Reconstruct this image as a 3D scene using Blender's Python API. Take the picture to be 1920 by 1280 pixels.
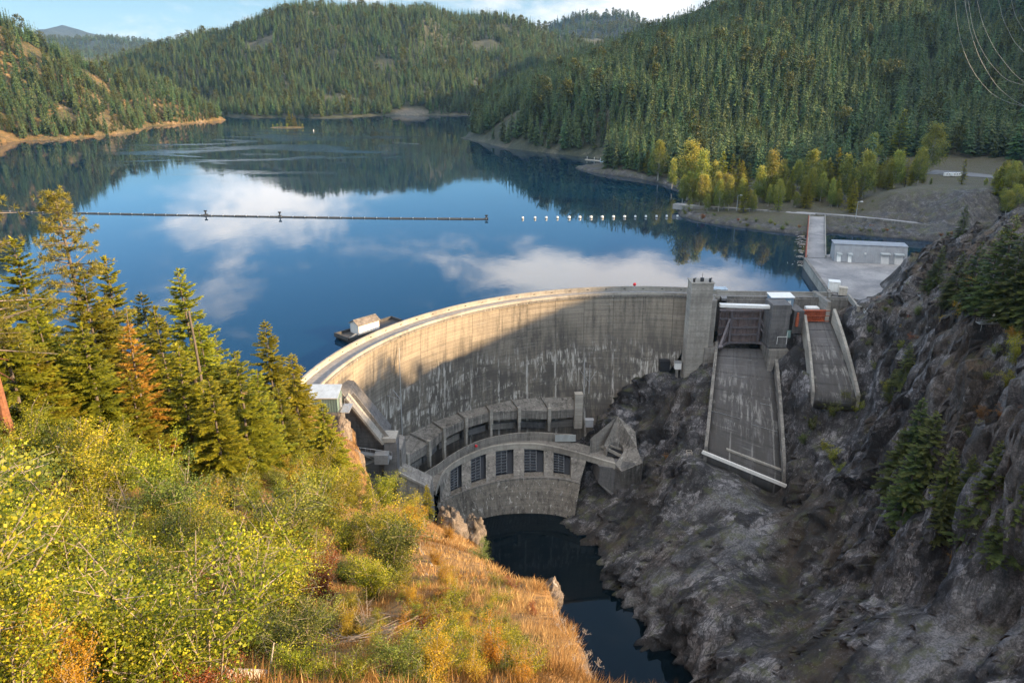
import bpy, math, random, numpy as np
from mathutils import Vector
for o in list(bpy.data.objects): bpy.data.objects.remove(o)
S = bpy.context.scene
COL = S.collection
R = math.radians

# ------------------------------------------------------------------ camera
F, CZ = 1387.0, 98.0
TH = math.atan(510 / F)
cd = bpy.data.cameras.new('camera'); cam = bpy.data.objects.new('camera', cd); COL.objects.link(cam)
cam.location = (0, 0, CZ); cam.rotation_euler = (math.pi / 2 - TH, 0, 0)
cd.sensor_width = 36; cd.lens = F / 1920 * 36; cd.clip_start = 0.3; cd.clip_end = 30000
S.camera = cam

# ------------------------------------------------------------------ sky, sun, exposure
SUN_EL, SUN_BACK = 17.0, 12.0
SUN_DIR = Vector((math.cos(R(SUN_EL)) * math.cos(R(SUN_BACK)), -math.cos(R(SUN_EL)) * math.sin(R(SUN_BACK)), math.sin(R(SUN_EL))))
ld = bpy.data.lights.new('sun', 'SUN'); sun = bpy.data.objects.new('sun', ld); COL.objects.link(sun)
ld.energy = 5.0; ld.angle = R(0.5); ld.color = (1.0, 0.68, 0.36)
sun.rotation_euler = SUN_DIR.to_track_quat('Z', 'Y').to_euler()
S.view_settings.view_transform = 'Standard'; S.view_settings.look = 'None'
S.view_settings.exposure = 1.68; S.view_settings.gamma = 1.0
try:
    S.cycles.use_denoising = True; S.cycles.denoiser = 'OPENIMAGEDENOISE'
    S.cycles.max_bounces = 6; S.cycles.diffuse_bounces = 3; S.cycles.glossy_bounces = 3
    S.cycles.transmission_bounces = 3; S.cycles.transparent_max_bounces = 4; S.cycles.volume_bounces = 0
    S.cycles.sample_clamp_indirect = 6.0
    S.cycles.use_adaptive_sampling = True; S.cycles.adaptive_threshold = 0.02
except Exception: pass


class NT:
    """tiny node helper"""
    def __init__(s, tree): s.t = tree; s.n = tree.nodes; s.l = tree.links
    def new(s, typ, **kw):
        n = s.n.new(typ)
        for k, v in kw.items(): setattr(n, k, v)
        return n
    def link(s, a, b): s.l.new(a, b)
    def val(s, sock, v):
        if hasattr(v, 'is_output') or isinstance(v, bpy.types.NodeSocket): s.l.new(v, sock)
        else: sock.default_value = v
    def math(s, op, a, b=0.0, c=None, clamp=False):
        n = s.new('ShaderNodeMath', operation=op, use_clamp=clamp)
        s.val(n.inputs[0], a); s.val(n.inputs[1], b)
        if c is not None: s.val(n.inputs[2], c)
        return n.outputs[0]
    def mapr(s, v, a, b, c=0.0, d=1.0, smooth=True):
        n = s.new('ShaderNodeMapRange'); n.interpolation_type = 'SMOOTHSTEP' if smooth else 'LINEAR'
        s.val(n.inputs[0], v)
        for i, x in enumerate((a, b, c, d)): n.inputs[i + 1].default_value = x
        return n.outputs[0]
    def mix(s, f, a, b, blend='MIX'):
        n = s.new('ShaderNodeMix', data_type='RGBA', blend_type=blend)
        s.val(n.inputs[0], f)
        for sk, v in ((n.inputs[6], a), (n.inputs[7], b)):
            if isinstance(v, bpy.types.NodeSocket): s.l.new(v, sk)
            else: sk.default_value = (*v[:3], 1)
        return n.outputs[2]
    def noise(s, vec, scale, detail=4, rough=0.55, dist=0.0, typ='FBM'):
        n = s.new('ShaderNodeTexNoise'); n.noise_type = typ
        if vec is not None: s.l.new(vec, n.inputs['Vector'])
        n.inputs['Scale'].default_value = scale; n.inputs['Detail'].default_value = detail
        n.inputs['Roughness'].default_value = rough; n.inputs['Distortion'].default_value = dist
        return n.outputs[0]
    def mapping(s, vec, scale=(1, 1, 1), rot=(0, 0, 0), loc=(0, 0, 0)):
        n = s.new('ShaderNodeMapping'); s.l.new(vec, n.inputs[0])
        n.inputs['Scale'].default_value = scale; n.inputs['Rotation'].default_value = rot; n.inputs['Location'].default_value = loc
        return n.outputs[0]


w = bpy.data.worlds.new('World'); S.world = w; w.use_nodes = True
W = NT(w.node_tree); W.n.clear()
sky = W.new('ShaderNodeTexSky', sky_type='NISHITA'); sky.sun_disc = False
sky.sun_elevation = R(SUN_EL); sky.sun_rotation = R(90 + SUN_BACK); sky.altitude = 600; sky.air_density = 1.15; sky.dust_density = 0.5; sky.ozone_density = 2.5
tc = W.new('ShaderNodeTexCoord'); sep = W.new('ShaderNodeSeparateXYZ'); W.link(tc.outputs['Generated'], sep.inputs[0])
el = W.math('ARCSINE', sep.outputs[2]); az = W.math('ARCTAN2', sep.outputs[0], sep.outputs[1])
cn = W.noise(W.mapping(tc.outputs['Generated'], (1, 1, 2.6)), 7.0, 7, 0.62, 0.4)
cn2 = W.noise(W.mapping(tc.outputs['Generated'], (1, 1, 3.0), loc=(3, 1, 2)), 22.0, 4, 0.6, 0.5)
blob = None
for a, e, sa, se, amp in ((-17, 8.2, 6.5, 3.4, .95), (-26, 10.6, 5, 1.6, .6), (3, 15.2, 6.5, 1.9, .95), (13, 16.2, 8, 2.4, 1.25), (-12, 10.5, 9, 2.2, .35), (-24, 16.8, 9, 2.2, .42),
                          (-20, 2.0, 9, 1.6, .55), (-27, 5.2, 6, 1.0, .45), (12, 3.5, 10, 3.0, 1.0), (-8, 12.5, 8, 1.0, .2), (-6, 4.6, 12, 2.4, .5), (60, 20, 30, 9, .5), (-80, 25, 30, 12, .5), (160, 30, 40, 14, .5)):
    p = W.math('DIVIDE', W.math('SUBTRACT', az, R(a)), R(sa)); q = W.math('DIVIDE', W.math('SUBTRACT', el, R(e)), R(se))
    g = W.math('MULTIPLY', W.math('EXPONENT', W.math('MULTIPLY', W.math('ADD', W.math('MULTIPLY', p, p), W.math('MULTIPLY', q, q)), -1.0)), amp)
    blob = g if blob is None else W.math('ADD', blob, g)
cl = W.math('ADD', blob, W.math('ADD', W.math('MULTIPLY', W.math('SUBTRACT', cn, 0.5), 2.3), W.math('MULTIPLY', W.math('SUBTRACT', cn2, 0.5), 0.7)))
mask = W.mapr(cl, 0.27, 1.1)
front = W.math('MULTIPLY', W.mapr(W.math('ABSOLUTE', az), R(95), R(50)), W.mapr(el, R(40), R(20)))   # clear blue southern sky
sky0 = W.mix(1.0, sky.outputs[0], (1.1, 1.0, .88), 'MULTIPLY')
skyb = W.mix(W.math('MULTIPLY', front, .9), sky0, W.mix(1.0, sky.outputs[0], (.22, .40, .56), 'MULTIPLY'))
haze = W.mapr(el, R(-1), R(8.5), 0.75, 0.0)
c1 = W.mix(haze, skyb, (3.0, 4.1, 5.0))
c2 = W.mix(W.math('MULTIPLY', mask, 0.92), c1, (5.4, 5.1, 4.9))
fill_veil = W.math('MULTIPLY', W.math('MAXIMUM', W.math('MULTIPLY', W.mapr(el, R(22), R(50)), W.mapr(W.math('ABSOLUTE', az), R(45), R(90))), W.mapr(el, R(60), R(78))), W.mapr(cn, .3, .6, .4, .85))   # bright overhead cloud layer, added as fill light for the shaded side
c2 = W.mix(fill_veil, c2, (5.6, 5.25, 4.8))
low = W.math('MULTIPLY', W.mapr(el, R(8.5), R(4.5)), W.mapr(W.math('ABSOLUTE', az), R(80), R(50)))   # thin dull layer near the horizon
c2 = W.mix(W.math('MULTIPLY', low, .5), c2, (0, 0, 0))
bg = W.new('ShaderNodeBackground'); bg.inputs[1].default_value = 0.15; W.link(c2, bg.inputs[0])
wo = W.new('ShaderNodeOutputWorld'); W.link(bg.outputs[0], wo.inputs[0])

# ------------------------------------------------------------------ geometry helpers
def ray(px, py):
    u = (px - 960) / F; v = (640 - py) / F
    c, s = math.cos(TH), math.sin(TH)
    return np.array([u, c + v * s, -s + v * c])
CP = np.array([0, 0, CZ])
def PZ(px, py, z):
    d = ray(px, py); return CP + d * (z - CZ) / d[2]
def PY(px, py, y):
    d = ray(px, py); return CP + d * y / d[1]
def proj(p):
    c, s = math.cos(TH), math.sin(TH); x, y, z = p[0], p[1], p[2] - CZ
    dep = y * c - z * s; return 960 + F * x / dep, 640 - F * (y * s + z * c) / dep, dep

def hash3(ix, iy, iz, seed):
    n = (ix * 374761393 + iy * 668265263 + iz * 1274126177 + seed * 974634077) & 0xffffffff
    n = ((n ^ (n >> 13)) * 1103515245) & 0xffffffff
    n = ((n ^ (n >> 16)) * 2246822519) & 0xffffffff
    return ((n ^ (n >> 15)) & 0xffffff) / float(0xffffff)
def vnoise(p, seed=0):
    p = np.asarray(p, float); i = np.floor(p).astype(np.int64); f = p - i; f = f * f * f * (f * (f * 6 - 15) + 10)
    out = 0
    for dx in (0, 1):
        for dy in (0, 1):
            for dz in (0, 1):
                wgt = (f[..., 0] if dx else 1 - f[..., 0]) * (f[..., 1] if dy else 1 - f[..., 1]) * (f[..., 2] if dz else 1 - f[..., 2])
                out = out + wgt * hash3(i[..., 0] + dx, i[..., 1] + dy, i[..., 2] + dz, seed)
    return out * 2 - 1
def fbm(p, oct=4, seed=0, gain=.5, ridged=False):
    a, s, out = 1.0, 0.0, 0
    p = np.asarray(p, float)
    for k in range(oct):
        n = vnoise(p * 2.03 ** k + k * 17.3, seed + k)
        if ridged: n = 1 - 2 * np.abs(n)
        out = out + a * n; s += a; a *= gain
    return out / s

def rbf(pts, smooth=0.0):
    P = np.array(pts, float); n = len(P); sc = 100.0
    X = P[:, :2] / sc
    def K(A, B):
        d2 = ((A[:, None, :] - B[None, :, :]) ** 2).sum(2); return 0.5 * d2 * np.log(d2 + 1e-9)
    A = np.zeros((n + 3, n + 3)); A[:n, :n] = K(X, X) + np.eye(n) * smooth
    Q = np.c_[np.ones(n), X]; A[:n, n:] = Q; A[n:, :n] = Q.T
    wv = np.linalg.solve(A, np.r_[P[:, 2], 0, 0, 0])
    def f(x, y):
        x = np.asarray(x, float); shp = x.shape
        Y = np.c_[x.ravel(), np.asarray(y, float).ravel()] / sc; out = np.empty(len(Y))
        for k in range(0, len(Y), 20000):
            B = Y[k:k + 20000]; out[k:k + 20000] = K(B, X) @ wv[:n] + np.c_[np.ones(len(B)), B] @ wv[n:]
        return out.reshape(shp)
    return f
def seg_dist(x, y, poly):
    """distance to a polyline and signed side (+ = right of travel)"""
    x = np.asarray(x, float); y = np.asarray(y, float); best = np.full(x.shape, 1e18); sgn = np.zeros(x.shape)
    for (a, b) in zip(poly[:-1], poly[1:]):
        dx, dy = b[0] - a[0], b[1] - a[1]; L = dx * dx + dy * dy
        t = np.clip(((x - a[0]) * dx + (y - a[1]) * dy) / L, 0, 1)
        qx, qy = x - a[0] - t * dx, y - a[1] - t * dy; d = qx * qx + qy * qy
        m = d < best - 1e-9; best = np.where(m, d, best); sgn = np.where(m, np.sign(dy * qx - dx * qy), sgn)
    return np.sqrt(best), sgn
def inside(x, y, poly):
    x = np.asarray(x, float); y = np.asarray(y, float); c = np.zeros(x.shape, bool); n = len(poly)
    for i in range(n):
        x1, y1 = poly[i][:2]; x2, y2 = poly[(i + 1) % n][:2]
        if y1 == y2: continue
        c ^= ((y1 > y) != (y2 > y)) & (x < (x2 - x1) * (y - y1) / (y2 - y1) + x1)
    return c

WL = {}
def fast_mesh(name, V, Fc, attrs=None, smooth=False, uv=None):
    V = np.asarray(V, np.float32); Fc = np.asarray(Fc, np.int32); k = Fc.shape[1]
    me = bpy.data.meshes.new(name)
    me.vertices.add(len(V)); me.vertices.foreach_set('co', V.ravel())
    me.loops.add(Fc.size); me.loops.foreach_set('vertex_index', Fc.ravel())
    me.polygons.add(len(Fc)); me.polygons.foreach_set('loop_start', np.arange(0, Fc.size, k, dtype=np.int32))
    me.polygons.foreach_set('loop_total', np.full(len(Fc), k, np.int32))
    if smooth: me.polygons.foreach_set('use_smooth', np.ones(len(Fc), bool))
    for an, av in (attrs or {}).items():
        a = me.attributes.new(an, 'FLOAT', 'POINT'); a.data.foreach_set('value', np.asarray(av, np.float32))
    if uv is not None:
        l = me.uv_layers.new(name='UVMap'); l.data.foreach_set('uv', np.asarray(uv, np.float32)[Fc.ravel()].ravel())
    me.update(calc_edges=True); me.validate()
    return me
def link(name, me, mat=None, parent=None, loc=None):
    o = bpy.data.objects.new(name, me); COL.objects.link(o)
    if mat is not None and me is not None and not me.materials: me.materials.append(mat)
    WL[o] = WL[parent].copy() if parent else Vector((0, 0, 0))
    if parent: o.parent = parent
    if loc is not None: o.location = loc; WL[o] = WL[o] + Vector(loc)
    return o
def empty(name, label, cat, loc, group=None):
    o = bpy.data.objects.new(name, None); COL.objects.link(o); o.location = Vector([float(v) for v in loc]); o.empty_display_size = 0.5
    WL[o] = Vector(o.location); tag(o, label, cat, group); return o
def tag(o, label=None, cat=None, group=None, kind=None):
    if label: o['label'] = label
    if cat: o['category'] = cat
    if group: o['group'] = group
    if kind: o['kind'] = kind
    return o
class MB:
    def __init__(s): s.v = []; s.f = []
    def add(s, vs, fs):
        b = len(s.v); s.v += [tuple(float(c) for c in p) for p in vs]; s.f += [tuple(b + i for i in f) for f in fs]; return s
    def hexa(s, p): # bottom 4 then top 4
        return s.add(p, [(3, 2, 1, 0), (4, 5, 6, 7), (0, 1, 5, 4), (1, 2, 6, 5), (2, 3, 7, 6), (3, 0, 4, 7)])
    def box(s, c, d, rz=0.0):
        x, y, z = d[0] / 2, d[1] / 2, d[2] / 2; cr, sr = math.cos(rz), math.sin(rz); P = []
        for zz in (-z, z):
            for (a, b) in ((-x, -y), (x, -y), (x, y), (-x, y)): P.append((c[0] + a * cr - b * sr, c[1] + a * sr + b * cr, c[2] + zz))
        return s.hexa(P)
    def prism(s, poly, z0, z1):
        n = len(poly); zz0 = z0 if hasattr(z0, '__len__') else [z0] * n; zz1 = z1 if hasattr(z1, '__len__') else [z1] * n
        P = [(p[0], p[1], zz0[i]) for i, p in enumerate(poly)] + [(p[0], p[1], zz1[i]) for i, p in enumerate(poly)]
        return s.add(P, [tuple(range(n - 1, -1, -1)), tuple(range(n, 2 * n))] + [(i, (i + 1) % n, n + (i + 1) % n, n + i) for i in range(n)])
    def beam(s, p, q, wd, ht=None, up=(0, 0, 1)):
        p, q = Vector([float(c) for c in p]), Vector([float(c) for c in q]); ht = ht or wd; d = (q - p).normalized(); a = d.cross(Vector(up))
        if a.length < 1e-3: a = d.cross(Vector((1, 0, 0)))
        a.normalize(); b = a.cross(d).normalized(); a *= wd / 2; b *= ht / 2
        return s.hexa([p - a - b, p + a - b, q + a - b, q - a - b, p - a + b, p + a + b, q + a + b, q - a + b])
    def tube(s, p, q, r0, r1=None, n=8):
        p, q = Vector([float(c) for c in p]), Vector([float(c) for c in q]); r1 = r0 if r1 is None else r1; d = (q - p).normalized()
        a = d.cross(Vector((0, 0, 1)) if abs(d.z) < .9 else Vector((1, 0, 0))).normalized(); b = d.cross(a); P = []
        for c, r in ((p, r0), (q, r1)):
            for k in range(n): t = 2 * math.pi * k / n; P.append(c + a * (r * math.cos(t)) + b * (r * math.sin(t)))
        return s.add(P, [tuple(range(n - 1, -1, -1)), tuple(range(n, 2 * n))] + [(k, (k + 1) % n, n + (k + 1) % n, n + k) for k in range(n)])
    def path(s, pts, r, n=6):
        for a, b in zip(pts[:-1], pts[1:]): s.tube(a, b, r, r, n)
        return s
    def ball(s, c, r, n=10, m=6, sz=1.0):
        P = [(c[0], c[1], c[2] - r * sz)]
        for j in range(1, m):
            t = math.pi * j / m - math.pi / 2
            for k in range(n): a = 2 * math.pi * k / n; P.append((c[0] + r * math.cos(t) * math.cos(a), c[1] + r * math.cos(t) * math.sin(a), c[2] + r * sz * math.sin(t)))
        P.append((c[0], c[1], c[2] + r * sz)); fs = []
        for k in range(n): fs.append((0, 1 + (k + 1) % n, 1 + k)); fs.append((len(P) - 1, 1 + (m - 2) * n + k, 1 + (m - 2) * n + (k + 1) % n))
        for j in range(m - 2):
            for k in range(n): a = 1 + j * n; fs.append((a + k, a + (k + 1) % n, a + n + (k + 1) % n, a + n + k))
        return s.add(P, fs)
    def strip(s, A, B, close=False):
        n = len(A); return s.add(list(A) + list(B), [(i, i + 1, n + i + 1, n + i) for i in range(n - 1)])
    def slab(s, A, B, C, D):
        """solid running along four matching polylines (a cross-section loop A-B-C-D swept)"""
        n = len(A); V = list(A) + list(B) + list(C) + list(D); fs = []
        for i in range(n - 1):
            for k in range(4):
                a, b = k * n, ((k + 1) % 4) * n; fs.append((a + i, a + i + 1, b + i + 1, b + i))
        fs += [(0, n, 2 * n, 3 * n), (4 * n - 1, 3 * n - 1, 2 * n - 1, n - 1)]
        return s.add(V, fs)
    def build(s, name, mat, parent=None, smooth=False, bevel=0.0, fix=True):
        off = WL[parent] if parent else Vector((0, 0, 0))
        me = bpy.data.meshes.new(name); me.from_pydata([tuple(Vector(v) - off) for v in s.v], [], s.f)
        if fix:
            import bmesh
            bm = bmesh.new(); bm.from_mesh(me); bmesh.ops.recalc_face_normals(bm, faces=bm.faces); bm.to_mesh(me); bm.free()
        if smooth: me.polygons.foreach_set('use_smooth', [True] * len(me.polygons))
        me.update()
        o = link(name, me, mat, parent)
        if bevel: m = o.modifiers.new('bevel', 'BEVEL'); m.width = bevel; m.segments = 1; m.limit_method = 'ANGLE'
        return o

# ------------------------------------------------------------------ materials
def newmat(name):
    m = bpy.data.materials.new(name); m.use_nodes = True; T = NT(m.node_tree); b = T.n['Principled BSDF']; return m, T, b
def plain(name, col, rough=.6, metal=0.0, var=.25, scale=1.2, bump=0.0):
    m, T, b = newmat(name); co = T.new('ShaderNodeTexCoord').outputs['Object']
    n = T.noise(co, scale, 6, .65); n2 = T.noise(T.mapping(co, (1.5, 1.5, .15)), scale, 4, .6)
    f = T.mapr(T.math('ADD', T.math('MULTIPLY', n, .6), T.math('MULTIPLY', n2, .4)), .3, .7, 1 - var, 1 + var * .6)
    T.link(T.mix(1.0, col, T.new('ShaderNodeCombineColor').outputs[0], 'MULTIPLY'), b.inputs['Base Color'])
    cc = [x for x in T.n if x.bl_idname == 'ShaderNodeCombineColor'][0]
    for i in range(3): T.link(f, cc.inputs[i])
    b.inputs['Roughness'].default_value = rough; b.inputs['Metallic'].default_value = metal
    if bump:
        bp = T.new('ShaderNodeBump'); bp.inputs['Strength'].default_value = bump; T.link(n, bp.inputs['Height']); T.link(bp.outputs[0], b.inputs['Normal'])
    return m
def concrete(name, light, dark, scale=1.0, streak=.6, uv=False, lift=1.5, joint=12.0, white=0.0, wet=0.0):
    m, T, b = newmat(name); t = T.new('ShaderNodeTexCoord')
    if uv:
        co = t.outputs['UV']; sp = T.new('ShaderNodeSeparateXYZ'); T.link(co, sp.inputs[0]); U, Vv = sp.outputs[0], sp.outputs[1]
        stk = T.noise(T.mapping(co, (.55, .045, 1)), 1.0, 7, .68); big = T.noise(co, .035, 6, .62, .4); fine = T.noise(co, .9, 6, .7)
    else:
        geo = T.new('ShaderNodeNewGeometry'); co = geo.outputs['Position']; sp = T.new('ShaderNodeSeparateXYZ'); T.link(co, sp.inputs[0]); Vv = sp.outputs[2]; U = None
        stk = T.noise(T.mapping(co, (.7, .7, .06)), 1.0, 6, .68); big = T.noise(co, .07 * scale, 5, .62, .4); fine = T.noise(co, 1.1 * scale, 6, .7)
    f = T.math('ADD', T.math('MULTIPLY', stk, streak), T.math('ADD', T.math('MULTIPLY', big, .9 - streak * .5), T.math('MULTIPLY', fine, .35)))
    f = T.mapr(f, .48 + .1 * streak, .82 + .12 * streak)
    c = T.mix(f, dark, light)
    # lift lines left by the formwork
    fr = T.math('ABSOLUTE', T.math('SUBTRACT', T.math('FRACT', T.math('DIVIDE', Vv, lift)), .5))
    ln = T.math('MULTIPLY', T.mapr(fr, .43, .49), T.mapr(fine, .35, .6))
    c = T.mix(T.math('MULTIPLY', ln, .8 if uv else .5), c, tuple(x * .3 for x in dark))
    # each lift a slightly different tone
    wn = T.new('ShaderNodeTexWhiteNoise', noise_dimensions='2D' if uv else '1D')
    if uv:
        cb = T.new('ShaderNodeCombineXYZ'); T.link(T.math('FLOOR', T.math('DIVIDE', U, joint)), cb.inputs[0]); T.link(T.math('FLOOR', T.math('DIVIDE', T.math('ADD', Vv, lift / 2), lift)), cb.inputs[1]); T.link(cb.outputs[0], wn.inputs['Vector'])
    else: T.link(T.math('FLOOR', T.math('DIVIDE', T.math('ADD', Vv, lift / 2), lift)), wn.inputs['W'])
    c = T.mix(T.mapr(wn.outputs['Value'], 0, 1, .0, .28, False), c, tuple(x * .55 for x in dark))
    if uv:
        jr = T.math('ABSOLUTE', T.math('SUBTRACT', T.math('FRACT', T.math('DIVIDE', T.math('ADD', U, T.math('MULTIPLY', fine, .35)), joint)), .5))
        jl = T.math('MULTIPLY', T.mapr(jr, .485, .497), T.mapr(stk, .3, .55, .4, 1))
        c = T.mix(T.math('MULTIPLY', jl, .75), c, tuple(x * .3 for x in dark))
        # lime bloom: runs below the joints low on the face
        lim = T.noise(T.mapping(co, (.9, .12, 1)), 1.0, 8, .74, .6)
        pat = T.noise(T.mapping(co, (.06, .14, 1)), 1.0, 3, .6, .8)
        bandv = T.math('MULTIPLY', T.mapr(Vv, -52, -40), T.mapr(T.math('ADD', Vv, T.math('MULTIPLY', T.noise(T.mapping(co, (.07, 0, 0)), 1.0, 3, .7), 34)), 2, -5))
        lm = T.math('MULTIPLY', T.math('MULTIPLY', T.mapr(lim, .46, .6), T.mapr(pat, .42, .58)), bandv)
        jw = T.math('MULTIPLY', T.mapr(jr, .44, .49), T.math('MULTIPLY', T.mapr(lim, .42, .55), T.mapr(Vv, -12, -30)))
        c = T.mix(T.math('MULTIPLY', T.math('MAXIMUM', lm, jw), white), c, (.5, .49, .46))
        wear = T.mapr(T.math('ADD', Vv, T.math('MULTIPLY', T.math('SUBTRACT', T.noise(T.mapping(co, (.05, .03, 1)), 1.0, 5, .6, .6), .5), 60)), 0, -26)
        wear = T.math('MULTIPLY', wear, T.mapr(T.noise(T.mapping(co, (.3, .05, 1)), 1.0, 6, .7), .34, .56, .35, 1))
        c = T.mix(T.math('MULTIPLY', wear, T.math('SUBTRACT', .82, T.math('MULTIPLY', T.math('MAXIMUM', lm, jw), .8))), c, (.06, .056, .053))
        hz = T.math('MULTIPLY', T.mapr(T.noise(T.mapping(co, (.05, 1.4, 1)), 1.0, 6, .7), .55, .68), T.mapr(T.noise(co, .05, 3, .6), .48, .6))
        c = T.mix(T.math('MULTIPLY', hz, .35), c, (.42, .42, .41))
    elif white:
        lim = T.noise(T.mapping(co, (1.1, 1.1, .1)), 1.0, 8, .74, .6)
        c = T.mix(T.math('MULTIPLY', T.mapr(lim, .56, .66), white), c, (.5, .49, .46))
    T.link(c, b.inputs['Base Color']); b.inputs['Roughness'].default_value = .85
    bp = T.new('ShaderNodeBump'); bp.inputs['Strength'].default_value = .35; bp.inputs['Distance'].default_value = .15
    T.link(T.math('SUBTRACT', fine, T.math('MULTIPLY', ln, .6)), bp.inputs['Height']); T.link(bp.outputs[0], b.inputs['Normal'])
    return m
def leafmat(name, cols, trans=.35, rough=.55, attr='tint', objvar=.25):
    """cols: colours along the tint attribute"""
    m, T, b = newmat(name); a = T.new('ShaderNodeAttribute', attribute_name=attr)
    r = T.new('ShaderNodeValToRGB'); el_ = r.color_ramp.elements
    while len(el_) < len(cols): el_.new(.5)
    for i, c in enumerate(cols): el_[i].position = i / max(1, len(cols) - 1); el_[i].color = (*c, 1)
    T.link(a.outputs['Fac'], r.inputs[0])
    oi = T.new('ShaderNodeObjectInfo')
    hs = T.new('ShaderNodeHueSaturation'); T.link(r.outputs[0], hs.inputs['Color'])
    T.link(T.mapr(oi.outputs['Random'], 0, 1, 1 - objvar, 1 + objvar, False), hs.inputs['Value'])
    T.link(T.mapr(T.math('FRACT', T.math('MULTIPLY', oi.outputs['Random'], 7.31)), 0, 1, .5 - .03 * objvar * 4, .5 + .015 * objvar * 4, False), hs.inputs['Hue'])
    T.link(hs.outputs[0], b.inputs['Base Color']); b.inputs['Roughness'].default_value = rough
    try: b.inputs['Specular IOR Level'].default_value = .25
    except Exception: pass
    if trans:
        tr = T.new('ShaderNodeBsdfTranslucent'); T.link(hs.outputs[0], tr.inputs[0]); mx = T.new('ShaderNodeMixShader'); mx.inputs[0].default_value = trans
        T.link(b.outputs[0], mx.inputs[1]); T.link(tr.outputs[0], mx.inputs[2]); T.link(mx.outputs[0], T.n['Material Output'].inputs[0])
    return m
def rockmat(name, cols, brown, strat=(1, 1, 1), srot=(0, 0, 0), bumpd=.6, soil=.5, scale=1.0, wetline=None, moss=0.0, plates=False):
    m, T, b = newmat(name); geo = T.new('ShaderNodeNewGeometry'); co = geo.outputs['Position']
    if plates:
        a1, a2 = T.new('ShaderNodeAttribute', attribute_name='along'), T.new('ShaderNodeAttribute', attribute_name='down'); cx = T.new('ShaderNodeCombineXYZ')
        T.link(a1.outputs['Fac'], cx.inputs[0]); T.link(T.math('MULTIPLY', a2.outputs['Fac'], .38), cx.inputs[1]); st = cx.outputs[0]
    else: st = T.mapping(co, strat, srot)
    n1 = T.noise(st, .12 * scale, 9, .68, .1 if plates else .6); n2 = T.noise(co, .05 * scale, 4, .6, .3 if plates else .8); n3 = T.noise(co, 1.5, 9, .7, 0.0) if plates else T.noise(st, .9 * scale, 8, .72, .3)
    vo = T.new('ShaderNodeTexVoronoi', feature='DISTANCE_TO_EDGE'); T.link(T.mapping(T.math and co, (1, 1, .6), (0.4, .3, .2)), vo.inputs['Vector']); vo.inputs['Scale'].default_value = .28 * scale
    vd = T.new('ShaderNodeTexNoise'); 
    f = T.math('ADD', T.math('MULTIPLY', n1, .55), T.math('MULTIPLY', n3, .45))
    if plates:
        for sc_, am in ((.16, .16), (.55, .13)):
            v2 = T.new('ShaderNodeTexVoronoi'); pv = T.new('ShaderNodeVectorMath', operation='ADD'); T.link(T.mapping(co, (.62, 1.15, .8), (.5, .75, .3)), pv.inputs[0])
            nd = T.new('ShaderNodeTexNoise'); T.link(co, nd.inputs['Vector']); nd.inputs['Scale'].default_value = sc_ * 2.2; nd.inputs['Detail'].default_value = 4; sv = T.new('ShaderNodeVectorMath', operation='SCALE'); T.link(nd.outputs['Color'], sv.inputs[0]); sv.inputs['Scale'].default_value = 1.1 / sc_ * .6; T.link(sv.outputs[0], pv.inputs[1]); T.link(pv.outputs[0], v2.inputs['Vector']); v2.inputs['Scale'].default_value = sc_
            sx = T.new('ShaderNodeSeparateColor'); T.link(v2.outputs['Color'], sx.inputs[0]); f = T.math('ADD', f, T.math('MULTIPLY', T.math('SUBTRACT', sx.outputs[0], .5), am))
    r = T.new('ShaderNodeValToRGB'); e = r.color_ramp.elements
    while len(e) < len(cols): e.new(.5)
    for i, c in enumerate(cols): e[i].position = .385 + .25 * i / (len(cols) - 1); e[i].color = (*c, 1)
    T.link(f, r.inputs[0]); c = r.outputs[0]
    sm = T.math('MULTIPLY', T.mapr(n2, .5, .62), soil)
    sp = T.new('ShaderNodeSeparateXYZ'); T.link(geo.outputs['Normal'], sp.inputs[0])
    flat = T.mapr(sp.outputs[2], .62, .88)
    at = T.new('ShaderNodeAttribute', attribute_name='soil')
    sm = T.math('MAXIMUM', sm, T.math('MULTIPLY', at.outputs['Fac'], T.mapr(n3, .3, .55)))
    c = T.mix(T.math('MULTIPLY', sm, T.mapr(flat, 0, 1, .35, 1, False)), c, T.mix(n3, brown[0], brown[1]))
    cr = T.math('MULTIPLY', T.mapr(vo.outputs['Distance'], .07, .0), T.mapr(n3, .42, .55))
    c = T.mix(T.math('MULTIPLY', cr, .7), c, tuple(x * .3 for x in cols[0]))
    if plates:
        k1 = T.noise(T.mapping(st, (1.1, .28, 1)), .75, 5, .62, .25); ck = T.math('MULTIPLY', T.mapr(T.math('ABSOLUTE', T.math('SUBTRACT', k1, .5)), .03, .006), T.mapr(n2, .35, .5))
        c = T.mix(T.math('MULTIPLY', ck, .8), c, (.012, .012, .014))
        k2 = T.noise(T.mapping(st, (.5, .12, 1), loc=(4, 7, 0)), .5, 6, .66); c = T.mix(T.math('MULTIPLY', T.mapr(k2, .53, .62), .6), c, tuple(x * .8 for x in cols[0]))
    wa = T.new('ShaderNodeAttribute', attribute_name='wet'); pa = T.new('ShaderNodeAttribute', attribute_name='washed')
    c = T.mix(T.math('MULTIPLY', pa.outputs['Fac'], T.mapr(n1, .36, .56)), c, T.mix(T.mapr(n3, .4, .6), (.075, .075, .08), (.2, .197, .205)))
    c = T.mix(T.math('MULTIPLY', wa.outputs['Fac'], T.mapr(n3, .62, .45, .55, 1)), c, T.mix(T.mapr(n1, .4, .6), (.012, .011, .011), (.05, .037, .026)))
    ws = T.math('MULTIPLY', T.mapr(T.noise(co, .75, 5, .75), .63, .69), T.mapr(n2, .45, .6, .15, 1))
    c = T.mix(T.math('MULTIPLY', ws, .7), c, (.42, .41, .41))
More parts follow.
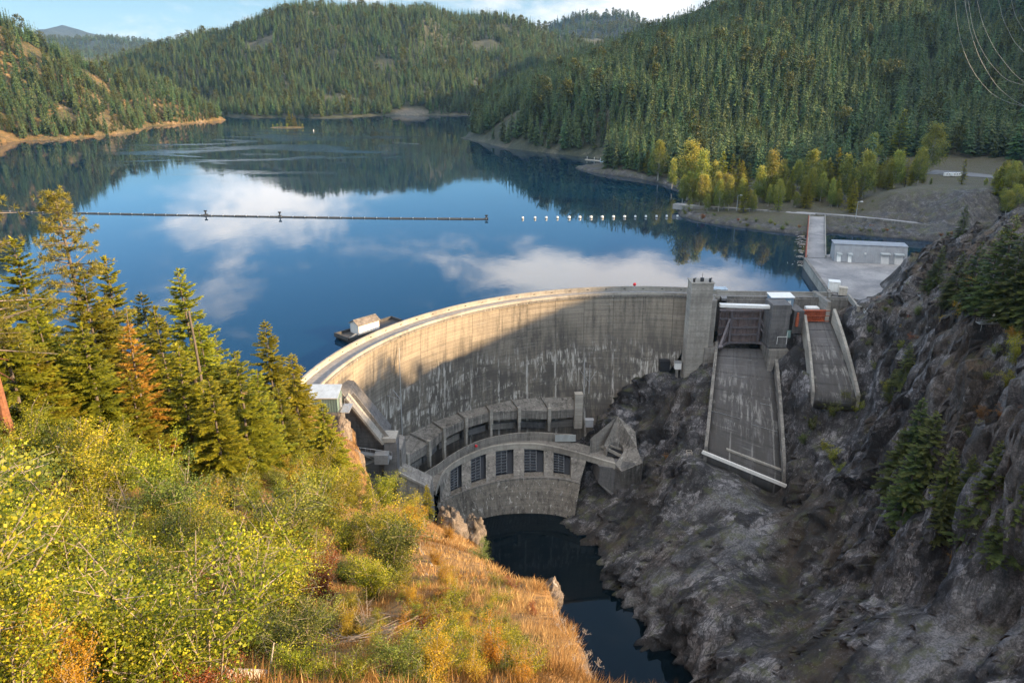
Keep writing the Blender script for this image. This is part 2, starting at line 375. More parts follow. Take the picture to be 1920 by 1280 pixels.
    if wetline is not None:
        p = T.new('ShaderNodeSeparateXYZ'); T.link(co, p.inputs[0])
        c = T.mix(T.mapr(T.math('ADD', p.outputs[2], T.math('MULTIPLY', n3, 1.5)), wetline, wetline + 2.2, .85, 0), c, tuple(x * .25 for x in cols[0]))
    if moss: c = T.mix(T.math('MULTIPLY', T.math('MULTIPLY', T.mapr(T.noise(co, .2, 6, .7), .5, .62), flat), moss), c, (.07, .08, .02))
    T.link(c, b.inputs['Base Color']); b.inputs['Roughness'].default_value = .8
    bp = T.new('ShaderNodeBump'); bp.inputs['Strength'].default_value = .9; bp.inputs['Distance'].default_value = bumpd
    hgt = T.math('ADD', T.math('MULTIPLY', n1, .8), T.math('ADD', T.math('MULTIPLY', n3, .9), T.math('MULTIPLY', T.mapr(vo.outputs['Distance'], 0, .12), .12)))
    T.link(hgt, bp.inputs['Height']); T.link(bp.outputs[0], b.inputs['Normal'])
    return m

M = {}
M['dam'] = concrete('dam_concrete', (.30, .265, .215), (.07, .063, .056), uv=True, white=.9, streak=.75, lift=1.55, joint=13.5)
M['conc'] = concrete('stained_concrete', (.235, .22, .2), (.05, .047, .044), lift=1.6, white=.6, streak=.75)
M['conc_wet'] = concrete('water_stained_concrete', (.19, .17, .145), (.035, .031, .027), lift=1.9, white=.85, streak=.85)
M['conc_light'] = concrete('pale_concrete', (.40, .38, .34), (.2, .185, .165), lift=2.6, streak=.35)
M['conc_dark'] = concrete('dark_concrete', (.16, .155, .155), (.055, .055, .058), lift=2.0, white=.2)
M['road'] = plain('crest_roadway', (.2, .2, .205), .85, var=.3, scale=.6)
M['chute'] = concrete('chute_concrete', (.125, .122, .128), (.024, .025, .028), uv=True, streak=.8, lift=9.0, joint=7.3, white=.35)
M['apron'] = concrete('apron_concrete', (.40, .385, .38), (.2, .2, .21), scale=.8, streak=.1, lift=50)
M['steel'] = plain('galvanised_steel', (.42, .44, .46), .45, .6, var=.2)
M['white'] = plain('white_paint', (.78, .78, .76), .5, var=.12)
M['gate'] = plain('weathered_gate_steel', (.21, .165, .16), .6, .2, var=.4, scale=.5)
M['gate_beam'] = plain('gate_beam_paint', (.17, .155, .17), .55, .2, var=.3)
M['red'] = plain('red_oxide_paint', (.42, .11, .05), .6, var=.35, scale=.6)
M['redball'] = plain('red_plastic', (.6, .02, .03), .4, var=.1)
M['green'] = plain('green_siding', (.13, .2, .19), .5, var=.15)
M['blue'] = plain('blue_siding', (.22, .31, .40), .5, var=.15)
M['roofmetal'] = plain('pale_metal_roof', (.55, .6, .62), .35, .5, var=.2, scale=.5)
M['black'] = plain('black_rubber', (.02, .02, .022), .6, var=.2)
M['dark'] = plain('dark_opening', (.015, .016, .02), .9, var=.2)
M['navy'] = plain('shaded_bay_navy', (.014, .018, .028), .6, .3, var=.3)  # near-black colour stands in for the shade deep in the gate bays
M['grille'] = plain('grille_steel', (.13, .145, .165), .5, .4, var=.3)
M['hull'] = plain('barge_hull', (.05, .05, .052), .7, var=.4)
M['oldroof'] = plain('mossy_shed_roof', (.17, .15, .13), .9, var=.7, scale=.7)
M['shed'] = plain('shed_siding', (.55, .54, .53), .6, var=.12)
M['metalwall'] = plain('grey_corrugated_wall', (.34, .35, .37), .5, .3, var=.2, scale=.35)
M['wood'] = plain('weathered_wood', (.24, .2, .165), .85, var=.4)
M['bleached'] = plain('bleached_wood', (.5, .45, .38), .85, var=.3)
M['bark'] = plain('grey_bark', (.12, .1, .085), .9, var=.5, scale=6, bump=.4)
M['barkred'] = plain('red_pine_bark', (.2, .085, .045), .9, var=.55, scale=5, bump=.5)
M['barkpale'] = plain('pale_bark', (.36, .34, .3), .85, var=.35, scale=4)
M['twig'] = plain('bare_twig', (.27, .225, .19), .85, var=.3, scale=3)
M['asphalt'] = plain('asphalt', (.16, .165, .175), .85, var=.2, scale=.3)
M['glass'] = plain('vehicle_glass', (.02, .025, .03), .15, var=.1)
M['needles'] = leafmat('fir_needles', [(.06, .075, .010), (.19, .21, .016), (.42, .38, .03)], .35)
M['needles_shade'] = leafmat('shaded_fir_needles', [(.028, .045, .016), (.075, .105, .03), (.17, .19, .05)], .25)  # darker copy of the fir needles, shade put into the colour
M['needles_dead'] = leafmat('dying_fir_needles', [(.15, .075, .012), (.42, .22, .03), (.6, .36, .06)], .3, objvar=.03)
M['pine'] = leafmat('pine_needles', [(.05, .06, .012), (.15, .155, .022), (.30, .28, .045)], .25)
M['forest'] = leafmat('forest_conifer', [(.018, .038, .018), (.045, .085, .034), (.125, .16, .05)], .15, objvar=.42)
M['forest_dark'] = leafmat('shade_conifer', [(.014, .03, .014), (.034, .058, .026), (.06, .082, .03)], .12, objvar=.3)
M['cotton'] = leafmat('cottonwood_leaves', [(.06, .10, .028), (.16, .21, .05), (.46, .42, .07)], .35)
M['shrub'] = leafmat('yellow_green_leaves', [(.03, .05, .006), (.165, .205, .014), (.48, .45, .03)], .34)
M['shrub_gold'] = leafmat('golden_leaves', [(.16, .11, .012), (.42, .27, .02), (.55, .38, .05)], .42)
M['shrub_green'] = leafmat('green_leaves', [(.03, .05, .012), (.095, .135, .025), (.22, .26, .05)], .3)
M['shrub_rust'] = leafmat('rust_leaves', [(.10, .035, .015), (.26, .10, .03), (.4, .2, .06)], .35)
M['aspen'] = leafmat('broad_leaves', [(.06, .10, .02), (.13, .19, .035), (.26, .31, .08)], .4)
M['grass'] = leafmat('dry_grass', [(.15, .08, .028), (.36, .20, .07), (.56, .39, .18)], .35, objvar=0)
M['forest_broad'] = leafmat('hill_broadleaf', [(.022, .03, .010), (.05, .06, .015), (.11, .12, .025)], .25, objvar=.08)
M['rock'] = rockmat('grey_cliff_rock', [(.011, .011, .013), (.04, .038, .042), (.092, .089, .096), (.25, .243, .255)], ((.055, .04, .028), (.16, .115, .075)), (1, .35, 1.0), (.5, .75, .3), soil=.35, wetline=-79.2, moss=.5, plates=True)
M['rock_warm'] = rockmat('tan_outcrop_rock', [(.05, .043, .036), (.12, .1, .085), (.21, .175, .15), (.34, .29, .25)], ((.2, .12, .05), (.3, .19, .08)), soil=.4)
M['riprap'] = rockmat('bank_rock', [(.016, .016, .019), (.05, .048, .05), (.1, .094, .095), (.26, .25, .24)], ((.05, .052, .026), (.13, .11, .065)), soil=.4, moss=.6, scale=2.2, wetline=.1)
M['hillground'] = rockmat('forest_floor', [(.014, .02, .012), (.025, .032, .018), (.045, .05, .028), (.1, .095, .07)], ((.09, .08, .05), (.19, .16, .13)), soil=.4, scale=.3)
M['lefthill'] = rockmat('dry_hillside', [(.03, .033, .012), (.06, .055, .02), (.12, .085, .035), (.3, .25, .19)], ((.12, .065, .02), (.22, .13, .04)), soil=.5, scale=.25, bumpd=2)
M['fgsoil'] = rockmat('grassy_soil', [(.06, .035, .016), (.15, .085, .035), (.26, .15, .055), (.36, .24, .11)], ((.2, .11, .035), (.34, .2, .07)), soil=.6, scale=1.6, bumpd=.15)
M['farhill'] = rockmat('far_mountain', [(.010, .018, .020), (.018, .03, .032), (.03, .045, .045), (.05, .065, .06)], ((.03, .045, .04), (.04, .05, .045)), soil=.3, scale=.04, bumpd=12)

# ------------------------------------------------------------------ terrain
def gridmesh(name, fn, x0, x1, y0, y1, step, mat, keep=None, disp=None, attrs=None, smooth=True, ystep=None, jitter=0.0):
    ys = ystep or step
    xs = np.arange(x0, x1 + step * .5, step); yy = np.arange(y0, y1 + ys * .5, ys)
    X, Y = np.meshgrid(xs, yy)
    if jitter: rg_ = np.random.default_rng(4); X = X + rg_.uniform(-jitter, jitter, X.shape) * step; Y = Y + rg_.uniform(-jitter, jitter, Y.shape) * step
    Z = fn(X, Y); V = np.stack([X, Y, Z], -1)
    if disp: V = disp(V, X, Y)
    nx, ny = len(xs), len(yy); I = np.arange(nx * ny).reshape(ny, nx)
    Q = np.stack([I[:-1, :-1], I[:-1, 1:], I[1:, 1:], I[1:, :-1]], -1).reshape(-1, 4)
    if keep is not None:
        cx = (X[:-1, :-1] + step / 2).ravel(); cy = (Y[:-1, :-1] + ys / 2).ravel(); Q = Q[keep(cx, cy)]
    at = {k: f(X, Y).ravel() for k, f in (attrs or {}).items()}
    Vf = V.reshape(-1, 3); used = np.unique(Q); rm = np.full(len(Vf), -1); rm[used] = np.arange(len(used))
    me = fast_mesh(name, Vf[used], rm[Q], {k: a[used] for k, a in at.items()}, smooth)
    o = link(name, me, mat); tag(o, kind='structure'); return o

def C3(px, py, z=None, y=None): return tuple(PZ(px, py, z) if z is not None else PY(px, py, y))

# --- left bank hillside (where the photographer stands)
FG = [(-30, -20, 112), (40, -20, 100), (0, -6, 99), (0, 0, 96.3), (-12, 2, 97), (12, 0, 92), (-60, 0, 112), (-120, 0, 128), (-90, 60, 88), (-150, 80, 92)]
for px, py, y in ((0, 1280, 11), (300, 1280, 11.5), (600, 1280, 12.5), (900, 1280, 13.5), (1100, 1280, 14),
                  (100, 1130, 26), (400, 1130, 27), (700, 1130, 27), (950, 1130, 28), (1040, 1110, 32),
                  (100, 1010, 45), (400, 1010, 48), (700, 1020, 52), (900, 1060, 48),
                  (60, 900, 50), (300, 900, 74), (560, 900, 86), (760, 960, 90), (860, 1010, 85),
                  (100, 800, 84), (300, 800, 108), (560, 830, 125), (690, 930, 112),
                  (100, 740, 118), (300, 740, 140), (500, 760, 160), (640, 850, 150), (655, 880, 140)):
    FG.append(C3(px, py, y=y))
FG += [C3(480, 745, z=-1), (-75, 205, 2), (-60, 190, 8), (-62, 212, 1), (-54, 196, -2), (-110, 225, -3), (-150, 190, 0), (-200, 160, 4), (-260, 120, 12), (-110, 180, 14), (-52, 225, -20)]
fg_f = rbf(FG, .0005)
EDGE = [tuple(PY(px, py, y)[:2]) for px, py, y in ((660, 742, 196), (662, 800, 168), (672, 870, 143), (700, 925, 117), (760, 950, 104), (820, 968, 94), (892, 995, 86), (902, 1040, 62), (940, 1062, 46), (1000, 1087, 36), (1042, 1112, 31), (1062, 1200, 20), (1112, 1290, 13.5))] + [(4, 4), (16, -20)]
def h_fg(x, y):
    x = np.asarray(x, float); y = np.asarray(y, float)
    d, s = seg_dist(x, y, EDGE[::-1]); d = d * s          # + outside (towards the gorge)
    d = d + vnoise(np.stack([x * .35, y * .35, 0 * x], -1), 5) * .6
    return np.where(np.minimum(d, 0) < 0, fg_f(x, y), np.maximum(fg_f(x, y) - np.maximum(d, 0) * 4.5, -84))
def fg_disp(V, X, Y):
    d, s = seg_dist(X, Y, EDGE[::-1]); d = d * s
    n = fbm(V * .25, 4, 3) * .8 + fbm(V * 1.1, 3, 9) * .25
    rough = np.clip((d + .6) / 1.5, 0, 1)
    nx = fbm(V * np.array([.5, .5, .25]), 4, 21)
    V = V.copy(); V[..., 2] += n * (1 - .5 * rough); V[..., 0] += rough * nx * 2.2; V[..., 1] += rough * fbm(V * .4, 4, 33) * 2.0
    return V
fgsoil = lambda X, Y: np.clip(.75 - np.clip(seg_dist(X, Y, EDGE[::-1])[0] * seg_dist(X, Y, EDGE[::-1])[1] + .3, 0, 1), 0, 1)
gridmesh('hillside', h_fg, -260, 26, -14, 236, 1.1, M['fgsoil'], disp=fg_disp, attrs={'soil': fgsoil}, keep=lambda x, y: ~((x > -22) & (y > 226)) & ~((x > -50) & (y > 212)))
def h_fgd(x, y):   # with the small bumps of the built surface
    z = h_fg(x, y); V = np.stack([np.asarray(x, float), np.asarray(y, float), z], -1); return z + fbm(V * .25, 4, 3) * .8 + fbm(V * 1.1, 3, 9) * .25
def g_fg(x, y): return float(h_fgd(np.array([x]), np.array([y]))[0])

# --- right bank: cliff below the spillways, rock shoulder above them
RB = []
for px, py in ((1040, 985), (1085, 1012), (1130, 1072), (1160, 1150), (1200, 1192), (1250, 1232), (1310, 1284)): RB.append(C3(px, py, z=-79.8))
for px, py, z in ((1285, 705, -31), (1240, 700, -29), (1205, 745, -39), (1180, 785, -48), (1220, 800, -49), (1280, 800, -43), (1310, 860, -46), (1250, 880, -56), (1200, 880, -62), (1150, 950, -72), (1200, 960, -68),
                  (1330, 880, -49), (1400, 915, -55), (1470, 945, -60), (1300, 960, -60), (1180, 1060, -72), (1240, 1060, -66), (1330, 1040, -60), (1400, 1000, -58),
                  (1250, 1150, -71), (1330, 1150, -63), (1380, 1100, -59), (1430, 1050, -60), (1470, 1100, -66), (1520, 1060, -61), (1480, 1000, -58), (1350, 1240, -66), (1450, 1200, -64), (1550, 1150, -59), (1480, 1280, -60), (1600, 1280, -52),
                  (1540, 960, -49), (1500, 870, -47), (1530, 800, -37), (1480, 760, -36), (1480, 700, -27), (1500, 650, -17), (1580, 790, -33), (1635, 765, -24), (1620, 850, -35), (1620, 960, -43), (1640, 1050, -46),
                  (1700, 1000, -36), (1800, 1050, -32), (1900, 1080, -26), (1700, 1150, -45), (1800, 1200, -42), (1920, 1200, -33), (1750, 1280, -46), (1920, 1290, -37),
                  (1650, 700, -12), (1625, 592, 2), (1700, 750, -9), (1700, 850, -21), (1800, 800, -3), (1800, 900, -13), (1900, 850, 4), (1920, 960, -9), (1920, 750, 14), (1800, 700, 8), (1850, 650, 19), (1700, 640, 2),
                  (1660, 570, 8), (1735, 553, 15), (1855, 600, 25), (1920, 600, 27.5), (1690, 520, 13), (1700, 486, 17), (1760, 458, 26), (1850, 420, 37), (1920, 392, 46), (1800, 520, 24), (1900, 500, 37)):
    RB.append(C3(px, py, z=z))
RB += [(86, 322, -20), (112, 322, -16), (135, 318, -4), (150, 312, 1), (100, 280, -38), (85, 262, -52), (104, 245, -60), (120, 262, -40), (60, 318, -40), (35, 322, -60), (20, 300, -80), (10, 285, -84), (150, 345, -3), (185, 355, 0), (195, 340, 3), (168, 322, 2.5),
       (214, 352, 4), (235, 372, -2), (260, 400, -4), (320, 440, -4), (215, 330, 14), (255, 350, 20), (300, 380, 24), (245, 310, 48), (240, 260, 58), (230, 200, 52), (330, 300, 80), (360, 200, 88), (300, 100, 60), (220, 100, 10), (180, 60, -30), (450, 300, 92), (420, 400, 70), (420, 150, 92), (400, 40, 80),
       (95, 120, -62), (70, 130, -84), (60, 90, -84), (120, 60, -60)]
GY = 303.0
gl, gr = PY(1346, 652, GY), PY(1446, 655, GY + 1); ll, lr = PZ(1326, 848, -46), PZ(1466, 905, -56)
gl2, gr2 = PY(1510, 604, 300), PY(1558, 604, 300); ll2, lr2 = PZ(1527, 742, -24), PZ(1606, 750, -24.5)
for L_, R_, t0_, t1_, hl, hr in ((gl, gr, ll, lr, -3, 1.0), (gl2, gr2, ll2, lr2, -1.5, 2.5)):
    for t in (0, .33, .66, 1.0):
        k = t * .72 + t * t * .28; a = L_ + (t0_ - L_) * t; b = R_ + (t1_ - R_) * t; a[2] = L_[2] + (t0_[2] - L_[2]) * k; b[2] = R_[2] + (t1_[2] - R_[2]) * k
        e = (b - a) / np.hypot(*(b - a)[:2]); e[2] = 0
        for p, dz in ((a, -4.5), ((a + b) / 2, -4.5), (b, -4.5)): RB.append((p[0], p[1], p[2] + dz))
        q = a - e * 4.5; RB.append((q[0], q[1], a[2] + hl)); q = b + e * 4.5; RB.append((q[0], q[1], b[2] + hr))
for px, py, z in ((1680, 540, 11), (1657, 567, 7.5), (1640, 583, 4.5), (1635, 540, 0), (1600, 560, 0), (1655, 522, 0), (1560, 520, -3)): RB.append(C3(px, py, z=z))
rb_f = rbf(RB, .0002)
def h_rb(x, y): return np.maximum(rb_f(x, y), -86)
def rb_along(X, Y, Z): return X * .5 - Y * .87 + Z * .25, -(X * .62 + Y * .36) - Z * .7
def rb_disp(V, X, Y):
    a = np.array([[.75, .45, -.35], [-.3, .8, .4], [.5, -.2, .8]])
    st = (V @ a.T) * np.array([.04, .16, .07])
    n1 = fbm(st, 5, 41, .55, True); n2 = fbm(V * .09, 4, 47); n3 = fbm(V * .45, 3, 53)
    # strength fades near the waterworks so that nothing pokes through the concrete
    amp = np.ones(X.shape)
    def calm(pts, r, k=.12):
        d, _ = seg_dist(X, Y, pts); return np.clip((d - r) / 9, k, 1)
    amp *= calm([(100, 300), (90, 256)], 13); amp *= calm([(130, 300), (128, 268)], 8); amp *= calm([(75, 320), (165, 318), (180, 345)], 6); amp *= calm([(150, 345), (200, 360)], 12)
    gx, gy = np.gradient(V[..., 2], 1.15); sl = np.clip(np.hypot(gx, gy) / 1.1, .25, 1.3)
    q = st * np.array([1.6, 1.4, 1.5]) + np.stack([n2, n3, n1], -1) * .35; iq = np.floor(q * np.array([1.7, 1.1, 1.4])).astype(np.int64)
    blk = hash3(iq[..., 0], iq[..., 1], iq[..., 2], 7) - .5
    q2 = q * 2.6 + 3.1; i2 = np.floor(q2 * np.array([1.5, 1.2, 1.3])).astype(np.int64); blk2 = hash3(i2[..., 0], i2[..., 1], i2[..., 2], 9) - .5
    d1 = (n1 * 2.6 + n2 * 3.0 + blk * 2.0 + blk2 * 1.6) * amp * sl; d2 = n3 * 1.0 * amp
    al, dn = rb_along(X, Y, V[..., 2])
    wv = fbm(np.stack([al * .05, dn * .03, 0 * al], -1), 3, 63) * 3
    for per, am, sd in ((7.5, 5.0, 3), (2.6, 2.0, 8)):     # slabs split by joints that run down the slope
        sl_ = np.floor((al + wv) / per + .25 * vnoise(np.stack([al * .2, dn * .05, 0 * al], -1), sd)).astype(np.int64); ln_ = np.floor(dn / (per * 4.2) + hash3(sl_, sl_ * 0, sl_ * 0, sd + 1)).astype(np.int64)
        d1 = d1 + (hash3(sl_, ln_, sl_ * 0, sd) - .5) * am * 2 * amp * np.clip(sl, .5, 1)
    V = V.copy(); V[..., 0] -= d1 * .75; V[..., 1] -= d1 * .5; V[..., 2] += d1 * .45 + d2; return V
def rbsoil(X, Y):
    Z = h_rb(X, Y); n = fbm(np.stack([X * .06, Y * .06, 0 * X], -1), 4, 71); n2 = fbm(np.stack([X * .2, Y * .2, 0 * X], -1), 3, 77)
    return np.clip((np.clip((Z + 40) / 45, 0, 1) * .9 - .35 + n * .9 + n2 * .4) * (X > 130) * 1.3, 0, 1)
dam_in = lambda x, y: (np.hypot(x - 57, y - 199.5) > 121) & (x < 88) & (y > 199)
def near_line(pts, r, fade):
    P_ = [C3(*p) if len(p) == 3 else p for p in pts]
    def f(X, Y):
        d, _ = seg_dist(X, Y, P_); n = fbm(np.stack([X * .07, Y * .07, 0 * X], -1), 4, 61) * r * .7
        return np.clip((r + n - d) / fade, 0, 1)
    return f
wetA = near_line(((1480, 925, -57), (1500, 1000, -58), (1475, 1080, -64), (1490, 1180, -63), (1540, 1290, -58)), 9, 5); wetB = near_line(((1540, 900, -45), (1560, 980, -49), (1570, 1060, -52)), 4, 3); wetC = near_line(((1060, 985, -78), (1150, 1000, -70), (1230, 890, -58)), 4, 4); wetD = near_line(((1230, 780, -44), (1290, 760, -38)), 7, 6)
palA = near_line(((1190, 1120, -74), (1280, 1090, -67), (1380, 1010, -58)), 9, 6); palB = near_line(((1700, 1210, -44), (1800, 1180, -40), (1900, 1130, -30)), 12, 8); palC = near_line(((1300, 960, -60), (1420, 940, -57)), 5, 4); palD = near_line(((1900, 760, 10), (1900, 950, -8)), 7, 6)
wetf = lambda X, Y: np.maximum(np.maximum(wetA(X, Y), wetB(X, Y)), np.maximum(wetC(X, Y), wetD(X, Y) * .8))
palf = lambda X, Y: np.maximum(np.maximum(palA(X, Y), palB(X, Y)), np.maximum(palC(X, Y), palD(X, Y) * .7))
gridmesh('rock_cliff', h_rb, 6, 262, 92, 392, 1.15, M['rock'], disp=rb_disp, smooth=False, jitter=.38, attrs={'soil': rbsoil, 'wet': wetf, 'washed': palf, 'along': lambda X, Y: rb_along(X, Y, h_rb(X, Y))[0], 'down': lambda X, Y: rb_along(X, Y, h_rb(X, Y))[1]}, keep=lambda x, y: ~dam_in(x, y) & ~((x < 12) & (y > 270)))
gridmesh('mountain_slope', lambda x, y: np.maximum(rb_f(x, y), -86) - np.where((x < 256) & (y > 92) & (y < 386), 3, 0), 200, 470, 40, 470, 6, M['hillground'], keep=lambda x, y: ~((x < 250) & (y > 98) & (y < 380)))
def g_rb(x, y): return float(h_rb(np.array([x]), np.array([y]))[0])

# --- right shore: flat point of land, campground and the forested hill behind it
SH = [C3(862, 259, z=0), C3(900, 266, z=0), C3(950, 278, z=0), C3(1010, 285, z=0), C3(1090, 294, z=0), C3(1150, 300, z=0), C3(1138, 306, z=0), C3(1078, 315, z=0), C3(1110, 324, z=0), C3(1175, 332, z=0), C3(1230, 342, z=0), C3(1280, 356, z=0), C3(1290, 372, z=0), C3(1268, 392, z=0),
      C3(1275, 405, z=0), C3(1320, 417, z=0), C3(1400, 428, z=0), C3(1510, 442, z=0), C3(1560, 436, z=0), C3(1680, 446, z=0), C3(1790, 458, z=0), (300, 462), (380, 470), (520, 440)]
SH = [(p[0], p[1]) for p in SH]
SHP = SH + [(2600, 440), (2600, 3200), (-60, 3200), (-20, 1600)]
RH = [(-60, 1200, 6), (-20, 1600, 30), (200, 1900, 100)]
for px, py, z in ((950, 270, 4), (1100, 290, 4), (1110, 317, 2.5), (1200, 325, 4.5), (1300, 380, 5), (1400, 395, 5), (1540, 402, 5), (1500, 375, 6), (1400, 375, 5.5), (1600, 380, 6), (1700, 395, 8), (1680, 365, 17), (1770, 372, 17), (1640, 385, 9), (1800, 415, 9), (1800, 375, 18), (1850, 350, 12), (1700, 340, 8), (1500, 340, 7), (1350, 330, 6), (1250, 318, 6), (1780, 328, 9), (1850, 335, 10), (1900, 345, 12)):
    RH.append(C3(px, py, z=z))
for px, py, y in ((930, 232, 1150), (1000, 190, 1150), (1095, 146, 1150), (1200, 112, 1180), (1300, 84, 1220), (1400, 40, 1260), (1500, -10, 1300), (1620, -60, 1350), (1730, 40, 1150),
                  (1100, 230, 930), (1200, 240, 880), (1200, 180, 960), (1300, 170, 960), (1400, 150, 960), (1500, 140, 970), (1600, 150, 960), (1700, 160, 960), (1680, 100, 1050), (1300, 240, 870), (1450, 240, 860), (1600, 240, 850), (1750, 240, 850), (1850, 200, 930), (1900, 270, 830),
                  (1400, 290, 790), (1600, 300, 770), (1800, 295, 770), (1780, 100, 1250), (1860, 40, 1450), (1920, 120, 1250), (1920, 0, 1500), (1800, -40, 1650), (960, 215, 1120)):
    RH.append(C3(px, py, y=y))
RH += [(300, 1700, 140), (500, 1700, 225), (380, 1500, 190), (700, 1900, 320), (900, 1400, 340), (1000, 1000, 300), (900, 890, 240), (900, 1000, 288), (850, 930, 258), (1000, 700, 258), (800, 800, 205), (700, 600, 150), (620, 470, 120), (1300, 1300, 330), (1300, 800, 350), (60, 1500, 80), (1400, 1900, 450), (560, 700, 40), (520, 600, 22), (480, 520, 14)]
rh_f = rbf(RH, .001)
def h_rh(x, y):
    x = np.asarray(x, float); y = np.asarray(y, float)
    d, _ = seg_dist(x, y, SH); ins = inside(x, y, SHP); d = np.where(ins, d, -d)
    h = np.maximum(rh_f(x, y), 2.2); h = h - 10 * np.clip((h - 40) / 60, 0, 1); n = fbm(np.stack([x, y, 0 * x], -1) * .012, 4, 91) * 9 * np.clip((h - 15) / 60, 0, 1)
    return np.minimum(h + n, np.where(d > 0, d * .85 + .1, d * .6))
FINE = (40, 560, 440, 860)
infine = lambda x, y, m=0: (x > FINE[0] + m) & (x < FINE[1] - m) & (y > FINE[2] + m) & (y < FINE[3] - m)
def bank_disp(V, X, Y):
    d, _ = seg_dist(X, Y, SH); k = np.clip(1 - np.abs(d - 3) / 7, 0, 1)
    V = V.copy(); V[..., 2] += fbm(V * .35, 4, 17) * (1.1 * k) + fbm(V * .12, 3, 19) * .4 * np.clip(d / 20, 0, 1) * np.clip((np.abs(d) - 26) / 20, 0, 1); V[..., 0] += k * fbm(V * .3, 3, 27) * 1.5
    c = PZ(1735, 395, 12); m = np.clip(1.3 - np.hypot((X - c[0]) / 62, (Y - c[1]) / 34), 0, 1); V[..., 2] += m * (fbm(V * .12, 5, 31, .55, True) * 4.5 + fbm(V * .5, 2, 37)); return V
def mask_bank(X, Y):
    c = PZ(1735, 395, 12); m = np.clip(1.3 - np.hypot((X - c[0]) / 55, (Y - c[1]) / 30), 0, 1); return np.clip((seg_dist(X, Y, SH)[0] - 8) / 10, 0, 1) * .95 * (1 - np.clip(m * 1.8, 0, 1))
gridmesh('shore_ground', h_rh, FINE[0], FINE[1], FINE[2], FINE[3], 1.9, M['riprap'], disp=bank_disp, attrs={'soil': mask_bank}, keep=lambda x, y: (h_rh(x, y) > -2.5) & infine(x, y))
gridmesh('hill', h_rh, -160, 1500, 420, 2100, 10, M['hillground'], keep=lambda x, y: (h_rh(x, y) > -6) & ~infine(x, y, 5))
def g_rh(x, y): return float(h_rh(np.array([x]), np.array([y]))[0])

# --- mountain ridge west of the valley (out of frame; its shadow falls over the dam and the point)
RY, RZ = (-700, -300, -100, 0, 92, 122, 137, 143, 150, 205, 230, 300, 420, 483, 535, 620, 690), (60, 120, 150, 166, 181, 181, 179, 168, 166, 167.5, 166, 161, 151, 138, 126, 70, 30)
def wr_f(x, y): return np.interp(y, RY, RZ) - np.where(np.asarray(x) < 560, .62, .5) * np.abs(np.asarray(x, float) - 560)
gridmesh('ridge', wr_f, 440, 760, -690, 690, 4, M['hillground'], ystep=6, smooth=False)

# --- left shore hill
LS = [(-1100, 900), (-900, 985)] + [C3(px, py, z=0)[:2] for px, py in ((0, 268), (60, 263), (110, 262), (180, 256), (262, 246), (275, 238), (340, 233), (424, 225))] + [(-640, 1640), (-760, 1800), (-1100, 2100)]
LSP = LS + [(-3000, 2100), (-3000, 900)]
LH = [(p[0], p[1], 1) for p in LS]
for px, py, y in ((0, 52, 1380), (47, 76, 1400), (70, 92, 1410), (94, 120, 1430), (140, 126, 1450), (187, 150, 1480), (234, 152, 1530), (300, 154, 1580), (345, 186, 1600), (395, 210, 1600), (0, 160, 1230), (100, 180, 1240), (200, 190, 1330), (300, 205, 1460), (-150, -40, 1300), (-150, 100, 1150)):
    LH.append(C3(px, py, y=y))
LH += [(-900, 1620, 70), (-1080, 1500, 170), (-1300, 1300, 330), (-1500, 1800, 200), (-1000, 2000, 50), (-820, 1700, 50), (-1500, 1000, 330), (-1250, 950, 120)]
lh_f = rbf(LH, .004)
def h_lh(x, y):
    x = np.asarray(x, float); y = np.asarray(y, float); d, _ = seg_dist(x, y, LS); d = np.where(inside(x, y, LSP), d, -d)
    h = np.maximum(lh_f(x, y), 1); n = fbm(np.stack([x, y, 0 * x], -1) * .014, 5, 95) * 9 * np.clip(d / 60, 0, 1)
    return np.minimum(h + n, np.where(d > 0, d * 1.1 + .2, d * .6))
gridmesh('wooded_hill', h_lh, -1700, -540, 900, 2100, 8, M['lefthill'], keep=lambda x, y: h_lh(x, y) > -6, attrs={'soil': lambda X, Y: np.clip(fbm(np.stack([X, Y, 0 * X], -1) * .01, 3, 13) * 2 + .2, 0, 1)})

# --- hill closing the lake
CS = [(-1300, 2150), (-900, 1950), (-700, 1830)] + [C3(px, py, z=0)[:2] for px, py in ((430, 219), (480, 220.5), (545, 220), (600, 222), (670, 219), (700, 217), (780, 217), (860, 216))] + [(60, 1720), (400, 1900)]
CSP = CS + [(2500, 1900), (2500, 5000), (-2500, 5000), (-2500, 2150)]
CH = [(p[0], p[1], 2) for p in CS]
for px, py, y in ((330, 128, 2100), (400, 95, 2200), (470, 60, 2280), (550, 34, 2350), (650, 22, 2420), (740, 28, 2420), (800, 42, 2350), (850, 45, 2550), (920, 36, 2680), (1000, 58, 2700), (1060, 88, 2650), (1095, 112, 2550),
                  (620, 120, 2080), (480, 160, 1960), (750, 120, 2090), (850, 165, 1960), (950, 120, 2200), (1000, 160, 2100), (900, 200, 1850), (560, 180, 1870), (680, 180, 1860), (780, 190, 1840), (840, 90, 2300)):
    CH.append(C3(px, py, y=y))
CH += [(-1500, 2600, 100), (-1000, 3000, 160), (-300, 3200, 240), (400, 3300, 200), (900, 2800, 160), (-2000, 2300, 60), (900, 2200, 120)]
ch_f = rbf(CH, .004)
def h_ch(x, y):
    x = np.asarray(x, float); y = np.asarray(y, float); d, _ = seg_dist(x, y, CS); d = np.where(inside(x, y, CSP), d, -d)
    p = np.stack([x, y * .35, 0 * x], -1)
    n = fbm(p * .006, 4, 101, .5, True) * 26 * np.clip(d / 140, 0, 1) * np.clip((ch_f(x, y) - 5) / 45, 0, 1)
    return np.minimum(np.maximum(ch_f(x, y), 1) + n - 10 * np.clip((ch_f(x, y) - 40) / 60, 0, 1), np.where(d > 0, d * 1.2 + .2, d * .6))
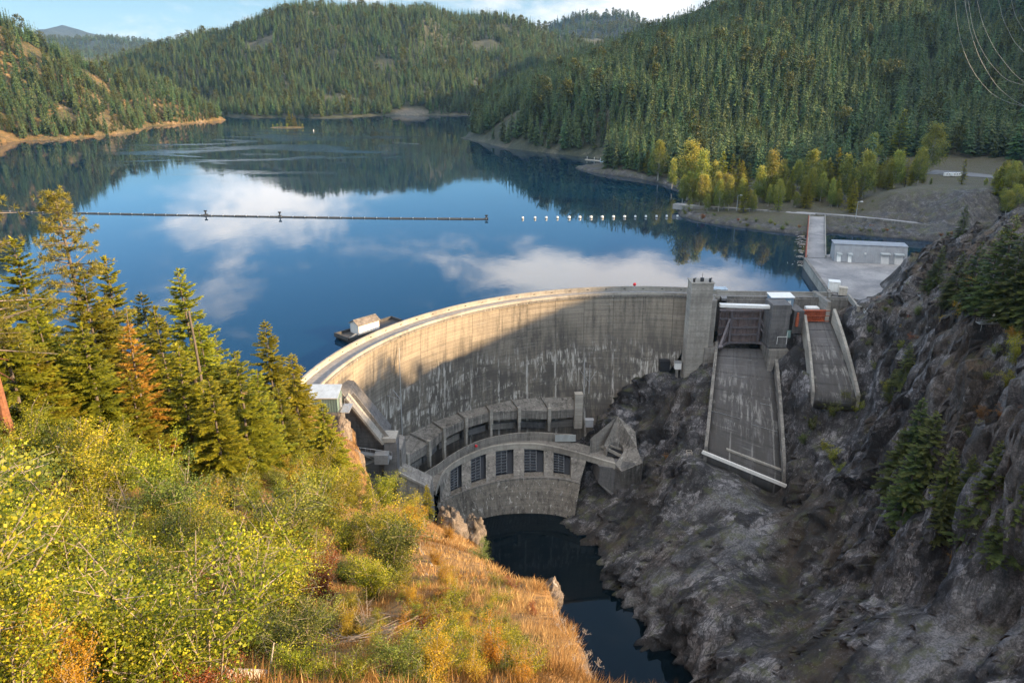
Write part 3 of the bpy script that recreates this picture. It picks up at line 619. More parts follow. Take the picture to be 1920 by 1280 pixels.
def chsoil(X, Y):
    out = np.zeros(X.shape)
    for px, py, r in ((765, 209, 34), (838, 211, 22), (470, 207, 24), (722, 213, 26)):
        c = PZ(px, py, 8); out = np.maximum(out, np.clip(1.6 - np.hypot(X - c[0], (Y - c[1]) * 1.3) / r / 1.15, 0, 1))
    return np.clip(out * 1.5 + fbm(np.stack([X * .03, Y * .012, 0 * X], -1), 3, 55) * .9 - .35, 0, 1)
gridmesh('forested_hill', h_ch, -2000, 1200, 1606, 3300, 12, M['hillground'], keep=lambda x, y: h_ch(x, y) > -6, attrs={'soil': chsoil})

# --- far mountains
RF_ = {}
def ridge_mesh(name, pts, depth, seed, mat, amp):
    base = [PY(px, py, y) for px, py, y in pts]; xs = np.array([b[0] for b in base]); hs = np.array([b[2] for b in base]); y0 = base[0][1]
    f = lambda x, y: np.interp(x, xs, hs) * np.clip(1 - np.abs(y - y0) / depth, -.02, 1) ** .9 + fbm(np.stack([x, y, 0 * x], -1) / amp / 6, 5, seed, .5, True) * amp * np.clip(1 - np.abs(y - y0) / depth, 0, 1) ** .5 * np.clip(np.abs(y - y0) / depth * 6, .25, 1)
    st = (xs[-1] - xs[0]) / 170
    RF_[name] = (f, xs, y0, depth)
    return gridmesh(name, f, xs[0], xs[-1], y0 - depth, y0 + depth, st, mat, ystep=depth / 50)
ridge_mesh('far_mountain', ((-420, 130, 9500), (-200, 90, 9500), (40, 72, 9500), (85, 55, 9500), (118, 48, 9500), (150, 58, 9500), (190, 75, 9500), (300, 95, 9500), (420, 118, 9500), (600, 135, 9500)), 3000, 3, M['farhill'], 70)
ridge_mesh('distant_ridge', ((-300, 60, 6200), (-50, 70, 6200), (130, 76, 6200), (200, 73, 6200), (260, 80, 6200), (330, 92, 6200), (420, 108, 6200), (560, 128, 6200)), 1700, 7, M['farhill'], 55)
ridge_mesh('distant_hill', ((860, 128, 4600), (980, 90, 4600), (1045, 46, 4600), (1085, 31, 4600), (1120, 36, 4600), (1165, 29, 4600), (1215, 48, 4600), (1280, 38, 4600), (1400, 90, 4600), (1600, 128, 4600)), 1300, 12, M['farhill'], 45)

# ------------------------------------------------------------------ water
def watermat(name, base, scale, strength, ior=1.5, wind=True):
    m, T, b = newmat(name); geo = T.new('ShaderNodeNewGeometry'); co = geo.outputs['Position']
    b.inputs['Base Color'].default_value = (*base, 1); b.inputs['IOR'].default_value = ior; b.inputs['Roughness'].default_value = .03
    n1 = T.noise(T.mapping(co, (1, .55, 1), (0, 0, .3)), scale, 3, .5, .4); n2 = T.noise(T.mapping(co, (1, .6, 1), (0, 0, -.5)), scale * .23, 3, .5)
    h = T.math('ADD', T.math('MULTIPLY', n1, .35), n2)
    bp = T.new('ShaderNodeBump'); bp.inputs['Distance'].default_value = .5; T.link(h, bp.inputs['Height'])
    if wind:
        sp = T.new('ShaderNodeSeparateXYZ'); T.link(co, sp.inputs[0])
        wn = T.noise(T.mapping(co, (.35, 1, 1), (0, 0, .15)), .012, 5, .6, 1.2); far = T.math('MULTIPLY', T.mapr(sp.outputs[1], 620, 900), T.mapr(sp.outputs[1], 1500, 1250))
        lane = T.math('MULTIPLY', T.mapr(wn, .47, .56), far)
        xm = T.math('MULTIPLY', T.mapr(sp.outputs[0], -60, -190), T.mapr(sp.outputs[0], -640, -470))
        lane = T.math('MULTIPLY', lane, xm)
        T.link(T.math('ADD', T.math('MULTIPLY', lane, strength * 4.5), T.mapr(sp.outputs[1], 300, 1200, strength, strength * .55, False)), bp.inputs['Strength'])
        T.link(T.mapr(lane, 0, 1, .03, .17, False), b.inputs['Roughness'])
        # a boat's wake: a line of white foam
        a, c = PZ(722, 266.5, 0), PZ(786, 270.5, 0); L = math.hypot(c[0] - a[0], c[1] - a[1]); an = math.atan2(c[1] - a[1], c[0] - a[0])
        q = T.mapping(co, (1, 1, 1)); qx = T.math('SUBTRACT', sp.outputs[0], float(a[0])); qy = T.math('SUBTRACT', sp.outputs[1], float(a[1]))
        s_ = T.math('ADD', T.math('MULTIPLY', qx, math.cos(an)), T.math('MULTIPLY', qy, math.sin(an))); t_ = T.math('SUBTRACT', T.math('MULTIPLY', qy, math.cos(an)), T.math('MULTIPLY', qx, math.sin(an)))
        fo = T.math('MULTIPLY', T.math('MULTIPLY', T.mapr(s_, 0, L * .6), T.mapr(s_, L + 2, L)), T.mapr(T.math('ABSOLUTE', t_), 3.4, .8))
        fo = T.math('MULTIPLY', fo, T.mapr(T.noise(co, .4, 4, .7), .35, .6))
        T.link(T.mix(fo, base, (.55, .58, .6)), b.inputs['Base Color'])
    else: bp.inputs['Strength'].default_value = strength
    T.link(bp.outputs[0], b.inputs['Normal']); return m
M['lake'] = watermat('lake_surface', (.002, .02, .045), .55, .034, 1.45)
M['river'] = watermat('river_surface', (.0015, .005, .008), .8, .02, 1.33, wind=False)
DC, DR = (57.0, 199.5), 119.0
def arc(r, a0, a1, n, z=0, c=DC): return [(c[0] + r * math.cos(R(a0 + (a1 - a0) * i / n)), c[1] + r * math.sin(R(a0 + (a1 - a0) * i / n)), z) for i in range(n + 1)]
AL, AR = 177.5, 73.0
LW = arc(126.2, 186, AR, 40, 0) + [(165, 312, 0), (168, 318, 0), (170, 330, 0), (176, 352, 0), (245, 352, 0), (420, 380, 0), (420, 478, 0), (600, 600, 0), (600, 1000, 0), (400, 2300, 0), (-2400, 2300, 0), (-2400, 700, 0), (-420, 120, 0), (-120, 150, 0)]
me = bpy.data.meshes.new('lake_water'); me.from_pydata(LW, [], [tuple(range(len(LW)))]); me.update()
import bmesh
bm = bmesh.new(); bm.from_mesh(me); bmesh.ops.triangulate(bm, faces=bm.faces); bmesh.ops.recalc_face_normals(bm, faces=bm.faces)
for f_ in bm.faces:
    if f_.normal.z < 0: f_.normal_flip()
bm.to_mesh(me); bm.free(); tag(link('lake_water', me, M['lake']), kind='structure')
mb = MB(); mb.add([(-60, -60, -79.5), (140, -60, -79.5), (140, 300, -79.5), (-60, 300, -79.5)], [(0, 1, 2, 3)])
tag(mb.build('river_water', M['river'], fix=False), kind='structure')
mb = MB(); mb.add([(-26000, -26000, -90), (26000, -26000, -90), (26000, 26000, -90), (-26000, 26000, -90)], [(0, 1, 2, 3)])
tag(mb.build('ground', M['hillground'], fix=False), kind='structure')

# ================================================================== THE DAM
dam = empty('arch_dam', 'tall curved grey concrete arch dam holding back the lake', 'dam', (57, 318, -80))
def face_pt(a, z, off=0.0):
    t = (4 - z) / 48; cx, cy, r = 57 - 23 * t, 199.5 + 15 * t, DR - 23 * t - off
    return (cx + r * math.cos(R(a)), cy + r * math.sin(R(a)), z)
NA, NZ = 110, 46
V, UV = [], []
for j in range(NZ + 1):
    z = 2.4 - (2.4 + 80) * j / NZ
    for i in range(NA + 1):
        a = AL + (AR - AL) * i / NA; V.append(face_pt(a, z)); UV.append(((math.pi - math.atan2(V[-1][1] - 199.5, V[-1][0] - 57)) * DR, z))
I = np.arange((NA + 1) * (NZ + 1)).reshape(NZ + 1, NA + 1)
Q = np.stack([I[1:, :-1], I[1:, 1:], I[:-1, 1:], I[:-1, :-1]], -1).reshape(-1, 4)
V = np.array(V) - np.array(WL[dam]); link('downstream_face', fast_mesh('downstream_face', V, Q, None, True, UV), M['dam'], dam)
def ring(r0, r1, z0, z1, a0=AL + 2, a1=AR, n=90):
    return MB().slab(arc(r0, a0, a1, n, z0), arc(r1, a0, a1, n, z0), arc(r1, a0, a1, n, z1), arc(r0, a0, a1, n, z1))
ring(119.6, 125.4, 2.2, 3.2, AL + 6).build('crest_road', M['road'], dam)
ring(118.3, 119.6, 2.4, 3.35).build('cornice', M['conc'], dam)
ring(118.75, 119.3, 3.35, 4.25).build('downstream_parapet', M['conc_light'], dam)
ring(125.4, 126.1, 2.2, 5.2, AL + 8).build('upstream_parapet', M['conc_light'], dam)
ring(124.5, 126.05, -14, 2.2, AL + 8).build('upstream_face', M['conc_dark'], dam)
for k in range(26):
    a = AL - 3 - k * 3.9; c, s = math.cos(R(a)), math.sin(R(a)); MB().box((57 + 125.38 * c, 199.5 + 125.38 * s, 4.15), (.12, .9, .3), R(a)).build('parapet_recess', M['dark'], dam)
# drain and gauge pipes standing off the face
def face_pole(px0, py0, px1, py1, z0, z1, arms):
    p, q = PZ(px0, py0, z0), PZ(px1, py1, z1); mb = MB().tube(p, q, .17, .17, 6)
    for t, dx, dz in arms:
        c = p + (q - p) * t; e = np.array([c[0] + dx, c[1] + 1.0, c[2] + dz]); mb.tube(c, e, .1, .1, 5)
    return mb
face_pole(748, 652, 756, 858, -1.5, -44, [(.47, -5.5, 1.6), (.47, -3, 4), (.9, -5, 6.5), (.9, -7, 1)]).build('gauge_pipe', M['steel'], dam)
face_pole(726, 742, 731, 812, -20, -38, []).build('gauge_pipe', M['steel'], dam)
face_pole(1111, 556, 1104, 738, 1, -41, [(.88, -4, 5), (.88, 3, 5)]).build('gauge_pipe', M['steel'], dam)
face_pole(1097, 640, 1095, 738, -18, -41, []).build('gauge_pipe', M['steel'], dam)
# straight crest between the arch and the right bank
E0 = arc(119, AR, AR, 1)[0]; CR = np.array([E0[0], E0[1]])
RP = np.array(PZ(1592, 557, 4.3)[:2]); ux = (RP - CR) / np.hypot(*(RP - CR)); un = np.array([-ux[1], ux[0]])
if un[1] < 0: un = -un
def cr(s, n, z): p = CR + ux * s + un * n; return (p[0], p[1], z)
LCR = float(np.hypot(*(RP - CR)))
def crbox(mb, s0, s1, n0, n1, z0, z1): return mb.hexa([cr(s0, n0, z0), cr(s1, n0, z0), cr(s1, n1, z0), cr(s0, n1, z0), cr(s0, n0, z1), cr(s1, n0, z1), cr(s1, n1, z1), cr(s0, n1, z1)])
def s_of(px, py, z, n=0.0):
    a, b = 0, LCR + 40
    for _ in range(40):
        m_ = (a + b) / 2; p = cr(m_, n, z)
        if proj(p)[0] < px: a = m_
        else: b = m_
    return a

# ---- elevator tower beside the spillway
def tower():
    t = empty('lift_tower', 'tall pale square concrete lift tower rising beside the spillway gate', 'tower', (*PZ(1300, 712, -30)[:2], -34))
    # front bottom corners and top corners fix the shaft
    a, b = PZ(1282, 715, -31), PZ(1321, 715, -31); y0 = a[1]
    wd = b[0] - a[0]; x0 = a[0]; dpt = 7.5
    ztop = PY(1315, 532, y0)[2]
    MB().hexa([(x0, y0, -36), (x0 + wd, y0, -36), (x0 + wd, y0 + dpt, -36), (x0, y0 + dpt, -36), (x0, y0, ztop), (x0 + wd, y0, ztop), (x0 + wd, y0 + dpt, ztop), (x0, y0 + dpt, ztop)]).build('shaft', M['conc_light'], t)
    MB().box((x0 + wd / 2, y0 + dpt / 2, ztop + .2), (wd + .5, dpt + .5, .4)).build('roof_slab', M['conc_light'], t)
    for dx in (.12, .85): mb = MB(); mb.box((x0 + wd * dx, y0 + 1.5, ztop + 1.1), (.7, 1.2, 1.5)); mb.tube((x0 + wd * dx, y0 + 1.5, ztop + 1.8), (x0 + wd * dx + .8, y0 + 1.5, ztop + 2.0), .25); mb.build('vent', M['black'], t)
    mb = MB(); mb.box((x0 + wd * .5, y0 + 2.2, ztop + 1.2), (1.3, 1.1, 1.6)); mb.tube((x0 + wd * .5, y0 + 2.2, ztop + 1.8), (x0 + wd * .5, y0 + 2.2, ztop + 4), .09)
    mb.build('vent', M['black'], t)
    mb = MB(); mb.hexa([(x0 + wd, y0 + 1, -15.6), (x0 + wd + 4.5, y0 + 1, -14.8), (x0 + wd + 4.5, y0 + 5, -14.8), (x0 + wd, y0 + 5, -15.6), (x0 + wd, y0 + 1, -15.1), (x0 + wd + 4.5, y0 + 1, -14.3), (x0 + wd + 4.5, y0 + 5, -14.3), (x0 + wd, y0 + 5, -15.1)]); mb.build('side_platform', M['conc'], t)
    return x0, wd, y0, dpt, ztop
TX, TW, TY, TD, TZ = tower()

# ---- spillway: chute, side walls, pier, gate bridge
sp = empty('spillway_chute', 'wide dark concrete spillway chute sloping down to a white lip', 'spillway', (float(ll[0]), float(ll[1]), -60))
def curve_drop(t): return t * .72 + t * t * .28
def sheet(a, b, c, d, n=14, m=8):  # a,b = top left/right, c,d = bottom left/right
    rows = []
    for j in range(n + 1):
        t = j / n; L = a + (c - a) * t; Rr = b + (d - b) * t; k = curve_drop(t)
        L = np.array([L[0], L[1], a[2] + (c[2] - a[2]) * k]); Rr = np.array([Rr[0], Rr[1], b[2] + (d[2] - b[2]) * k])
        rows.append([L + (Rr - L) * i / m for i in range(m + 1)])
    return rows
rows = sheet(gl, gr, ll, lr)
def floor_solid(rows, thick, name, mat, parent):
    n, m = len(rows), len(rows[0]); top = [p for r in rows for p in r]; bot = [p - np.array([0, 0, thick]) for p in top]; N = n * m; fs = []
    for j in range(n - 1):
        for i in range(m - 1):
            a = j * m + i; fs += [(a, a + m, a + m + 1, a + 1), (N + a, N + a + 1, N + a + m + 1, N + a + m)]
    for j in range(n - 1):
        a = j * m; fs.append((a, N + a, N + a + m, a + m)); a = j * m + m - 1; fs.append((a, a + m, N + a + m, N + a))
    for i in range(m - 1):
        a = i; fs.append((a, a + 1, N + a + 1, N + a)); a = (n - 1) * m + i; fs.append((a, N + a, N + a + 1, a + 1))
    wd = np.linalg.norm(rows[0][-1] - rows[0][0]); ln = np.linalg.norm(rows[-1][0] - rows[0][0]); uv = [(wd * i / (m - 1), -ln * j / (n - 1) - 4) for j in range(n) for i in range(m)]; uv = uv + [(u, v - thick) for u, v in uv]
    return link(name, fast_mesh(name, np.array(top + bot) - np.array(WL[parent]), fs, None, False, uv), mat, parent)
floor_solid(rows, 8, 'chute_floor', M['chute'], sp)
def side_wall(rows, col, h0, h1, th, out, name, mat, parent, down=7):
    """wall along one edge of a chute; out = -1 left, +1 right"""
    A, B, C, D = [], [], [], []; n = len(rows)
    for j, r in enumerate(rows):
        p = r[col]; q = r[0] - r[-1] if out < 0 else r[-1] - r[0]; q = np.array([q[0], q[1], 0]); q /= np.linalg.norm(q); h = h0 + (h1 - h0) * j / (n - 1)
        A.append(p - np.array([0, 0, down])); D.append(p + np.array([0, 0, h])); B.append(p + q * th - np.array([0, 0, down])); C.append(p + q * th + np.array([0, 0, h]))
    return MB().slab(A, B, C, D).build(name, mat, parent)
side_wall(rows, 0, 3.2, 2.6, 1.3, -1, 'side_wall', M['conc'], sp)
side_wall(rows, -1, 5.2, 4.6, 1.3, 1, 'side_wall', M['conc'], sp)
# fillets in the corners, pale joint lines across the floor and the white steel lip
for t, u0, u1 in ((.3, .28, .5), (.3, .7, .8), (.5, .74, .9), (.66, .0, .42), (.68, .6, .98), (.12, .3, .62)):
    j = t * 14; j0 = int(j); r0, r1 = rows[j0], rows[min(j0 + 1, 14)]; fr = j - j0
    P = [r0[i] + (r1[i] - r0[i]) * fr for i in range(9)]
    p = P[0] + (P[8] - P[0]) * u0; q = P[0] + (P[8] - P[0]) * u1
    MB().beam(p + np.array([0, -.05, .06]), q + np.array([0, -.05, .06]), .22, .06).build('joint_bar', M['steel'], sp)
mb = MB(); d = (lr - ll); d /= np.linalg.norm(d)
mb.beam(ll - d * 2.2 + np.array([0, -.5, -.35]), lr + d * 1.6 + np.array([0, -.5, -.35]), 1.0, 1.25); mb.build('lip', M['white'], sp)
mb = MB(); mb.beam(rows[13][2] + np.array([0, .3, .35]), rows[13][8] + np.array([0, 0.3, .35]), 1.6, .7); mb.build('deflector_sill', M['conc_light'], sp)
# chute head piers
def px_box(mb, px0, px1, ytop, ybot, Y, depth):
    a, b = PY(px0, ytop, Y), PY(px1, ytop, Y); z0 = PY(px0, ybot, Y)[2]
    return mb.hexa([(a[0], Y, z0), (b[0], Y, z0), (b[0], Y + depth, z0), (a[0], Y + depth, z0), (a[0], Y, a[2]), (b[0], Y, b[2]), (b[0], Y + depth, b[2]), (a[0], Y + depth, a[2])])
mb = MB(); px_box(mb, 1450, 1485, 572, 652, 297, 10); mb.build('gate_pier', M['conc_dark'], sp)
mb = MB(); a, b = PY(1443, 652, 295), PY(1480, 652, 295)
mb.hexa([(a[0] - 1, 292, -42), (b[0] - 5, 290, -42), (b[0] - 2, 304, -42), (a[0] - 1, 304, -42), (a[0], 295, -14.5), (b[0], 295, -14.5), (b[0], 306, -14.5), (a[0], 306, -14.5)]); mb.build('pier_base', M['conc'], sp)
mb = MB(); px_box(mb, 1327, 1345, 563, 650, 300, 14); mb.build('gate_pier', M['conc'], sp)
mb = MB(); a, b = PY(1322, 652, 299), PY(1344, 652, 299); mb.hexa([(a[0] - 1, 297, -48), (b[0] - 1, 297, -48), (b[0], 312, -48), (a[0] - 1, 312, -48), (a[0], 299, -15), (b[0], 299, -15), (b[0], 312, -15), (a[0], 312, -15)]); mb.build('pier_base', M['conc'], sp)
a = PY(1478, 632, 296.5); MB().tube(a, a + np.array([0, 0, 3]), .9, .9, 12).build('valve_tank', M['green'], sp)
a = PY(1474, 645, 296); mb = MB(); mb.tube(a, a + np.array([0, 0, 5.5]), .12); mb.tube(a + np.array([-4, 0, 3.3]), a + np.array([0, 0, 3.3]), .1); mb.tube(a + np.array([-4, 0, 0]), a + np.array([-4, 0, 3.3]), .1); mb.build('hand_rail', M['white'], sp)
# crest bridge over the gate
cb = empty('crest_bridge', 'straight concrete crest bridge running over both spillway gates', 'bridge', cr(2, 0, 1))
crbox(MB(), 1, LCR, -.4, 5.4, 2.0, 3.1).build('bridge_deck', M['road'], cb)
crbox(MB(), 3, LCR, -.9, -.4, -1.2, 4.3).build('front_parapet', M['conc'], cb)
crbox(MB(), 0, s_of(1560, 550, 4, 5.4), 5.4, 6.1, 2.0, 4.9).build('rear_parapet', M['conc_light'], cb)
crbox(MB(), 0, s_of(1560, 550, 4, 5.4), 4.6, 6.0, -14, 2.0).build('upstream_wall', M['conc_dark'], cb)
s0, s1 = s_of(1362, 560, 2), s_of(1444, 560, 2)
crbox(MB(), s0, s1, -2.2, -.9, -3.5, 3.2).build('gate_girder', M['conc'], cb)
s2 = s_of(1452, 560, 1); crbox(MB(), s2, LCR - 1, -1.6, -.9, -4.6, 3.6).build('side_girder', M['conc'], cb)

# ---- big spillway gate
tg = empty('spillway_gate', 'large dark steel spillway gate with ribbed plate, beams and braces', 'gate', (float(gl[0] + gr[0]) / 2, GY + 3, -15))
gY = GY + 5; A, B = PY(1348, 600, gY), PY(1444, 600, gY); xl, xr = A[0], B[0]; zb = -15.8; zt = PY(1395, 580, gY)[2]
mb = MB(); n = 64
P = []
for i in range(n + 1): x = xl + (xr - xl) * i / n; P.append((x, gY - (.28 if i % 4 < 2 else 0)))
mb.prism(P + [(xr, gY + .5), (xl, gY + .5)], zb, zt); mb.build('skin_plate', M['gate'], tg)
mb = MB()
for t in (.02, .26, .48, .74, .97): z = zb + (zt - zb) * t; mb.box(((xl + xr) / 2, gY - .75, z), (xr - xl, .9, .75))
mb.build('cross_beam', M['gate_beam'], tg)
for fx in (.215, .775): MB().beam((xl + (xr - xl) * fx, gY - 1.5, zb), (xl + (xr - xl) * fx, gY - 1.5, zt), .9, 1.0, (0, 1, 0)).build('vertical_beam', M['gate_beam'], tg)
for sx, fx in ((xl - .8, .2), (xr + .8, .79)):
    xx = xl + (xr - xl) * fx; mb = MB()
    mb.beam((xx, gY - 1.2, zb + (zt - zb) * .74), (sx, gY - 8.5, zb + 1.5), .9); mb.beam((xx, gY - 1.2, zb + (zt - zb) * .5), (sx + (xx - sx) * .12, gY - 8, zb + 1.3), .6); mb.beam((xx, gY - 1.2, zb + .6), (sx, gY - 8.5, zb + .9), 1.0)
    mb.tube((sx - .9, gY - 8.5, zb + 1.2), (sx + .9, gY - 8.5, zb + 1.2), .9, .9, 10); mb.build('gate_arm', M['gate_beam'], tg)
hY = GY - 1.5; a, b = PY(1349, 572, hY), PY(1443, 575, hY)
hd = empty('walkway_hood', 'long white horizontal beam above the large dark gate', 'beam', ((a[0] + b[0]) / 2, hY, a[2]))
MB().hexa([(a[0], hY - 1.2, a[2] - .7), (b[0], hY - 1.2, b[2] - .7), (b[0], hY + 1.2, b[2] - .7), (a[0], hY + 1.2, a[2] - .7), (a[0], hY - 1.2, a[2] + .7), (b[0], hY - 1.2, b[2] + .7), (b[0], hY + 1.2, b[2] + .7), (a[0], hY + 1.2, a[2] + .7)]).build('cover', M['white'], hd, bevel=.1)
mb = MB(); nn = 26
for i in range(nn): x = a[0] + (b[0] - a[0]) * i / (nn - 1); mb.box((x, hY - .2, a[2] - 1.5), (.12, .12, 1.6))
mb.build('grating', M['gate_beam'], hd)

# ---- small sluice chute and red gate
sc = empty('small_chute', 'narrow sloping concrete chute below the red gate', 'spillway', (float(ll2[0]), float(ll2[1]), -30))
rows2 = sheet(gl2, gr2, ll2, lr2)
floor_solid(rows2, 5, 'chute_floor', M['chute'], sc)
side_wall(rows2, 0, 3.4, 1.8, 1.0, -1, 'side_wall', M['conc_light'], sc, 5)
side_wall(rows2, -1, 6.0, 2.2, 1.2, 1, 'side_wall', M['conc_light'], sc, 5)
mb = MB(); px_box(mb, 1490, 1509, 583, 625, 300, 18); mb.build('gate_pier', M['conc_dark'], sc)
mb = MB(); a = PY(1553, 566, 301); mb.hexa([(a[0] - .2, 301, -6), (a[0] + 1.4, 301, -6), (a[0] + 1.4, 318, -6), (a[0] - .2, 318, -6), (a[0] - .2, 301, a[2]), (a[0] + 1.4, 301, a[2]), (a[0] + 1.4, 318, a[2]), (a[0] - .2, 318, a[2])]); mb.build('gate_pier', M['conc_light'], sc)
rg = empty('red_gate', 'rust red ribbed steel gate closing the narrow chute', 'gate', ((gl2[0] + gr2[0]) / 2, 301.5, gl2[2]))
a, b = PY(1506, 580, 301.5), PY(1556, 580, 301.5); z0, z1 = PY(1530, 602, 301.5)[2], PY(1530, 581, 301.5)[2]
mb = MB(); mb.box(((a[0] + b[0]) / 2, 301.8, (z0 + z1) / 2), (b[0] - a[0], .4, z1 - z0)); mb.build('gate_leaf', M['red'], rg)
mb = MB()
for k in range(13): x = a[0] + (b[0] - a[0]) * (k + .5) / 13; mb.box((x, 301.35, (z0 + z1) / 2), (.22, .5, z1 - z0))
mb.build('rib', M['red'], rg)
mb = MB()
for z in (z0 + .2, (z0 + z1) / 2, z1 - .2): mb.box(((a[0] + b[0]) / 2, 301.25, z), (b[0] - a[0], .75, .3))
mb.build('cross_beam', M['red'], rg)
a = PY(1522, 580, 305); tk = MB(); tk.box((a[0], 305, a[2] + .5), (5.6, 3, 1.3)); tk.box((a[0], 305, a[2] + 1.2), (5.0, 2.5, .3)); tag(tk.build('hoist_cover', M['white'], bevel=.1), 'low white cover box on top of the red gate', 'hoist')
p = PY(1494, 612, 299); tk = MB(); tk.tube((p[0], 299.4, p[2]), (p[0], 299.4, p[2] + 3.6), .7, .7, 10); tk.tube((p[0], 299.4, p[2] + 3.6), (p[0], 299.4, p[2] + 6), .55, .4, 10); tag(tk.build('red_tank', M['red']), 'upright rust red cylinder on the pier left of the red gate', 'tank')

# ---- huts on the crest
def hut(name, label, px, py, Y, w_, d_, h_, wall, roof, z=None, rz=0, slope=.25):
    c = PY(px, py, Y); z = c[2] if z is None else z; x = c[0]
    t = empty(name, label, 'hut', (x, Y, z)); MB().box((x, Y, z + h_ / 2), (w_, d_, h_), rz).build('wall', wall, t)
    cr_, sr_ = math.cos(rz), math.sin(rz); P = []
    for zz in (0, .25):
        for (a, b, s) in ((-1, -1, 0), (1, -1, 0), (1, 1, 1), (-1, 1, 1)):
            u, v = a * (w_ / 2 + .35), b * (d_ / 2 + .35); P.append((x + u * cr_ - v * sr_, Y + u * sr_ + v * cr_, z + h_ + zz + s * slope * d_ * .3))
    MB().hexa(P).build('roof', roof, t); return t, x, z
t, x, z = hut('gauge_hut', 'low pale blue hut on the crest against the lift tower', 1345, 556, 322, 7.2, 3.4, 3.0, M['blue'], M['roofmetal'], 1.9)
t, x, z = hut('hoist_hut', 'blue hoist hut with white roof on the crest between the gates', 1463, 562, 309, 9.6, 6, 3.9, M['blue'], M['white'], 1.6)
mb = MB(); mb.tube((x - 1.5, 305.7, z + 1.5), (x - 1.5, 306.1, z + 1.5), .8, .8, 12); mb.tube((x + .6, 305.7, z + 1.5), (x + .6, 306.1, z + 1.5), .8, .8, 12); mb.build('fan', M['dark'], t)
MB().box((x + 2.9, 305.8, z + 1.3), (1.2, .3, 2.5)).build('door', M['white'], t)
# the slab the hut stands on
mb = MB(); a = PY(1447, 571, 300); b = PY(1487, 571, 300); mb.hexa([(a[0], 300, .2), (b[0], 300, .2), (b[0], 312, .2), (a[0], 312, .2), (a[0], 300, 1.5), (b[0], 300, 1.5), (b[0], 312, 1.5), (a[0], 312, 1.5)]); tag(mb.build('hoist_platform', M['conc']), 'concrete slab under the blue hoist hut on the pier', 'platform')
# gauge box on a post by the tower foot
p = PZ(1268, 708, -31); g = empty('gauge_box', 'small white box on a concrete post at the foot of the lift tower', 'instrument box', p)
MB().box((p[0], p[1], p[2] + 2), (1.1, 1.1, 5)).build('post', M['conc'], g)
MB().box((p[0] + .2, p[1], p[2] + 6), (2.9, 2.2, 3.2)).build('box', M['white'], g, bevel=.08); MB().box((p[0] + .2, p[1], p[2] + 7.7), (3.3, 2.6, .25)).build('lid', M['steel'], g)
MB().box((p[0] - 4.6, p[1] + 5, p[2] + 4), (4.5, 3, 5)).build('recess', M['dark'], g)

# ---- sluice gallery at the foot of the face
Zm = lambda a, b: (560 + .4062 * a, 480 + .4062 * b)
ga = empty('sluice_gallery', 'curved concrete gallery with seven roof bays along the foot of the dam face', 'gallery', (10, 300, -56))
def off_face(px, py, k):   # the point seen there that stands k metres clear of the dam face
    best = None
    for z in np.arange(-34, -58, -.1):
        p = PZ(px, py, z); t = (4 - z) / 48; e = (DR - 23 * t) - math.hypot(p[0] - 57 + 23 * t, p[1] - 199.5 - 15 * t)
        if best is None or abs(e - k) < best[0]: best = (abs(e - k), p)
    return best[1]
RF = [off_face(*Zm(a, b), k) for a, b, k in ((500, 925, 9.5), (600, 865, 8), (668, 803, 7), (770, 754, 6), (886, 720, 5.5), (1017, 711, 5.5), (1157, 714, 5.5), (1290, 704, 5.5))]
RBk = [off_face(*Zm(a, b), .3) for a, b in ((453, 862), (515, 824), (620, 770), (735, 727), (865, 694), (985, 670), (1120, 658), (1262, 652))]
print('roof', [tuple(np.round(p, 1)) for p in RF], [tuple(np.round(p, 1)) for p in RBk])
for i in range(7):
    a, b, c, d = RBk[i], RBk[i + 1], RF[i + 1], RF[i]
    a2, b2 = a + (a - d) * .25, b + (b - c) * .25; dn = np.array([0, 0, .8]); mb = MB()
    e = (b - a) * .02; sh = np.array([0, 0, -.0])
    mb.hexa([d - dn + e, c - dn - e, b2 - dn - e, a2 - dn + e, d + e, c - e, b2 - e, a2 + e]); mb.build('roof_slab', M['conc'], ga)
    u = (c - d) / np.linalg.norm(c - d); nrm = np.array([u[1], -u[0], 0]); nrm /= np.linalg.norm(nrm); w_ = 1.0 if i else 1.0
    d1, c1 = d + e * 1.5 - nrm * .15, c - e * 1.5 - nrm * .15; bk = -nrm * 1.0; zz = np.array([0, 0, -4.2]); up = np.array([0, 0, -.85])
    MB().hexa([d1 + zz, c1 + zz, c1 + zz + bk, d1 + zz + bk, d1 + up, c1 + up, c1 + up + bk, d1 + up + bk]).build('spandrel_beam', M['conc'], ga)
    z2 = np.array([0, 0, -10.5]); z3 = np.array([0, 0, -7.6]); bk2 = -nrm * 4.5
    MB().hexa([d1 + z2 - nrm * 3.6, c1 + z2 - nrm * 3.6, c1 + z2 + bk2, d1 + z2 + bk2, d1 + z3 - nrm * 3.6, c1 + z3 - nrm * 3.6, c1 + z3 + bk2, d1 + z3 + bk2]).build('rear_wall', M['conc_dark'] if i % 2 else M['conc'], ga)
for i in range(8):
    p = RF[i]; q = RBk[i]; u = (RF[min(i + 1, 7)] - RF[max(i - 1, 0)]); ang = math.atan2(u[1], u[0]); big = i == 7
    mb = MB(); mb.box((p[0], p[1], (p[2] - 3 + .9 if not big else -47.2)), ((1.5, 1.7, 7.2) if not big else (3.6, 3.2, 17)), ang)
    if not big: mb.box((p[0], p[1] + .25, -53), (1.1, 1.2, 8), ang)
    mb.build('pillar', M['conc_light'], ga)
    if not big: MB().beam(q + np.array([0, 0, .5]), p + np.array([0, 0, .5]), .7, 1.0).build('roof_rib', M['conc'], ga)

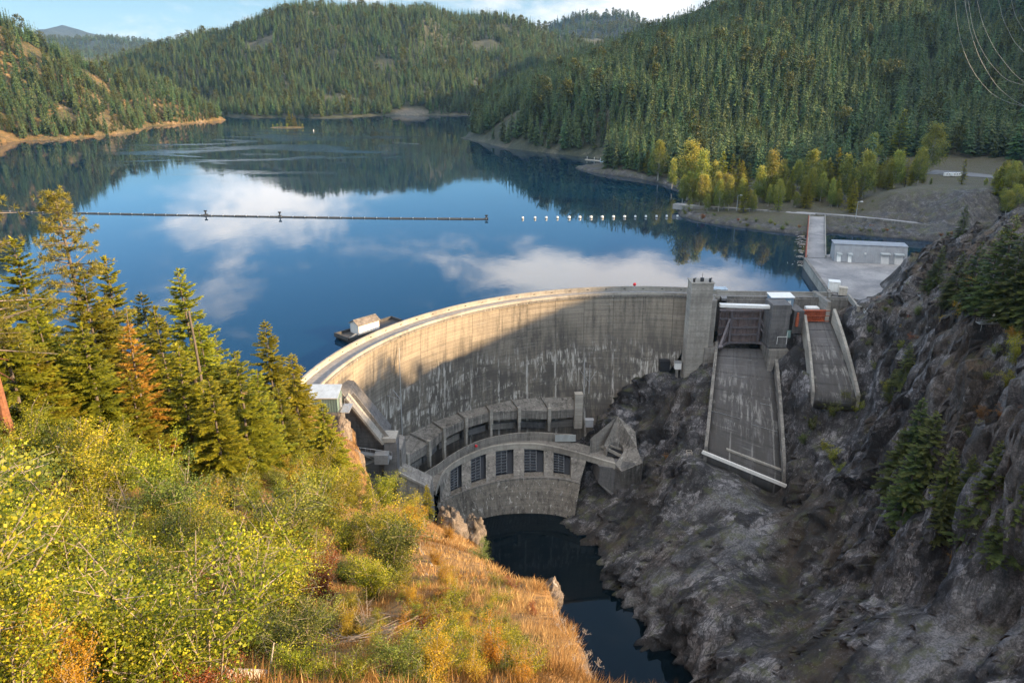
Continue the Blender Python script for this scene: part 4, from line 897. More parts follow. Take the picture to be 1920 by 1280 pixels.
# ---- curved service deck in front of it
def resample(P, n):
    P = np.array(P, float)
    from_ = np.r_[0, np.cumsum(np.hypot(*np.diff(P[:, :2], axis=0).T))]; t = np.linspace(0, from_[-1], n)
    # Catmull-like smoothing
    Q = np.stack([np.interp(t, from_, P[:, k]) for k in range(P.shape[1])], -1)
    for _ in range(3): Q[1:-1] = .25 * Q[:-2] + .5 * Q[1:-1] + .25 * Q[2:]
    return Q
PPl = resample([PZ(*Zm(a, b), -53) for a, b in ((535, 1030), (560, 1015), (620, 975), (680, 932), (750, 890), (820, 857), (900, 833), (1000, 815), (1100, 810), (1190, 824), (1275, 848))], 60)
DI = resample([PZ(*Zm(a, b), -56.6) for a, b in ((545, 1060), (575, 1040), (640, 1000), (700, 955), (760, 918), (830, 886), (900, 866), (1000, 850), (1100, 846), (1190, 853), (1285, 857), (1380, 884), (1445, 905))], 60)
LP = resample([PZ(*Zm(a, b), -57) for a, b in ((632, 1085), (645, 1045), (662, 1005), (700, 968), (750, 938), (800, 915), (850, 895), (900, 881), (1000, 869), (1100, 870), (1200, 888), (1300, 915), (1400, 945), (1462, 962))], 60)
sd = empty('service_deck', 'curved concrete roadway deck below the gallery with a stained parapet', 'deck', (8, 288, -58))
zz = lambda P, d: [p + np.array([0, 0, d]) for p in P]
zset = lambda P, z, dy=0: [np.array([p[0], p[1] + dy, z]) for p in P]
mb = MB(); mb.slab(zset(LP, -58.6), zset(DI, -58.6), zset(DI, -56.9), zset(LP, -56.9)); mb.build('roadway', M['conc'], sd)
mb = MB(); mb.slab(zset(LP, -59.2, -.02), zset(LP, -59.2, .9), zset(LP, -56.5, .9), zset(LP, -56.5, -.02)); mb.build('edge_beam', M['conc_light'], sd)
mb = MB(); mb.slab(zset(DI[:49], -58), zset(DI[:49], -58, .9), zset(DI[:49], -53.2, .9), zset(DI[:49], -53.2)); mb.build('parapet', M['conc'], sd)
a, b = PZ(*Zm(1183, 857), -56.6), PZ(*Zm(1278, 856), -56.6); mb = MB(); mb.beam(a + np.array([0, -.25, 1.9]), b + np.array([0, -.25, 1.9]), .3, 3.2); mb.build('steel_panel', M['roofmetal'], sd)
# gate wall under the deck
GT = [p + np.array([0, .8, 0]) for p in LP]
lipT = resample([PZ(*Zm(a, b), -66) for a, b in ((640, 1150), (690, 1115), (760, 1085), (830, 1060), (890, 1043), (950, 1031), (1050, 1022), (1150, 1020), (1240, 1030), (1300, 1048))], 40)
lipB = resample([PZ(*Zm(a, b), -79.9) for a, b in ((700, 1280), (780, 1245), (860, 1221), (905, 1211), (950, 1206), (1025, 1204), (1100, 1206), (1190, 1216), (1260, 1240))], 40)
sw = empty('sluice_wall', 'streaked concrete wall with five barred gate bays standing in dark water', 'wall', (8, 275, -80))
bk_ = lambda P, d: [p + np.array([0, d, 0]) for p in P]
mb = MB(); mb.slab(zz(lipB, -5), bk_(zz(lipB, -5), 14), bk_(lipT, 10), lipT); mb.build('lip_wall', M['conc_wet'], sw)
lt = [p + np.array([0, -.35, .05]) for p in lipT]; MB().slab(zz(lt, -.7), bk_(zz(lt, -.7), 1.6), bk_(lt, 1.6), lt).build('ledge', M['conc'], sw)
def on_wall(zx, t):  # t=0 top under the deck, 1 = ledge
    top = min(GT, key=lambda p: abs(proj(p)[0] - (560 + .4062 * zx))); tx = 560 + .4062 * zx
    # interpolate along the top line for this picture column
    k = [proj(p)[0] for p in GT[4:]]; top = np.array([np.interp(tx, k, [p[j] for p in GT[4:]]) for j in range(3)])
    kb = [proj(p)[0] for p in lipT]; bot = np.array([np.interp(tx, kb, [p[j] for p in lipT]) for j in range(3)])
    top = top + np.array([0, 0, -1.6]); bot = bot + np.array([0, 1.2, 0]); return top + (bot - top) * t
def wall_panel(mb, x0, x1, set0, set1):
    P = [on_wall(x0, 1.04), on_wall(x1, 1.04), on_wall(x1, -.12), on_wall(x0, -.12)]
    f0, f1 = np.array([0, set0, 0]), np.array([0, set1, 0])
    return mb.hexa([P[0] + f0, P[1] + f0, P[1] + f1, P[0] + f1, P[3] + f0, P[2] + f0, P[2] + f1, P[3] + f1])
for x0, x1 in ((652, 697), (752, 793), (864, 908), (992, 1040), (1132, 1176), (1257, 1330)): wall_panel(MB(), x0, x1, -.25, 5).build('pier', M['conc'], sw)
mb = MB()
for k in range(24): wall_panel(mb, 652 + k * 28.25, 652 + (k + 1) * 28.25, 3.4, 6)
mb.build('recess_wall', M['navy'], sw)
for i, (x0, x1) in enumerate(((697, 752), (793, 864), (908, 992), (1040, 1132), (1176, 1257))):
    g = empty('sluice_gate', ('blue grey barred gate in the first bay from the left', 'blue grey barred gate in the second bay from the left', 'blue grey barred gate in the middle bay of five', 'blue grey barred gate in the fourth bay from the left', 'blue grey barred gate in the rightmost bay')[i] + ' of the sluice wall', 'gate', on_wall((x0 + x1) / 2, 1), 'sluice gates under the service deck')
    xm = x0 + (x1 - x0) * .62; mb = MB(); off = np.array([0, 1.6, 0])
    for k in range(9):
        t = .06 + k * .098; a, b = on_wall(x0 + 1, t) + off, on_wall(xm, t) + off; mb.beam(a, b, .28, .3)
    mb.build('bar', M['grille'], g)
    mb = MB()
    for u in (0, .5, 1.0): x = x0 + 1 + (xm - x0 - 1) * u; mb.beam(on_wall(x, .02) + off + np.array([0, .3, 0]), on_wall(x, .9) + off + np.array([0, .3, 0]), .28, .28)
    mb.build('frame', M['grille'], g)
    P = [on_wall(x0, .9), on_wall(xm, .9), on_wall(xm, 0), on_wall(x0, 0)]; o1, o2 = np.array([0, 2.5, 0]), np.array([0, 2.8, 0])
    MB().hexa([P[0] + o1, P[1] + o1, P[1] + o2, P[0] + o2, P[3] + o1, P[2] + o1, P[2] + o2, P[3] + o2]).build('gate_leaf', M['navy'], g)
    wall_panel(MB(), x0 - .5, x0 + 1.5, .6, 3).build('guide', M['conc'], g)

# ---- thrust block at the right end of the deck
Z2 = lambda a, b: (840 + a / 4.2675, 680 + b / 4.2675)
tb = empty('portal_block', 'angular concrete block with an arched tunnel portal at the deck end', 'abutment', PZ(*Z2(1340, 815), -57))
V = {k: PZ(*Z2(*p), z) for k, p, z in (('apex', (1357, 425), -43), ('r1', (1500, 550), -47), ('r2', (1512, 680), -51), ('r3', (1556, 800), -54), ('fr', (1390, 868), -59), ('fl', (1338, 812), -57), ('pl', (1408, 690), -53.2), ('pa', (1250, 655), -52.5))}
top = [V[k] for k in ('apex', 'r1', 'r2', 'r3', 'fr', 'fl')]
cx, cy = Z2(1338, 700); arcp = []
for k in range(9):
    th = -.35 + (math.pi + .35) * k / 8; arcp.append(PZ(*Z2(1340 + 66 * math.cos(th), 695 - 62 * math.sin(th)), -53.5 + .6 * math.sin(th)))
poly = top + arcp + [V['pa']]
mb = MB(); n = len(poly); bot = [np.array([p[0], p[1], -57.4 if i >= 5 else -66.]) for i, p in enumerate(poly)]
mb.add([*poly, *bot], [tuple(range(n))] + [(i, (i + 1) % n, n + (i + 1) % n, n + i) for i in range(n)]); mb.build('upper_block', M['conc'], tb)
f0 = [PZ(*Z2(1210, 822), -58.7), V['fl'] + np.array([0, 0, -1.6]), V['fr'], V['r3'], np.array(V['r3']) + np.array([2, 9, 0]), np.array([V['fl'][0] - 8, V['fl'][1] + 9, -58])]
zl = [-67, -74, -74, -70, -68, -66]
mb = MB().prism([p[:2] for p in f0], zl, [-59, -58.7, V['fr'][2], V['r3'][2] - .3, -56, -59]); mb.build('lower_block', M['conc_dark'], tb)
mb = MB(); a, b, c = PZ(*Z2(1138, 608), -50), V['apex'], PZ(*Z2(1190, 665), -54); dn = np.array([0, 0, -7]); mb.add([a, b + np.array([-.3, 0, -.2]), c, a + dn, b + dn * 2, c + dn * .5], [(0, 1, 2), (3, 5, 4), (0, 3, 4, 1), (1, 4, 5, 2), (2, 5, 3, 0)]); mb.build('wing_wall', M['conc'], tb)
p0 = arcp[4]; mb = MB(); a, b = PZ(*Z2(1228, 668), -54), PZ(*Z2(1385, 745), -55.5); mb.beam(a, b, .3, 1.4); mb.beam(PZ(*Z2(1268, 655), -54), PZ(*Z2(1385, 690), -54), .25, .9); mb.build('portal_rail', M['conc_light'], tb)
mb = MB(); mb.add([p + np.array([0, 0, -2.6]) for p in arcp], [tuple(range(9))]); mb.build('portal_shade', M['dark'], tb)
p = PZ(*Z2(1130, 480), -47); t = MB(); t.box((p[0], p[1], p[2]), (3.4, 2, 3.4)); t.box((p[0], p[1], p[2] + 1.8), (3.8, 2.4, .2)); tag(t.build('switch_cabinet', M['metalwall'], bevel=.08), 'grey metal cabinet beside the big pillar at the gallery end', 'cabinet')

# ---- left abutment
lw = empty('abutment_wall', 'weathered concrete abutment with a sloping stair at the left end of the dam', 'wall', PY(700, 900, 224))
def xzprism(mb, pts, Y, depth):
    a = [PY(px, py, Y) for px, py in pts]; b = [p + np.array([0, depth, 0]) for p in a]; n = len(a)
    return mb.add(a + b, [tuple(range(n)), tuple(range(2 * n - 1, n - 1, -1))] + [(i, n + i, n + (i + 1) % n, (i + 1) % n) for i in range(n)])
xzprism(MB(), ((630, 742), (648, 745), (722, 832), (722, 905), (748, 905), (748, 1010), (690, 985), (652, 900), (632, 800)), 222, 14).build('main_wall', M['conc_dark'], lw)
mb = MB(); a, b = PY(650, 742, 219.4), PY(720, 828, 219.4); mb.beam(a, b, 4.2, .7); mb.build('stair_slab', M['conc_light'], lw)
mb = MB()
for dx in (-1.9, 1.9): mb.beam(a + np.array([dx, 0, .8]), b + np.array([dx, 0, .8]), .35, 1.2)
mb.build('stair_wall', M['conc'], lw)
xzprism(MB(), ((720, 830), (744, 832), (746, 900), (720, 898)), 218, 5).build('stair_tower', M['conc_dark'], lw)
xzprism(MB(), ((717, 822), (742, 822), (742, 830), (717, 830)), 217.6, 6).build('tower_cap', M['conc_light'], lw)
xzprism(MB(), ((740, 840), (752, 842), (756, 905), (740, 905)), 224, 10).build('side_wall', M['conc'], lw)
xzprism(MB(), ((744, 886), (806, 915), (812, 985), (744, 1010)), 219, 8).build('lower_wall', M['conc'], lw)
mb = MB(); mb.beam(PY(748, 886, 218.8), PY(806, 916, 218.8), .6, .8); mb.build('coping', M['conc_light'], lw)
xzprism(MB(), ((720, 905), (731, 905), (731, 940), (720, 940)), 221.6, .5).build('opening', M['dark'], lw)
ww = empty('steel_walkway', 'grey steel walkway braced out from the abutment wall above the trees', 'walkway', PY(700, 850, 216))
MB().beam(PY(655, 846, 216), PY(735, 858, 217), 2.0, .5).build('walkway_deck', M['steel'], ww)
mb = MB(); mb.beam(PY(668, 876, 216), PY(704, 862, 217), .9, .5); mb.beam(PY(676, 849, 216), PY(706, 863, 217), .7, .4); mb.build('brace', M['steel'], ww)
mb = MB(); p0, p1 = PY(655, 842, 215.2), PY(735, 853, 216.2)
for k in range(9): q = p0 + (p1 - p0) * k / 8; mb.tube(q, q + np.array([0, 0, 1.2]), .05, n=4)
mb.tube(p0 + np.array([0, 0, 1.2]), p1 + np.array([0, 0, 1.2]), .06, n=4); mb.build('handrail', M['steel'], ww)
MB().box(PY(716, 858, 215.5), (4.5, 3, 3.4)).build('landing_cage', M['steel'], ww)
t, x, z = hut('control_hut', 'green metal hut with a pale roof at the left end of the dam crest', 612, 764, 209, 8.6, 6.5, 4.6, M['green'], M['roofmetal'], slope=.8)
MB().box((x + 4.5, 209, z + 1.8), (.3, 2.2, 3.4)).build('door', M['steel'], t)
mb = MB()
for k in range(12): mb.box((x - 4.3 + k * .78, 205.7, z + 2.2), (.08, .12, 4.2))
mb.build('siding_rib', M['green'], t)
mb = MB(); 
for dx in (5.2, 7.4):
    for dy in (-3, 2.5): mb.tube((x + dx, 209 + dy, z), (x + dx, 209 + dy, z + 1.9), .08, n=5)
mb.box((x + 6.3, 209, z - .2), (2.8, 6.5, .3)); mb.tube((x + 5.2, 206, z + 1.8), (x + 7.4, 206, z + 1.8), .07, n=5); mb.tube((x + 7.4, 206, z + 1.8), (x + 7.4, 211.5, z + 1.8), .07, n=5); mb.build('landing', M['steel'], t)
MB().box((x, 209, z - 3.2), (9.4, 7.2, 6.2)).build('foundation', M['conc_dark'], t)

# ---- floating work barge by the crest
c = PZ(695, 632, 0.0); ba = empty('work_barge', 'dark flat work barge moored against the dam crest', 'barge', (c[0], c[1] + 1, 0)); an = R(48)
L0, L1 = PZ(652, 648, 0), PZ(748, 607, 0)
def brg(u, v, z): d = np.array([math.cos(an), math.sin(an)]); nn = np.array([-d[1], d[0]]); p = np.array([c[0], c[1]]) + d * u + nn * v; return (p[0], p[1], z)
def bbox(mb, u0, u1, v0, v1, z0, z1): return mb.hexa([brg(u0, v0, z0), brg(u1, v0, z0), brg(u1, v1, z0), brg(u0, v1, z0), brg(u0, v0, z1), brg(u1, v0, z1), brg(u1, v1, z1), brg(u0, v1, z1)])
mb = MB(); mb.hexa([brg(-9, 0, -.6), brg(17, 0, -.6), brg(17, 9, -.6), brg(-9, 9, -.6), brg(-10.5, -.3, 1.1), brg(18, -.3, 1.1), brg(18, 9.3, 1.1), brg(-10.5, 9.3, 1.1)]); mb.build('hull', M['hull'], ba)
mb = MB(); bbox(mb, -10.4, 18, -.2, .2, 1.1, 2.3); bbox(mb, -10.4, 18, 8.9, 9.2, 1.1, 2.3); bbox(mb, -10.4, -10, -.2, 9.2, 1.1, 2.5); bbox(mb, 17.6, 18, -.2, 9.2, 1.1, 2.3); mb.build('bulwark', M['hull'], ba)
rnd = random.Random(5); mb = MB()
for k in range(14): u, v = rnd.uniform(-8, 0), rnd.uniform(1, 3.4); mb.beam(brg(u, v, 1.3), brg(u + rnd.uniform(1, 3), v + rnd.uniform(-.6, .6), 1.5), .3)
mb.build('deck_timber', M['bleached'], ba)
sh = empty('barge_shed', 'white sided shed with a mossy dark roof standing on the barge', 'shed', brg(2, 5.4, 1.1))
an_s = an; 
def sbox(mb, u0, u1, v0, v1, z0, z1, zr=None): return bbox(mb, u0, u1, v0, v1, z0, z1)
su = (-3.5, 6.5, 2.6, 8.0); sbox(MB(), *su, 1.1, 5.0).build('wall', M['shed'], sh)
mb = MB()
u0, u1, v0, v1 = su; mb.add([brg(u0, v0, 5.02), brg(u0, v1, 5.02), brg(u0, (v0 + v1) / 2, 6.6), brg(u1, v0, 5.02), brg(u1, v1, 5.02), brg(u1, (v0 + v1) / 2, 6.6)], [(0, 1, 2), (3, 5, 4), (0, 3, 4, 1)]); mb.build('gable', M['shed'], sh)
mb = MB(); e = .5
for va, vb in ((v0 - e, (v0 + v1) / 2), (v1 + e, (v0 + v1) / 2)):
    mb.hexa([brg(u0 - e, va, 4.75), brg(u1 + e, va, 4.75), brg(u1 + e, vb, 6.62), brg(u0 - e, vb, 6.62), brg(u0 - e, va, 4.98), brg(u1 + e, va, 4.98), brg(u1 + e, vb, 6.86), brg(u0 - e, vb, 6.86)])
mb.build('roof', M['oldroof'], sh)
mb = MB()
for k in range(5): bbox(mb, u0 + .4 + k * 1.95, u0 + 2.1 + k * 1.95, v0 - .06, v0 + .02, 1.4, 4.5)
mb.build('panel', M['white'], sh)

# ================================================================== forebay: apron, building, bridge
ap = [PZ(1509, 483, 4), PZ(1556, 550, 4), PZ(1592, 557, 4), (RP[0] + 10, RP[1] - 16, 4), (RP[0] + 19, RP[1] + 3, 4), (212, 352, 4), (222, 372, 4), PZ(1712, 492, 4), PZ(1560, 476, 4)]
tag(MB().prism([p[:2] for p in ap], -6, 4).build('pavement', M['apron']), kind='structure')
rw = empty('apron_wall', 'pale stained retaining wall along the lake edge of the concrete apron', 'wall', PZ(1530, 520, 0))
a, b = PZ(1508, 483, 5), PZ(1556, 550, 5); d = (b - a) / np.linalg.norm(b - a); nn = np.array([d[1], -d[0], 0]); nn = nn if nn[0] < 0 else -nn
MB().hexa([a + nn * .2 + np.array([0, 0, -9]), b + nn * .2 + np.array([0, 0, -9]), b - nn * .6 + np.array([0, 0, -9]), a - nn * .6 + np.array([0, 0, -9]), a + nn * .2, b + nn * .2, b - nn * .6, a - nn * .6]).build('wall_face', M['conc_light'], rw)
MB().beam(a + nn * -.2 + np.array([0, 0, .15]), b - nn * .2 + np.array([0, 0, .15]), 1.5, .35).build('coping', M['conc'], rw)
q0, q1 = PZ(1556, 550, 4.6), PZ(1592, 556, 4.6); q2 = PZ(1608, 578, 4.6)
ew = empty('end_wall', 'low concrete wall turning the corner at the apron edge by the hillside', 'wall', PZ(1592, 560, 4))
MB().beam(PZ(1591, 556, 4.4), PZ(1609, 579, 4.4), .9, 2.2).build('parapet', M['conc_light'], ew)
MB().box(PZ(1610, 581, 3.6), (1.5, 1.5, 3.4), .4).build('end_post', M['conc_light'], ew)
def cab(name, label, px, py, w_, d_, h_, mat, rz):
    c = PZ(px, py, 4); t = empty(name, label, 'cabinet', c); MB().box((c[0], c[1], 4.1 + h_ / 2), (w_, d_, h_), rz).build('body', mat, t, bevel=.1); MB().box((c[0], c[1], 4.2 + h_), (w_ + .3, d_ + .3, .2), rz).build('lid', mat, t)
    MB().box((c[0], c[1] - .0, 4.05), (w_ + .5, d_ + .5, .12), rz).build('plinth', M['black'], t)
    cr_, sr_ = math.cos(rz), math.sin(rz); MB().box((c[0] + sr_ * (d_ / 2 + .03) + .6 * cr_, c[1] - cr_ * (d_ / 2 + .03), 4.1 + h_ / 2), (w_ * .42, .05, h_ * .8), rz).build('door', mat, t)
cab('equipment_cabinet', 'white boxy equipment cabinet on the apron corner', 1562, 546, 4.6, 4.2, 4.6, M['white'], R(-18))
cab('equipment_crate', 'smaller tan box beside the white cabinet on the apron', 1579, 553, 3.4, 3.0, 3.4, M['bleached'], R(-18))
# long sloping-fronted building
bl, br = PZ(1564, 490, 4.1), PZ(1700, 497, 4.1); tl, tr = PY(1570, 456, bl[1] + 9), PY(1707, 463, br[1] + 9)
fb = empty('intake_building', 'long low grey metal building with a sloping front beside the bridge', 'building', (bl + br) / 2)
wd = br - bl; H_ = 8.6; dp = np.array([1.5, 9.5, 0])
MB().hexa([bl, br, br + dp, bl + dp, bl + np.array([.3, 2.6, H_]), br + np.array([.3, 2.6, H_]), br + dp + np.array([0, 0, H_ + .4]), bl + dp + np.array([0, 0, H_ + .4])]).build('wall', M['metalwall'], fb)
MB().hexa([p + np.array([0, 0, .0]) for p in (bl + np.array([-.3, 2.3, H_ + .02]), br + np.array([.6, 2.3, H_ + .02]), br + dp + np.array([.6, .5, H_ + .45]), bl + dp + np.array([-.3, .5, H_ + .45]), bl + np.array([-.3, 2.3, H_ + .35]), br + np.array([.6, 2.3, H_ + .35]), br + dp + np.array([.6, .5, H_ + .8]), bl + dp + np.array([-.3, .5, H_ + .8]))]).build('roof', M['metalwall'], fb)
mb = MB()
for k in range(34):
    u = k / 33; p = bl + wd * u; mb.beam(p + np.array([0, -.03, .1]), p + np.array([.3, 2.57, H_ - .1]), .12, .1, (1, 0, 0))
mb.build('siding_rib', M['metalwall'], fb)
for u0, u1, h in ((.035, .085, 3.6), (.19, .235, 3.6), (.64, .75, 4.4), (.83, .94, 4.4)):
    a, b = bl + wd * u0, bl + wd * u1; sl = np.array([.1, 2.6 * h / H_, h]); o = np.array([0, -.5, 0])
    dr = MB().hexa([a + o, b + o, b, a, a + o * .6 + sl, b + o * .6 + sl, b + sl, a + sl]).build('door', M['white'] if u0 < .5 else M['shed'], fb)
    o2 = np.array([0, -1.7, 0]); MB().hexa([a + sl + o2 + np.array([-.3, 0, .1]), b + sl + o2 + np.array([.3, 0, .1]), b + sl + np.array([.3, .2, .5]), a + sl + np.array([-.3, .2, .5]), a + sl + o2 + np.array([-.3, 0, .6]), b + sl + o2 + np.array([.3, 0, .6]), b + sl + np.array([.3, .2, 1.1]), a + sl + np.array([-.3, .2, 1.1])]).build('awning', M['roofmetal'], fb)
p = bl + wd * .42 + np.array([.2, .9, 4.6]); MB().box(p, (.8, .5, .9)).build('wall_lamp', M['white'], fb)
# bridge to the point
br_ = empty('road_bridge', 'narrow pale concrete bridge with a red side girder over the forebay water', 'bridge', PZ(1530, 440, 0))
A0, A1, B0, B1 = PZ(1514, 482, 4.4), PZ(1547, 483, 4.4), PZ(1519, 405, 4.9), PZ(1546, 406, 4.9)
dn = np.array([0, 0, -1.2])
MB().hexa([A0 + dn, A1 + dn, B1 + dn, B0 + dn, A0, A1, B1, B0]).build('bridge_deck', M['apron'], br_)
for p, q, s in ((A0, B0, -1), (A1, B1, 1)):
    o = np.array([s * .25, 0, .55]); MB().beam(p + o, q + o, .5, 1.3).build('parapet', M['conc_light'], br_)
MB().beam(A0 + np.array([-.75, 0, -1.8]), B0 + np.array([-.75, 0, -1.8]), .5, 4.2).build('side_girder', M['red'], br_)
for t in (.3, .65): c = (A0 + A1) / 2 + ((B0 + B1) / 2 - (A0 + A1) / 2) * t; MB().box((c[0], c[1], -1.2), (9.2, 1.6, 8)).build('pier', M['conc'], br_)
rnd = random.Random(3)
db = MB()
for k in range(70):
    t = rnd.random(); p = A0 + (B0 - A0) * (t * .75 - .02); x = p[0] - 2.0 - abs(rnd.gauss(0, 1)) * 2.6 * (1.2 - t * .3); a = rnd.uniform(0, 3.14); l = rnd.uniform(1, 4.5)
    db.tube((x - l * math.cos(a) / 2, p[1] - l * math.sin(a) / 2, .05), (x + l * math.cos(a) / 2, p[1] + l * math.sin(a) / 2, .15), rnd.uniform(.08, .25), .06, 5)
tag(db.build('driftwood', M['bleached']), 'floating mat of grey driftwood caught against the bridge', 'driftwood', kind='stuff')
# road along the shore of the point with its low wall
rl = [PZ(px, py, 5.25) for px, py in ((1262, 383), (1300, 388), (1350, 391), (1400, 394), (1460, 398), (1520, 402), (1580, 406), (1650, 413), (1720, 421), (1800, 430), (1860, 436))]
def roadside(P, wd, z0, name, mat):
    L, Rr = [], []
    for i, p in enumerate(P):
        d = P[min(i + 1, len(P) - 1)] - P[max(i - 1, 0)]; d = d / np.hypot(d[0], d[1]); nn = np.array([-d[1], d[0], 0]); L.append(p + nn * wd); Rr.append(p - nn * .4)
    mb = MB().slab(zset(Rr, z0 - 3.5), zset(L, z0 - 3.5), zset(L, z0), zset(Rr, z0)); return mb.build(name, mat)
tag(roadside(resample(rl, 40), 7, 5.45, 'road', M['apron']), kind='structure')
def low_wall(label, i0, i1):
    P = resample(rl, 40)[i0:i1]; mb = MB().slab(bk_(zset(P, 3.2), -.9), bk_(zset(P, 3.2), -.4), bk_(zset(P, 6.1), -.4), bk_(zset(P, 6.1), -.9)); tag(mb.build('shore_wall', M['conc']), label, 'wall')
low_wall('low concrete wall along the shore road left of the bridge', 3, 16); low_wall('low concrete wall along the shore road right of the bridge', 19, 38)

# ================================================================== VEGETATION
def unit(v): return v / (np.linalg.norm(v, axis=-1, keepdims=True) + 1e-9)
class Leaves:
    """collects many small faces as arrays"""
    def __init__(s): s.V = []; s.T = []; s.n = 0; s.F = []
    def quads(s, c, a, b, tint):
        """kite leaves: centre-base c, along a, half-width b"""
        n = len(c); P = np.stack([c, c + a * .45 + b, c + a, c + a * .45 - b], 1).reshape(-1, 3)
        s.V.append(P); s.T.append(np.repeat(tint, 4)); s.F.append(np.arange(n * 4).reshape(n, 4) + s.n); s.n += n * 4
    def mesh(s, name): return fast_mesh(name, np.concatenate(s.V), np.concatenate(s.F), {'tint': np.clip(np.concatenate(s.T), 0, 1)})
def rdir(rg, n): return unit(rg.normal(size=(n, 3)))

# ---- small conifers for the far forests (unit height)
def far_conifer(seed, slim, whorls=15, nb=8):
    rg = np.random.default_rng(seed); L = Leaves(); base = rg.uniform(.05, .14)
    for k in range(whorls):
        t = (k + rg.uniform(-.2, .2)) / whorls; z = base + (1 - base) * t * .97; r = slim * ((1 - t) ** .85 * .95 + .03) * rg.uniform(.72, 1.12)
        if t < .12: r *= .75
        n = max(4, int(nb * (1 - t * .4))); an = np.arange(n) * 2 * math.pi / n + rg.uniform(0, 6.28) + rg.normal(0, .25, n); rr = r * rg.uniform(.65, 1.15, n)
        d = np.stack([np.cos(an), np.sin(an), np.zeros(n)], -1); sd = np.stack([-np.sin(an), np.cos(an), np.zeros(n)], -1)
        c = np.zeros((n, 3)); c[:, 2] = z + rg.normal(0, .008, n)
        drop = rg.uniform(.25, .6, n)[:, None] * rr[:, None] * np.array([0, 0, -1.0])
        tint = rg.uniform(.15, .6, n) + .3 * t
        for sg in (-1, 1):   # two blades folded like a roof
            tip = d * rr[:, None] + drop; b = sd * (rr * .34 * sg)[:, None] + np.array([0, 0, -1]) * (rr * .22)[:, None]
            L.V.append(np.stack([c + np.array([0, 0, .012]), c + tip * .6 + b, c + tip, c + tip * .5 + np.array([0, 0, 1]) * (rr * .08)[:, None]], 1).reshape(-1, 3)); L.T.append(np.repeat(tint, 4)); L.F.append(np.arange(n * 4).reshape(n, 4) + L.n); L.n += n * 4
    n = 5; an = np.arange(n) * 2 * math.pi / n; c = np.tile([0, 0, .9], (n, 1)).astype(float); L.quads(c, np.tile([0, 0, .12], (n, 1)) + 0.0, np.stack([np.cos(an), np.sin(an), 0 * an], -1) * .012, np.full(n, .8))
    return L.mesh('crown')
def far_broadleaf(seed, nclump=34, per=26):
    rg = np.random.default_rng(seed); L = Leaves(); z = rg.uniform(.2, .97, nclump); r = .26 * np.sin(np.clip((z - .08) / .95, 0, 1) * math.pi) ** .6 * rg.uniform(.35, 1, nclump); a = rg.uniform(0, 6.28, nclump)
    for k in range(nclump):
        c = np.array([r[k] * math.cos(a[k]), r[k] * math.sin(a[k]), z[k]]); p = c + rdir(rg, per) * (rg.uniform(.1, 1, (per, 1)) ** .5) * np.array([.085, .085, .075])
        d = rdir(rg, per) * .05; L.quads(p, d, unit(np.cross(d, rdir(rg, per))) * .02, rg.uniform(.1, .7, per) + .3 * z[k] - .1)
    return L.mesh('crown')
def trunk_mesh(h, r0, r1=None, n=6, lean=0.0, seed=0, branches=0, bl=.2):
    rd = random.Random(seed); mb = MB(); k = 5; pts = [Vector((lean * h * (i / k) ** 2 + rd.uniform(-.006, .006) * h * (i > 0), rd.uniform(-.006, .006) * h * (i > 0), h * i / k)) for i in range(k + 1)]
    r1 = r0 * .12 if r1 is None else r1
    for i in range(k): mb.tube(pts[i], pts[i + 1], r0 + (r1 - r0) * i / k, r0 + (r1 - r0) * (i + 1) / k, n)
    for b in range(branches):
        t = rd.uniform(.25, .95); a = rd.uniform(0, 6.28); p = Vector((lean * h * t * t, 0, h * t)); q = p + Vector((math.cos(a), math.sin(a), rd.uniform(-.25, .35))) * bl * h * (1.1 - t) * rd.uniform(.4, 1.2); mb.tube(p, q, r0 * .18, r0 * .05, 4)
        if rd.random() < .6: mb.tube(p.lerp(q, .5), p.lerp(q, .5) + Vector((rd.uniform(-1, 1), rd.uniform(-1, 1), rd.uniform(-.6, .5))) * bl * h * .35, r0 * .09, r0 * .03, 3)
    me = bpy.data.meshes.new('trunk'); me.from_pydata(mb.v, [], mb.f); me.update(); return me

